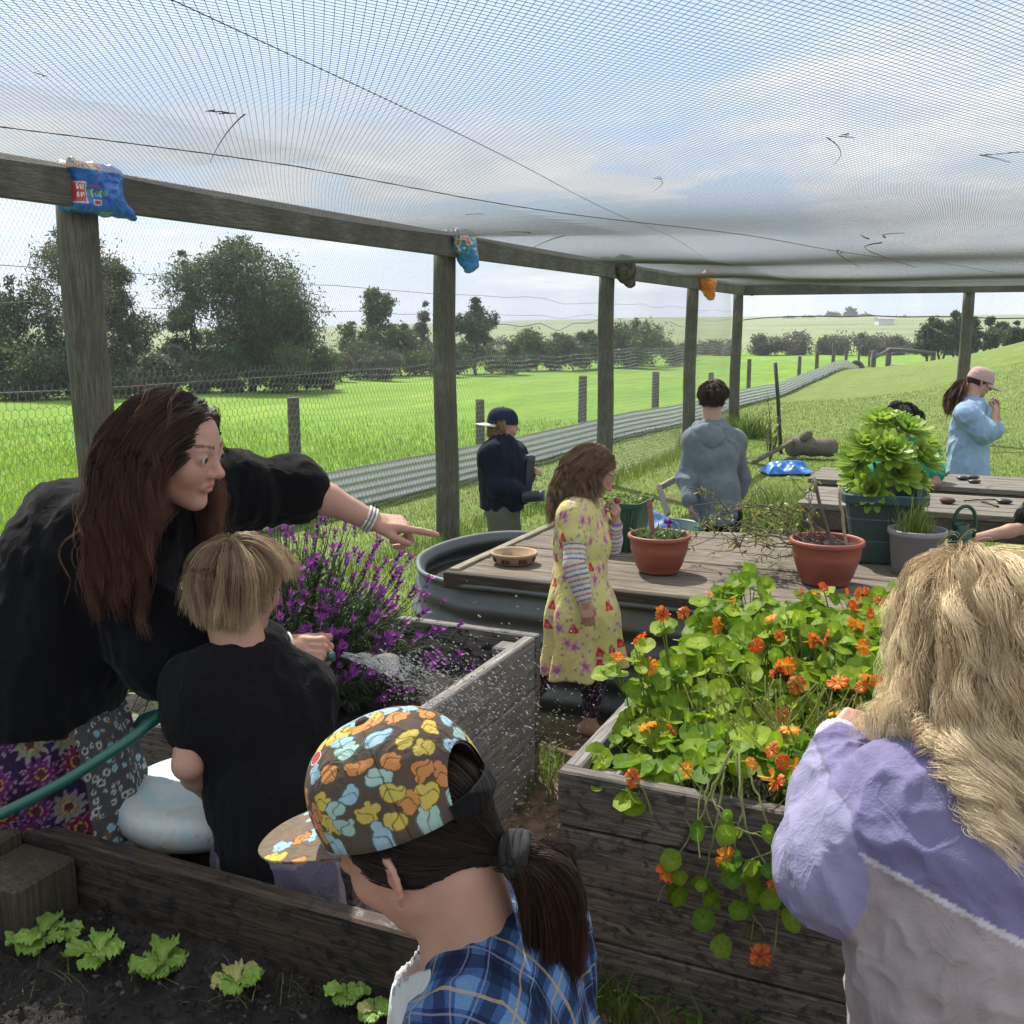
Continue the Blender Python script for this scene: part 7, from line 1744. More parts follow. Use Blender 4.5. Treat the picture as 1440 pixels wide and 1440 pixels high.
def boy_black():
    hd = Head(W(338, 822, 2.17), (.62, .76, -.16), (0, 0, 1), .205)
    J = dict(pel=W(388, 1205, 2.17), waist=W(372, 1110, 2.17), chest=W(352, 1015, 2.17), neck=W(344, 925, 2.17), shl=W(276, 966, 2.12), shr=W(424, 974, 2.23), ell=W(264, 1075, 2.08), wrl=W(300, 1120, 2.27), elr=W(444, 1082, 2.18), wrr=W(440, 1128, 2.34))
    stand(J, (.5, .85, 0), .06)
    f = Fig('blond-haired boy in a black tee-shirt standing between the beds, seen from behind', hd, J, 1.0, (.42, .25, .18), GRP)
    f.hands = [('l', (J['wrl'], V3(.5, .8, -.1), V3(-.3, 0, .9), -1, .125, RELAX)), ('r', (J['wrr'], V3(.1, .9, .0), V3(.2, -.1, .9), 1, .125, RELAX))]
    S = f.body(.0065)
    tee(f, 'tee_shirt', (.0065, .0065, .008), .54, .010, W(400, 1212, 2.17), .016, .007, 1.0, seed=4, flare=.005, hemd=(-.05, 0, -1))
    bottoms(f, 'shorts', lambda P: np.where((vnoise(P, 16, 3) > .52)[:, None], np.array((.10, .09, .13)), np.array((.17, .16, .20))), .92)
    bob(f, hd, lambda l: np.where(l[:, 1] > .15, .14, np.where(l[:, 1] > -.06, -.20, -.36)), f.S, 520, 30, (.17, .23), (.12, .078, .042), (.36, .255, .15), (.46, .34, .21), .00055, (.003, .016), .009, seed=5, follow=1.1, noise_=.06, grav=.12, whorl=(.02, -.20), clump=.15, steps=22, stiff=.45)
    return f
def plaid_material():
    m, nt, b = nodes('plaid_flannel'); at = N(nt, 'ShaderNodeAttribute', attribute_name='col'); sp = N(nt, 'ShaderNodeSeparateXYZ'); nt.links.new(at.outputs['Vector'], sp.inputs[0])
    def M(op, a, b2=None):
        n = N(nt, 'ShaderNodeMath', operation=op)
        for i, v in enumerate((a, b2)):
            if v is None: continue
            if isinstance(v, (int, float)): n.inputs[i].default_value = v
            else: nt.links.new(v, n.inputs[i])
        return n.outputs[0]
    Wv = [M('FRACT', M('DIVIDE', sp.outputs[i], .066)) for i in (0, 1)]
    band = lambda w, c, h: M('LESS_THAN', M('ABSOLUTE', M('SUBTRACT', w, c)), h)
    col = mixc(nt, M('MULTIPLY', band(Wv[0], .22, .22), .55), (.018, .036, .105), (.05, .13, .30)); col = mixc(nt, M('MULTIPLY', band(Wv[1], .22, .22), .55), col, (.06, .15, .33))
    col = mixc(nt, M('MULTIPLY', M('MULTIPLY', band(Wv[0], .22, .22), band(Wv[1], .22, .22)), .5), col, (.16, .29, .46))
    for w in Wv: col = mixc(nt, M('MULTIPLY', band(w, .72, .12), .65), col, (.008, .012, .03))
    for w in Wv: col = mixc(nt, M('MULTIPLY', band(w, .22, .024), .7), col, (.38, .29, .14)); col = mixc(nt, M('MULTIPLY', band(w, .93, .014), .5), col, (.25, .27, .34))
    tw = noise(nt, coords(nt), 500, 2); col = mixc(nt, .25, col, ramp(nt, tw, [(.4, (0, 0, 0)), (.6, (.5, .5, .55))]), 'SOFT_LIGHT')
    nt.links.new(col, b.inputs['Base Color']); b.inputs['Roughness'].default_value = .92; b.inputs['Specular IOR Level'].default_value = .15; bump(nt, b, tw, .3, .002); return m
# ------------------------------------------------------------------ child with printed cap in the foreground
def child_cap():
    hd = Head(W(585, 1178, 1.12), (-.86, .42, -.42), (-.16, -.09, 1), .208)
    J = dict(neck=W(672, 1362, 1.15)); c0 = V3(-.012, 1.05, .868); s0_ = unit(V3(.27, .96, 0)); J['shl'] = c0 - s0_ * .10; J['shr'] = c0 + s0_ * .10; J['chest'] = c0 + V3(-.005, .0, -.13); J['waist'] = c0 + V3(.01, 0, -.25); J['pel'] = c0 + V3(.02, .0, -.35)
    J['ell'] = J['shl'] + V3(.045, -.03, -.19); J['wrl'] = J['ell'] + V3(-.12, .03, -.10); J['elr'] = J['shr'] + V3(.03, .03, -.20); J['wrr'] = J['elr'] + V3(-.15, .06, -.05)
    stand(J, (-.85, .5, 0), .058)
    f = Fig('child in a printed brown baseball cap and blue plaid shirt, dark ponytail, in front', hd, J, 1.0, (.44, .265, .19), GRP)
    f.hands = [('l', (J['wrl'], V3(-.9, .4, -.2), V3(0, 0, 1), -1, .125, RELAX)), ('r', (J['wrr'], V3(-.9, .4, -.2), V3(0, 0, 1), 1, .125, RELAX))]
    S = f.body(.0055)
    sdv = unit(J['shr'] - J['shl']); fw = unit(np.cross([0, 0, 1.], sdv)); fw = fw if fw @ V3(-1, .4, 0) > 0 else -fw
    def plaid(P):
        r0 = P - c0; u = r0 @ sdv; v = r0[:, 2] + .45 * np.abs(u) - .9 * np.abs(r0 @ fw)
        for q in 'lr':
            a_, b_ = J['sh' + q], J['el' + q]; ax_ = unit(b_ - a_); t_ = (P - a_) @ ax_; s1 = unit(np.cross(ax_, fw)); s2 = np.cross(ax_, s1); rr = P - a_
            far_ = (t_ > .045) & (((u < -.115) if q == 'l' else (u > .115))); an = np.arctan2(rr @ s1, rr @ s2) * .055
            u = np.where(far_, an, u); v = np.where(far_, -t_ + .02, v)
        return np.stack([u + 1, v + 1, 0 * u], 1)
    T = Sdf(); f.torso(T, .018, .05, 1.05); [f.arm(T, q, .014, 1.8, .04, .01) for q in 'lr']; T.ecap(J['waist'], J['pel'], J['hipr'] - J['hipl'], (.13, .12), (.135, .125), .05)
    # collar standing round the back of the neck
    nk = J['neck']; ax = unit(hd.w(0, -.13, -.25) - nk)
    for k in range(15):
        a = -1.9 + 3.8 * k / 14; d_ = -fw * math.cos(a) + sdv * math.sin(a); e_ = nk + d_ * .062 + V3(0, 0, -.012); T.cone(e_, e_ + d_ * .022 - V3(0, 0, .036) , .0085, .0085, .012); T.cone(e_, e_ + V3(0, 0, .016) - d_ * .006, .008, .006, .010)
    # open front
    T.box(c0 + fw * .148 - V3(0, 0, .10), (.135, .095, .26), np.array([sdv, fw, [0, 0, 1.]]), .03, .02, 's')
    T.cut(J['pel'] - V3(0, 0, .04), (0, 0, -1))
    f.cloth('plaid_shirt', T, .0042, plaid, plaid_material(), .014, (8, 20), 6, (1, 1, .6))
    S2 = Sdf(); f.torso(S2, .014, .05, 1.04); S2.cone(J['neck'] + fw * .035 - V3(0, 0, .02), J['chest'] + fw * .06, .062, .07, .03); S2.cut(J['pel'] - V3(0, 0, .03), (0, 0, -1)); S2.cone(J['neck'] + V3(0, 0, .06), J['neck'] + fw * .03 - V3(0, 0, .02), .072, .066, .008, 's')
    f.cloth('singlet', S2, .0045, (.45, .47, .49), mknit, .006)
    bottoms(f, 'trousers', (.03, .035, .06), 1.85)
    # the cap: grey-brown cotton with printed colour blotches and spots
    BL = []
    rs = np.random.default_rng(8); pal = [(.46, .21, .075), (.48, .39, .09), (.27, .42, .50), (.30, .44, .40)]
    tries = 0
    while len(BL) < 100 and tries < 9000:
        tries += 1; c_ = (rs.uniform(0, 1.30), rs.uniform(.0, .29))
        if all(math.hypot(min(abs(c_[0] - b[0]), 1.30 - abs(c_[0] - b[0])) * max(.25, 1 - c_[1] / .30), c_[1] - b[1]) > .0375 for b in BL):
            BL.append((*c_, int(rs.choice(5, p=(.27, .24, .22, .18, .09))), rs.uniform(0, 6.28), [(rs.uniform(.3, 1.0), rs.uniform(.5, 1.0), rs.uniform(0, 6.28)) for _ in range(5)]))
    def blot(cc, X, Yv, sx, BLs, per=None, base=(.085, .066, .053)):
        for (bx, by, kind, rot, lobes) in BLs:
            dx_ = X - bx
            if per: dx_ = (dx_ + per / 2) % per - per / 2
            dx_ = dx_ * sx; dy_ = Yv - by; ca, sa = math.cos(rot), math.sin(rot); a_, b_ = ca * dx_ + sa * dy_, -sa * dx_ + ca * dy_
            if kind == 4:
                r_ = np.hypot(a_, b_); cc[r_ < .0108] = (.55, .53, .50); cc[r_ < .0092] = (.42, .06, .05); continue
            d_ = np.hypot(a_ / .0105, b_ / .0078) - 1
            for (lr, ls, la) in lobes: d_ = np.minimum(d_, np.hypot((a_ - .0125 * lr * math.cos(la)) / (.0056 * ls), (b_ - .011 * lr * math.sin(la)) / (.0056 * ls)) - 1)
            ed = d_ < .16; cc[ed] = np.array(pal[kind]) * .25; m_ = d_ < .0; cc[m_] = pal[kind]
            inn = m_ & (np.abs(a_ - .004 * np.sin(b_ * 300 + rot)) < .0008); cc[inn] = np.array(pal[kind]) * .35
        return cc
    Rr = .088
    def capcol(u, v, L):
        cc = np.tile((.085, .066, .053), (len(u), 1)).astype(float)
        arc = v * .155; sx = np.clip(np.sin(np.clip(1 - v, 0, 1) * math.pi / 2), .12, 1) ; 
        X = u * .0875 * 1.0; cc = blot(cc, X, arc, sx, [(b[0] * (.5498 / 1.30), b[1] * .155 / .29, *b[2:]) for b in BL if True], .5498)
        sm = np.abs(((u - math.pi / 2) / (math.pi / 3) + .5) % 1 - .5) < .008; cc[sm] = cc[sm] * .55
        return cc
    def brimcol(L): 
        cc = np.tile((.15, .115, .085), (len(L), 1)).astype(float); rs2 = np.random.default_rng(3)
        return blot(cc, L[:, 0] * .208, L[:, 1] * .208, 1, [(rs2.uniform(-.08, .08), rs2.uniform(.08, .18), k % 4, rs2.uniform(0, 6), [(rs2.uniform(.3, 1), rs2.uniform(.5, 1), rs2.uniform(0, 6.28)) for _ in range(5)]) for k in range(18)])
    cap(f, hd, capcol, brimcol, mcloth, opening=True, res=(560, 190), name='baseball_cap', zc=.225, grow=1.075, brim_len=.49, tilt=-.06, button=(.05, .04, .032))
    # hair drawn back into a low ponytail
    rs = np.random.default_rng(21); tie = V3(.0, -.49, -.20)
    ins = lambda L, d: (L[:, 2] > -.30 + .75 * np.maximum(L[:, 1] + .10, 0)) & (L[:, 1] < .16) & (L[:, 2] < .40)
    G_ = scalp(hd, 420, rs, ins, 1.02); t = np.linspace(0, 1, 14)[None, :, None]
    P = G_[:, None] * (1 - t) + tie * t; q_ = (P - CR_C) / CR_R; rad = np.linalg.norm(q_, axis=2)[..., None]; tgt = np.maximum(rad, 1.03 + .02 * rs.random((420, 1, 1))); P = CR_C + q_ / rad * tgt * CR_R; P[:, -3:] = P[:, -3:] * .35 + tie * .65; P[:, -1] = tie + rs.normal(size=(420, 3)) * .022
    A1 = strands(hd.wv(P), 22, rs, .0035, .0004, (.010, .006, .005), (.030, .016, .011), None, .8, .3)
    tp = hd.wv(tie); tips = W(770, 1392, 1.15); ng = 170
    e_ = rs.normal(size=(ng, 3)).clip(-1.5, 1.5) * .019; o_ = rs.normal(size=(ng, 3)).clip(-1.5, 1.5) * .008; tt = np.linspace(0, 1, 16)[None, :, None]
    back = unit(tp - hd.c); c1_ = tp + back * .045 + V3(.02, 0, .004)
    base = (tp * (1 - tt) ** 2 + 2 * c1_ * tt * (1 - tt) + tips * tt ** 2); Pt = base + o_[:, None] * (1 - tt) + (e_[:, None] * np.sin(tt * math.pi * .62) * 1.0)
    A2 = strands(Pt, 46, rs, .0065, .0004, (.010, .006, .005), (.040, .020, .013), (.055, .026, .016), .4, .15)
    hair_obj(f, hd, [A1, A2], (.009, .006, .005), ins, 1.015)
    q = MB(); bd = unit(c1_ - tp); s_ = unit(np.cross(bd, [0, 0, 1.])); t_ = np.cross(bd, s_)
    for k in range(4):
        a = np.linspace(0, 6.2832, 28); o2 = tp + bd * (.002 + .006 * k); q.tube(np.array([o2 + (.0205 + .002 * math.sin(3 * x + k)) * (math.cos(x) * s_ + math.sin(x) * t_) + bd * .003 * math.sin(2 * x + k) for x in a]), .0052, 7)
    q.build('hair_tie', simple('hair_tie', (.010, .010, .012), .9, .2, 80), f.root, True)
    return f
# ------------------------------------------------------------------ girl with long wavy blonde hair, back view
def girl_blonde():
    hd = Head(W(1378, 893, 1.42), (-.30, .93, -.22), (0, 0, 1), .205)
    J = dict(neck=W(1375, 1062, 1.43), shl=W(1280, 1132, 1.43), shr=W(1478, 1125, 1.48), chest=W(1375, 1200, 1.43), waist=W(1375, 1330, 1.44), pel=W(1375, 1450, 1.45), ell=W(1172, 1222, 1.46), wrl=W(1178, 1042, 1.60))
    J['elr'] = W(1560, 1240, 1.52); J['wrr'] = W(1450, 1120, 1.75)
    stand(J, (-.25, .95, 0), .062)
    f = Fig('girl with long wavy blonde hair in a lavender and grey colour-block jumper', hd, J, 1.05, (.50, .30, .23), GRP)
    f.hands = [('l', (J['wrl'], W(1232, 984, 1.65) - J['wrl'], V3(-.5, -.75, .35), -1, .128, PINCH, .06, (.5, .4, .3, .3))), ('r', (J['wrr'], V3(-.6, .4, .4), V3(.3, -.5, .6), 1, .128, PINCH))]
    S = f.body(.0055)
    T = Sdf(); f.torso(T, .024, .05, 1.12); T.ecap(J['waist'], J['pel'] - V3(0, 0, .06), J['hipr'] - J['hipl'], (.155, .135), (.150, .13), .06)
    T.ecap(J['chest'], J['waist'], J['shr'] - J['shl'], (.155, .13), (.160, .135), .06)
    for q in 'lr':
        a, b_, w_ = J['sh' + q], J['el' + q], J['wr' + q]; T.cone(a, mid(a, b_, .55), .050, .068, .045); T.cone(mid(a, b_, .55), b_, .068, .074, .04); T.cone(b_, mid(b_, w_, .55), .072, .058, .045); T.cone(mid(b_, w_, .55), mid(b_, w_, .90), .057, .040, .03)
    T.cone(J['neck'] - V3(0, 0, .02), J['neck'] + V3(0, 0, .014), .060, .055, .03)
    T.cut(J['pel'] - V3(0, 0, .07), (0, 0, -1))
    sdv = unit(J['shr'] - J['shl']); c0 = mid(J['shl'], J['shr']) + V3(0, 0, .02)
    def jumper(P):
        r0 = P - c0; u = r0 @ sdv; z = r0[:, 2]; n_ = (vnoise(P, 6, 2) - .5) * .004
        seam = -.07 - .43 * (u + .16) + n_; seam = np.maximum(seam, -.20)
        lav = np.array((.185, .17, .305)); sl_ = np.array((.26, .25, .385)); gr = np.array((.32, .28, .285)); pk = np.array((.56, .34, .34))
        c = np.where((z > seam)[:, None], lav, gr)
        pkm = (z <= seam) & (u > -.02 + .3 * (-.13 - z)); c[pkm] = pk
        w_ = np.abs(z - seam) < .0045; c[w_] = (.52, .50, .53)
        s2 = (np.abs(u - (-.02 + .3 * (-.13 - z))) < .003) & (z <= seam); c[s2] = (.45, .36, .38)
        a, b_ = J['shl'], J['ell']; ax = unit(b_ - a); t = (P - a) @ ax; dd = np.linalg.norm((P - a) - t[:, None] * ax, axis=1)
        nearE = np.minimum(np.linalg.norm(P - mid(a, b_, .75), axis=1), np.linalg.norm(P - mid(b_, J['wrl'], .4), axis=1))
        dA = np.full(len(P), 9.)
        for q_, m_ in (('l', 'wrl'),):
            for s0, s1 in ((a, b_), (b_, J['wrl'])): ab_ = s1 - s0; h_ = np.clip((P - s0) @ ab_ / (ab_ @ ab_), 0, 1); dA = np.minimum(dA, np.linalg.norm(P - s0 - h_[:, None] * ab_, axis=1))
        ta = J['pel']; tb = J['neck']; tt_ = np.clip((P - ta) @ (tb - ta) / ((tb - ta) @ (tb - ta)), 0, 1); dT = np.linalg.norm(P - ta - tt_[:, None] * (tb - ta), axis=1)
        slv = (dA / .072 < dT / .150) & (u < -.10); sm = slv & (t > .052); c[sm] = sl_
        sl2 = (np.abs(t - .052) < .003) & slv; c[sl2] = sl_ * .62
        far_ = (u > .16); c[far_] = sl_
        return c
    f.cloth('jumper', T, .0036, jumper, mknit, .019, (7, 17), 9, (1, 1, .7))
    for q in 'lr':
      Cf = Sdf(); b_, w_ = J['el' + q], J['wr' + q]; Cf.cone(mid(b_, w_, .84), mid(b_, w_, 1.0), .037, .034, .01)
      Vs, Q = Cf.mesh(.0032); dl = unit(w_ - b_); s_ = unit(np.cross(dl, [0, 0, 1.])); t_ = np.cross(dl, s_); r0 = Vs - w_; an = np.arctan2(r0 @ t_, r0 @ s_); n_ = vnormals(Vs, Q); Vs = Vs + n_ * (.0022 * np.sin(an * 24))[:, None]
      mesh_np('cuff', Vs, Q, mknit, f.root, True, np.tile((.50, .43, .52), (len(Vs), 1)))
    bottoms(f, 'leggings', (.05, .05, .06), 1.9, .012, .0)
    rs = np.random.default_rng(14); Call = Sdf(); Call.p = [p for p in list(S.p) + list(T.p) if p[4] != 'i']
    ins = lambda L, d: (L[:, 2] > np.where(L[:, 1] > .20, .16, np.where(L[:, 1] > .02, -.05, -.30)))
    ng = 300; G_ = scalp(hd, ng, rs, ins)
    comb = lambda L: np.stack([np.where(L[:, 0] > .05, 1, -1) * .45 * np.clip(.55 - np.abs(L[:, 1] + .0), .25, 1), -.15 - .9 * (L[:, 1] < .05) * np.clip(L[:, 2], 0, 1), -.35 - 1.0 * (L[:, 2] < .25)], 1)
    P = sim_hair(hd, G_, comb, Call, rs.uniform(.19, .325, ng), 34, .46, .38, rs.uniform(.006, .032, ng), rs, .0155, .078, .55, .012, xlim=.50); P = P[np.abs(hd.loc(P.reshape(-1, 3))[:, 0]).reshape(P.shape[:2]).max(1) < .74]
    lc_ = hd.loc(P.reshape(-1, 3)); ax_ = np.abs(lc_[:, 0]); lim = .54 + .10 * np.clip(-lc_[:, 2] - .3, 0, 1); lc_[:, 0] = np.sign(lc_[:, 0]) * np.where(ax_ > lim, lim + (ax_ - lim) * .25, ax_); P = hd.wv(lc_).reshape(P.shape)
    V_ = strands(P, 66, rs, .0140, .00036, (.34, .225, .115), (.82, .65, .40), (.90, .75, .50), .45, .34, fz=.28)
    # stray frizz at the crown
    G2 = scalp(hd, 46, rs, lambda L, d: L[:, 2] > .32); P2 = [];
    for g_ in G2:
        p0 = hd.w(*g_); d_ = unit(p0 - hd.w(*CR_C)); s_ = unit(np.cross(d_, rs.normal(size=3))); tt = np.linspace(0, 1, 20); P2.append(p0 + d_ * (.03 * np.sin(tt * 2.6))[:, None] * rs.uniform(.3, 1.2) + s_ * (tt * .06 + .01 * np.sin(tt * 9 + rs.uniform(0, 6)))[:, None])
    V2 = strands(np.array(P2), 3, rs, .004, .0004, (.4, .3, .17), (.6, .48, .3), None, .6, .0)
    hair_obj(f, hd, [V_, V2], (.13, .085, .045), ins)
    return f
# ------------------------------------------------------------------ girl in yellow dress eating
def girl_yellow():
    hd = Head(W(832, 664, 3.86), (.86, -.16, -.50), (.35, 0, 1), .20)
    J = dict(neck=W(815, 712, 3.88), shl=W(832, 722, 3.97), shr=W(808, 726, 3.79), chest=W(818, 765, 3.88), waist=W(815, 815, 3.88), pel=W(818, 862, 3.88), elr=W(808, 792, 3.74), wrr=W(822, 846, 3.72), ell=W(858, 770, 3.98), wrl=W(866, 735, 3.90))
    p = J['pel']; fr_ = V3(.95, -.1, 0); J['hipr'] = p + V3(.0, -.055, -.02); J['hipl'] = p + V3(0, .055, -.02)
    a1 = atz(829, 1012, .06); J['anr'] = V3(a1[0], a1[1] * .995, .062); J['knr'] = V3(a1[0] + .02, a1[1], .31); J['anl'] = V3(p[0] - .27, p[1] + .09, .075); J['knl'] = V3(p[0] - .12, p[1] + .06, .32); J['footl'] = unit(V3(.8, 0, -.3)); J['footr'] = V3(.9, -.35, 0)
    f = Fig('girl in a yellow floral dress eating something beside the deck', hd, J, .95, (.44, .27, .20), GRP)
    f.hands = [('r', (J['wrr'], V3(.22, -.10, -1), V3(.3, -1, 0), 1, .118, RELAX, .06, (.45, .4, .2, .2))), ('l', (J['wrl'], W(868, 708, 3.84) - J['wrl'], V3(.8, -.5, -.2), -1, .112, GRIP, .05, (.6, .3, .4, .4)))]
    S = f.body(.0065, hand_h=.0024); add_eyes(hd, f.root)
    wv = lambda P: np.arctan2(P[:, 1] - p[1], P[:, 0] - p[0])
    def dress(P):
        a = wv(P); uv = np.stack([a * .16, P[:, 2]], 1); c = np.tile((.60, .55, .22), (len(P), 1))
        d, r = cells(uv, .078, 4, .7); rad = np.hypot(d[:, 0], d[:, 1]); th = np.arctan2(d[:, 1], d[:, 0])
        m = (r[:, 0] > .52) & (rad < .027 * (.75 + .25 * np.cos(th * 5 + r[:, 1] * 6))); c[m] = (.55, .30, .36); m &= (rad < .011); c[m] = (.38, .12, .26)
        m = (r[:, 0] <= .52) & (r[:, 0] > .20) & (rad < .025 * (.85 + .15 * np.cos(th * 3 + 1))) & (d[:, 1] > -.010); c[m] = (.50, .035, .05); m2 = m & (rad < .008); c[m2] = (.62, .14, .14)
        d, r = cells(uv + .31, .030, 9, .8); rad = np.hypot(d[:, 0], d[:, 1]); m = (r[:, 0] > .68) & (rad < .007); c[m] = (.42, .22, .40); m = (r[:, 0] < .12) & (rad < .006); c[m] = (.25, .32, .12)
        return c
    D = Sdf(); f.torso(D, .008, .04, .92); hs = V3(0, 1, 0)
    hem = .31; b0 = V3(p[0] + .005, p[1] + .01, hem - .04); D.ecap(J['waist'], p, hs, (.10, .095), (.125, .125), .04); D.ecap(p, b0, hs, (.125, .125), (.165, .160), .05); D.cut(V3(p[0], p[1], hem), (.06, 0, -1), .004)
    for q in 'lr': f.arm(D, q, .012, .42, .025, .008)
    def drape(P): return dress(P)
    Vs, Q = D.mesh(.0045); a = wv(Vs); k = np.clip((J['waist'][2] - Vs[:, 2]) / .42, 0, 1); R = np.stack([Vs[:, 0] - p[0], Vs[:, 1] - p[1]], 1); sc_ = 1 + k * (.15 * np.sin(a * 8 + 1.5 * k) + .07 * np.sin(a * 13 + 1)) ; Vs[:, 0] = p[0] + R[:, 0] * sc_; Vs[:, 1] = p[1] + R[:, 1] * sc_
    n_ = vnormals(Vs, Q); Vs = Vs + n_ * ((ridged(Vs * [1, 1, .4], 11, 3) - .6) * .008)[:, None]
    mesh_np('dress', Vs, Q, mcloth, f.root, True, dress(Vs))
    def stripes(P):
        t = np.zeros(len(P)); best = np.full(len(P), 9.)
        for q in 'lr':
            for a_, b_, o_ in ((J['sh' + q], J['el' + q], 0), (J['el' + q], J['wr' + q], np.linalg.norm(J['el' + q] - J['sh' + q]))):
                ab_ = b_ - a_; L_ = np.linalg.norm(ab_); h_ = np.clip((P - a_) @ ab_ / L_ ** 2, 0, 1); d = np.linalg.norm(P - (a_ + h_[:, None] * ab_), axis=1); m = d < best; best[m] = d[m]; t[m] = (h_ * L_ + o_)[m]
        w_ = (t / .0185) % 1; k = (t / .0185).astype(int) % 3; c = np.tile((.58, .54, .47), (len(P), 1)); m = w_ < .36; c[m] = np.array([(.16, .15, .30), (.42, .16, .16), (.22, .24, .34)])[k[m]]; return c
    for q_ in 'lr':
        Sl = Sdf(); f.arm(Sl, q_, .007, 1.86, .02); f.cloth('striped_sleeve', Sl, .0042, stripes, mknit, .006)
    Lg = Sdf(); [f.leg(Lg, q, .006, 1.84) for q in 'lr']; Lg.ecap(J['hipl'], J['hipr'], V3(0, 0, 1), (.07, .075), (.07, .075), .02)
    f.cloth('leggings', Lg, .005, lambda P: np.where((vnoise(P, 190, 3) > .70)[:, None], np.array((.30, .26, .34)), np.array((.040, .030, .055))), mknit, .004)
    bob(f, hd, None, f.S, 300, 18, (.19, .27), (.075, .042, .024), (.22, .135, .075), (.30, .20, .12), .0010, (.003, .013), .009, seed=9, follow=.42, grav=.36, combf=lambda L: np.stack([np.sign(L[:, 0] + .02) * (.25 + .5 * (L[:, 2] > .34)), -.85 + 0 * L[:, 0], -.45 - .5 * (L[:, 1] < -.2)], 1), wave=.008, wl=.075, whorl=(.0, .75), steps=22, clump=.4,
        ins=lambda P, d: P[:, 2] > np.where(P[:, 1] > .16, .30, np.where(P[:, 1] > -.04, .12, -.30)))
    tag(MB().lathe(W(868, 704, 3.84), [(.0005, -.012), (.010, -.009), (.013, 0), (.010, .009), (.0005, .012)], 12, wob=.1).build('food_piece', simple('food', (.30, .04, .05), .5, .3, 60), None, True), 'small red piece of food held at the mouth of the girl in yellow', 'food')
    return f
# ------------------------------------------------------------------ boy in navy fleece
def boy_navy():
    t = 6.05; hd = Head(W(708, 598, t), (1, .12, -.04), (.05, 0, 1), .195)
    J = dict(neck=W(703, 629, t), shl=W(722, 640, t + .12), shr=W(692, 642, t - .10), chest=W(706, 665, t), waist=W(706, 692, t), pel=W(706, 712, t), elr=W(700, 686, t - .15), wrr=W(741, 699, t - .10), ell=W(728, 680, t + .12), wrl=W(742, 664, t + .02))
    stand(J, (1, .1, 0), .055)
    f = Fig('small boy in a navy fleece and dark cap holding two dark bottles', hd, J, .96, (.46, .28, .21), GRP)
    f.hands = [('r', (J['wrr'], V3(1, .05, -.1), V3(0, -.6, .8), 1, .11, GRIP)), ('l', (J['wrl'], V3(1, -.1, .15), V3(0, -.9, .4), -1, .11, GRIP))]
    f.body(.008, hand_h=.003); add_eyes(hd, f.root)
    tee(f, 'fleece', (.008, .011, .022), 1.86, .026, J['pel'] - V3(0, 0, .012), .014, .009, 1.05, seed=2, flare=.006, extra=lambda T: T.cone(J['neck'] - V3(0, 0, .02), J['neck'] + V3(.01, 0, .025), .068, .062, .03))
    bottoms(f, 'shorts', (.115, .12, .085), .88, .026, .02)
    cap(f, hd, lambda u, v, L: np.tile((.018, .026, .052), (len(u), 1)), lambda L: np.tile((.62, .63, .60), (len(L), 1)), mcloth, back=True, res=(48, 20), zc=.10, grow=1.02, brim_len=.34, button=(.02, .025, .05))
    bob(f, hd, lambda l: -.34 + 0 * l[:, 1], f.S, 120, 12, (.10, .14), (.20, .13, .06), (.42, .30, .16), None, .0016, (.004, .016), .010, seed=3, ins=lambda P, d: (P[:, 2] < .16) & (P[:, 1] < -.02) & (P[:, 2] > -.24))
    def bottle(a, b_, r, label):
        a, b_ = np.array(a), np.array(b_); d_ = unit(b_ - a); A = axes(unit(np.cross(d_, [0, 1, .01])), d_); L = np.linalg.norm(b_ - a)
        rt = thing('bottle', label, 'bottle', (a + b_) / 2, 'dark bottles held by the boy in navy'); MB().lathe(a, [(.0001, 0), (r * .95, .002), (r, .01), (r, L * .72), (r * .92, L * .76), (r * .9, L * .78)], 18, np.array([A[0], A[1], A[2]])).build('bottle_body', simple('bottle_plastic', (.015, .018, .02), .4, .2, 10), rt, True)
        MB().lathe(a + d_ * L * .78, [(r * .95, 0), (r * .98, .01), (r * .98, L * .20), (r * .85, L * .22), (.0001, L * .22)], 18, A).build('lid', simple('bottle_lid', (.02, .045, .045), .4, .2, 10), rt, True)
    bottle(W(740, 690, t - .01), W(746, 640, t - .02), .033, 'dark bottle held upright in the upper hand of the boy in navy'); bottle(W(735, 699, t - .19), W(765, 697, t - .22), .033, 'dark bottle held sideways in the lower hand of the boy in navy')
    return f
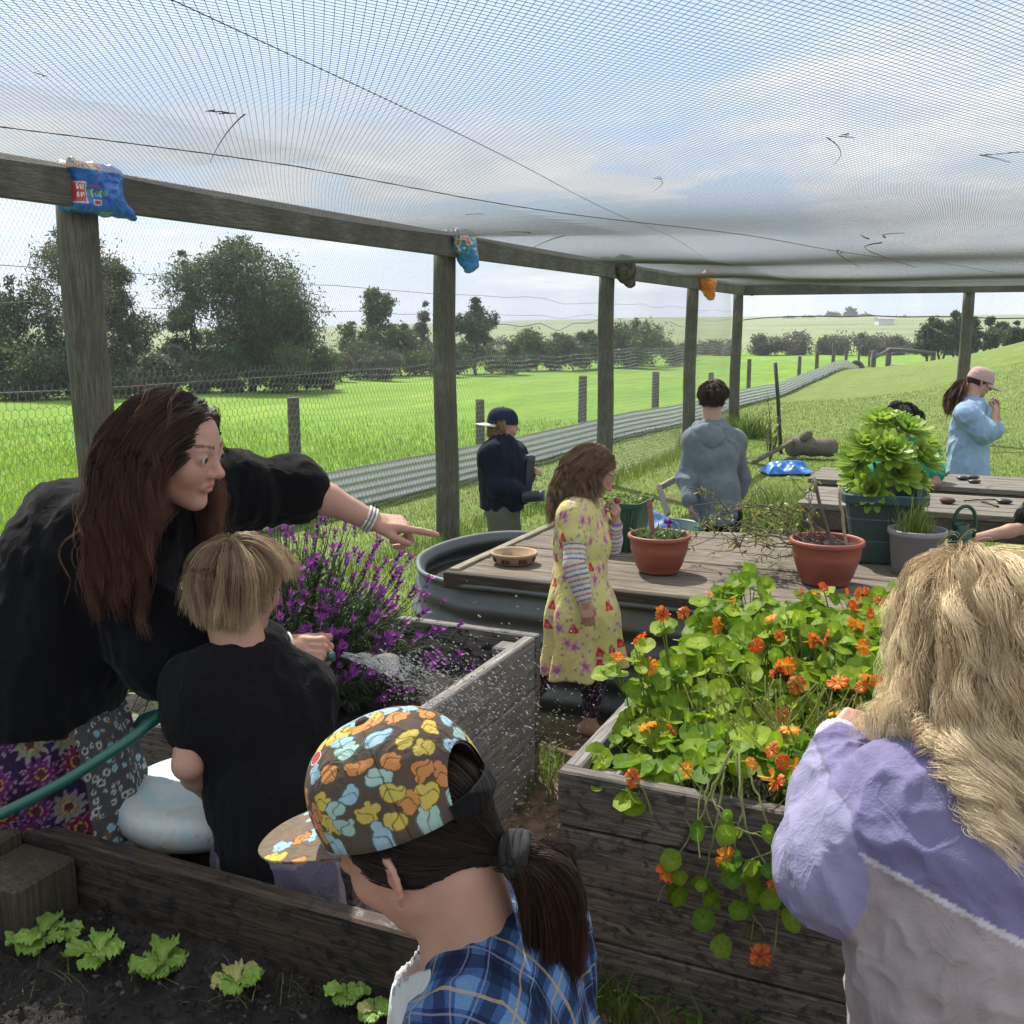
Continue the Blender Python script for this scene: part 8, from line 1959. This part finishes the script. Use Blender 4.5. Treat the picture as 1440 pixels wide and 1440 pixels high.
# ------------------------------------------------------------------ boy in grey hoodie, back view
def boy_grey():
    t = 6.25; hd = Head(W(1003, 561, t), (.42, .90, .02), (0, 0, 1), .20)
    J = dict(neck=W(1001, 596, t), shl=W(976, 619, t - .02), shr=W(1031, 621, t + .06), chest=W(1003, 645, t), waist=W(1006, 685, t), pel=W(1010, 722, t), ell=W(966, 668, t), wrl=W(969, 706, t - .12), elr=W(1042, 672, t + .1), wrr=W(1032, 712, t + .15))
    stand(J, (.4, .9, 0), .06)
    f = Fig('boy in a grey-blue hoodie with short brown hair, seen from behind', hd, J, 1.05, (.46, .28, .21), GRP)
    f.hands = [('l', (J['wrl'], V3(.2, -.1, -1), V3(-1, -.3, 0), -1, .12, RELAX)), ('r', (J['wrr'], V3(-.1, .2, -1), V3(1, -.3, 0), 1, .12, RELAX))]
    f.body(.008, hand_h=.0035)
    tee(f, 'hoodie', (.155, .19, .215), 1.9, .019, J['pel'] - V3(0, 0, .05), .016, .0085, 1.0, mat=mknit, seed=7, flare=.004)
    Hd = Sdf(); n_ = J['neck']; bk = -unit(V3(.42, .9, 0)); sd = V3(.9, -.42, 0)
    ring_ = [n_ + sd * .078 * math.sin(a) - bk * .062 * math.cos(a) * 1.1 + V3(0, 0, -.045 + .03 * (1 - math.cos(a)) * .5) for a in np.linspace(-2.9, 2.9, 15)]
    for a_, b_ in zip(ring_[:-1], ring_[1:]): Hd.cone(a_, b_, .027, .027, .02)
    Hd.ell(n_ + bk * .105 - V3(0, 0, .075), (.098, .042, .088), np.array([sd, bk, [0, 0, 1.]]), .025); Hd.cone(n_ + bk * .10 - V3(0, 0, .10), n_ + bk * .11 - V3(0, 0, .165), .05, .02, .03)
    Hd.ell(n_ + bk * .07 - V3(0, 0, .0), (.06, .035, .05), np.array([sd, bk, [0, 0, 1.]]), .012, 's')
    f.cloth('hood', Hd, .007, (.175, .21, .235), mknit, .014, (10, 22), 4)
    bottoms(f, 'trousers', (.012, .012, .015), 1.9, .018)
    bob(f, hd, lambda l: np.where(l[:, 1] > -.05, .06, -.16), f.S, 300, 16, (.035, .06), (.035, .020, .012), (.10, .058, .034), None, .0016, (.006, .022), .010, seed=8, noise_=.09, ins=lambda P, d: P[:, 2] > np.where(P[:, 1] > .22, .22, np.where(P[:, 1] > -.05, .06, -.12)))
    return f
# ------------------------------------------------------------------ child in green behind the aeonium
def child_green():
    t = 6.22; hd = Head(W(1268, 592, t), (-.25, -.85, -.55), (0, -.3, 1), .205)
    J = dict(neck=W(1266, 628, t + .05), shl=W(1302, 640, t + .05), shr=W(1240, 640, t + .08), chest=W(1270, 665, t + .1), waist=W(1272, 700, t + .14), pel=W(1274, 730, t + .18), ell=W(1316, 680, t - .12), wrl=W(1268, 686, t - .28), elr=W(1230, 682, t - .1), wrr=W(1262, 684, t - .22))
    stand(J, (-.2, -1, 0), .06)
    f = Fig('dark-haired child in a green shirt leaning on the table behind the aeonium', hd, J, 1.0, (.30, .165, .11), GRP)
    f.hands = [('l', (J['wrl'], V3(-1, -.1, -.05), V3(0, -.3, 1), -1, .115, RELAX)), ('r', (J['wrr'], V3(1, -.1, 0), V3(0, -.3, 1), 1, .115, RELAX))]
    f.body(.008, hand_h=.0035); add_eyes(hd, f.root)
    tee(f, 'tee_shirt', (.010, .28, .19), .62, .022, J['pel'], .014, .0085, seed=3); bottoms(f, 'shorts', (.03, .03, .05), .95)
    bob(f, hd, lambda l: np.where(l[:, 1] > .15, .10, -.30), f.S, 220, 14, (.14, .2), (.008, .007, .007), (.025, .020, .018), None, .0015, (.006, .026), .010, seed=6)
    return f
# ------------------------------------------------------------------ girl in pink cap
def girl_pink():
    t = 7.75; hd = Head(W(1378, 538, t), (1, -.08, -.38), (.2, 0, 1), .205)
    J = dict(neck=W(1362, 568, t), shl=W(1378, 582, t + .14), shr=W(1360, 584, t - .14), chest=W(1362, 605, t), waist=W(1361, 632, t), pel=W(1362, 658, t), elr=W(1393, 612, t - .2), wrr=W(1400, 578, t - .12), ell=W(1400, 610, t + .15), wrl=W(1402, 572, t + .08))
    stand(J, (1, 0, 0), .06)
    f = Fig('girl in a pink cap and pale blue tee-shirt dress at the far table', hd, J, 1.06, (.46, .28, .21), GRP)
    f.hands = [('r', (J['wrr'], W(1403, 556, t - .05) - J['wrr'], V3(.6, -.8, 0), 1, .115, PINCH)), ('l', (J['wrl'], W(1400, 556, t + .05) - J['wrl'], V3(.8, .5, 0), -1, .115, PINCH))]
    f.body(.009, hand_h=.004); add_eyes(hd, f.root)
    def skirt_(T): T.ecap(J['pel'], J['pel'] - V3(0, 0, .22), V3(0, 1, 0), (.15, .13), (.19, .165), .06)
    tee(f, 'tee_shirt', (.27, .39, .55), .80, .024, J['pel'] - V3(0, 0, .22), .022, .009, 1.0, seed=5, flare=.03, extra=skirt_)
    bottoms(f, 'shorts', (.05, .05, .07), .9)
    cap(f, hd, lambda u, v, L: np.tile((.50, .33, .33), (len(u), 1)), lambda L: np.tile((.52, .36, .36), (len(L), 1)), mcloth, res=(48, 20), zc=.10, grow=1.05, brim_len=.40, button=(.5, .33, .33), tilt=.04)
    rs = np.random.default_rng(4); ins = lambda P, d: (P[:, 2] < .2) & (P[:, 1] < .1) & (P[:, 2] > -.26)
    tp = hd.w(0, -.50, -.08); en = W(1336, 580, t); tt = np.linspace(0, 1, 12)[None, :, None]; e_ = rs.normal(size=(60, 3)) * .028
    Pt = tp * (1 - tt) ** 2 + 2 * (mid(tp, en) + V3(-.06, 0, .05)) * tt * (1 - tt) + en * tt ** 2 + e_[:, None] * np.sin(tt * 2.4)
    V_ = strands(Pt, 18, rs, .012, .0018, (.05, .024, .014), (.16, .075, .04), None, .5, .3)
    G_ = scalp(hd, 160, rs, ins, 1.03); P = G_[:, None] * (1 - tt) + V3(0, -.5, -.08) * tt; q_ = (P - CR_C) / CR_R; rad = np.linalg.norm(q_, axis=2)[..., None]; P = CR_C + q_ / rad * np.maximum(rad, 1.05) * CR_R
    V2 = strands(hd.wv(P), 8, rs, .006, .0018, (.05, .024, .014), (.12, .055, .03), None, .8, .3)
    hair_obj(f, hd, [V_, V2], (.04, .02, .012), ins); return f
# ------------------------------------------------------------------ child at the right edge with watering can
def child_right():
    t = 4.75; hd = Head(W(1492, 618, t), (-.95, -.05, -.22), (-.1, 0, 1), .205)
    J = dict(neck=W(1508, 652, t), shl=W(1500, 672, t - .10), shr=W(1512, 672, t + .16), chest=W(1510, 710, t + .03), waist=W(1512, 760, t + .03), pel=W(1514, 800, t + .03), ell=W(1442, 742, t - .14), wrl=W(1372, 757, t - .16), elr=W(1480, 748, t + .2), wrr=W(1470, 790, t + .15))
    stand(J, (-1, 0, 0), .06)
    f = Fig('child in a grey cap and dark patterned tee-shirt reaching in from the right edge', hd, J, 1.0, (.44, .26, .19), GRP)
    f.hands = [('l', (J['wrl'], V3(-1, 0, .05), V3(.1, -.95, .25), -1, .115, [(.7, .9, .5)] * 4, .05, (.5, .3, .4, .3))), ('r', (J['wrr'], V3(-.5, -.2, -1), V3(.2, -.5, .3), 1, .115, RELAX))]
    f.body(.0075, hand_h=.003); add_eyes(hd, f.root)
    tee(f, 'tee_shirt', lambda P: np.where((vnoise(P, 40, 6) > .64)[:, None], np.array((.10, .12, .09)), np.array((.012, .013, .015))), .80, .026, J['pel'], .016, .008, seed=9, flare=.016); bottoms(f, 'shorts', (.05, .05, .06), .95)
    cap(f, hd, lambda u, v, L: np.tile((.13, .13, .135), (len(u), 1)), lambda L: np.tile((.15, .15, .155), (len(L), 1)), mcloth, res=(48, 20), zc=.10, grow=1.03, brim_len=.42, button=(.1, .1, .1))
    bob(f, hd, lambda l: -.3 + 0 * l[:, 1], f.S, 100, 10, (.08, .12), (.05, .03, .02), (.12, .08, .05), None, .0016, (.004, .014), .010, seed=3, ins=lambda P, d: (P[:, 2] < .16) & (P[:, 1] < .0) & (P[:, 2] > -.22))
    # watering can he holds by the handle
    bt = W(1348, 788, 4.60); bt[2] = DZ; r_ = .052
    wc = thing('watering_can', 'dark green watering can with a looped handle, held at the right end of the deck', 'watering can', bt)
    MB().lathe(bt, [(.0001, .001), (r_ * .98, 0), (r_, .008), (r_ * .97, .10), (r_ * .90, .13), (r_ * .66, .152), (r_ * .62, .17), (r_ * .56, .17), (r_ * .55, .14)], 26).build('can_body', mgreenp, wc, True)
    hp = J['wrl'] + V3(-.055, -.015, -.01); a = np.linspace(0, 1, 14)[:, None]; P0_, P1_, P2_, P3_ = bt + V3(-.035, 0, .15), bt + V3(-.05, 0, .30), bt + V3(.10, -.01, .29), bt + V3(.052, -.005, .10)
    MB().tube(P0_ * (1 - a) ** 3 + 3 * P1_ * a * (1 - a) ** 2 + 3 * P2_ * a ** 2 * (1 - a) + P3_ * a ** 3, .0085, 8).build('handle', mgreenp, wc, True)
    MB().tube([bt + V3(-.045, 0, .03), bt + V3(-.10, -.01, .09), bt + V3(-.145, -.015, .15)], [.015, .012, .010], 9).build('spout', mgreenp, wc, True)
    return f
PEOPLE = [woman, boy_black, child_cap, girl_blonde, girl_yellow, boy_navy, boy_grey, child_green, girl_pink, child_right]
FIGS = {}
for fn in PEOPLE:
    if globals().get('ONLY') and fn.__name__ not in ONLY: continue
    FIGS[fn.__name__] = fn()
# ================================================================== hose and water
mhose = simple('green_hose', (.012, .10, .075), .38, .12, 20, bmp=.03, coat=.2)
def bez(P, n=40, it=6):
    P = np.array(P); k = np.linspace(0, 1, len(P)); t = np.linspace(0, 1, n); Q_ = np.stack([np.interp(t, k, P[:, i]) for i in range(3)], 1)
    for _ in range(it): Q_[1:-1] = (Q_[:-2] + 2 * Q_[1:-1] + Q_[2:]) / 4
    return Q_
hz_end = W(470, 923, 2.40)
hpts = [W(-160, 1200, 2.0), W(-60, 1168, 2.02), W(0, 1146, 2.04), W(90, 1100, 2.06), W(180, 1042, 2.09), W(235, 1000, 2.16), W(300, 950, 2.36), W(370, 930, 2.42), W(430, 926, 2.41), hz_end]
tag(MB().tube(bez(hpts, 60, 5), .0115, 12).build('garden_hose', mhose, None, True), 'green garden hose running across the skirt to the woman\'s lower hand', 'hose')
tag(MB().tube(bez([W(230, 1000, 2.36), W(200, 1008, 2.40), W(186, 1035, 2.42), W(188, 1085, 2.44), W(205, 1140, 2.46), V3(-.78, 2.5, .03), V3(-.5, 2.52, .015)], 50, 5), .0105, 10).build('hose_loop', mhose, None, True), 'hanging loop of green hose between the skirt and the stool', 'hose')
mwat, nt, b = nodes('water'); b.inputs['Base Color'].default_value = (.95, .97, 1, 1); b.inputs['Roughness'].default_value = .06; b.inputs['Transmission Weight'].default_value = .9; b.inputs['IOR'].default_value = 1.33
q = MB(); rs = np.random.default_rng(5)
A0, A1 = W(480, 922, 2.41), W(760, 1040, 3.1)
def wpath(t, sp, up): return A0 + (A1 - A0) * t + V3(0, 0, .10 * up * 4 * t * (1 - t)) + np.asarray(sp) * t
for k in range(5):      # threads of the jet before it breaks up
    sp = rs.normal(size=3) * [.05, .05, .06]; t = np.linspace(0, .30, 24); P = np.array([wpath(x, sp, .35) + rs.normal(size=3) * .0035 * x * 8 for x in t]); q.tube(P, np.linspace(.0035, .0014, 24) * rs.uniform(.7, 1.2, 24), 5)
uu = np.linspace(0, 1, 16); vv = np.linspace(-1, 1, 9); U, Vq = np.meshgrid(uu, vv, indexing='ij'); fan0, fan1 = W(482, 921, 2.41), W(562, 940, 2.62); fd_ = fan1 - fan0; fs_ = unit(np.cross(fd_, ray(520, 930)))
Pf = fan0 + fd_ * U[..., None] * (1 - .12 * np.abs(Vq[..., None])) + fs_ * (.004 + .030 * U * Vq)[..., None] + V3(0, 0, 1) * (.003 * np.sin(Vq * 9 + U * 14))[..., None]; i_ = (np.arange(15)[:, None] * 9 + np.arange(8)[None]).ravel(); n_f = unit(np.cross(fd_, fs_)) * .0009
q.raw(np.vstack([Pf.reshape(-1, 3), Pf.reshape(-1, 3) + n_f]), np.vstack([np.stack([i_, i_ + 9, i_ + 10, i_ + 1], 1), np.stack([i_, i_ + 1, i_ + 10, i_ + 9], 1) + 144]))
for k in range(2100):
    t = .12 + .9 * rs.random() ** .75; s_ = (.09 + .10 * t); sp = rs.normal(size=3) * [s_, s_, s_ * .9]; p = wpath(t, sp, .35) - V3(0, 0, .06 * max(0, t - .5)) 
    r_ = .0008 + .0017 * rs.random() ** 3
    e = unit(A1 - A0) * r_ * rs.uniform(1, 4.5); q.tube([p - e, p - e * .5, p + e * .5, p + e], [r_ * .3, r_, r_, r_ * .3], 5)
tag(q.build('water_spray', mwat, None, True), 'spray of water drops from the hose across the bed end', 'water', kind='stuff')
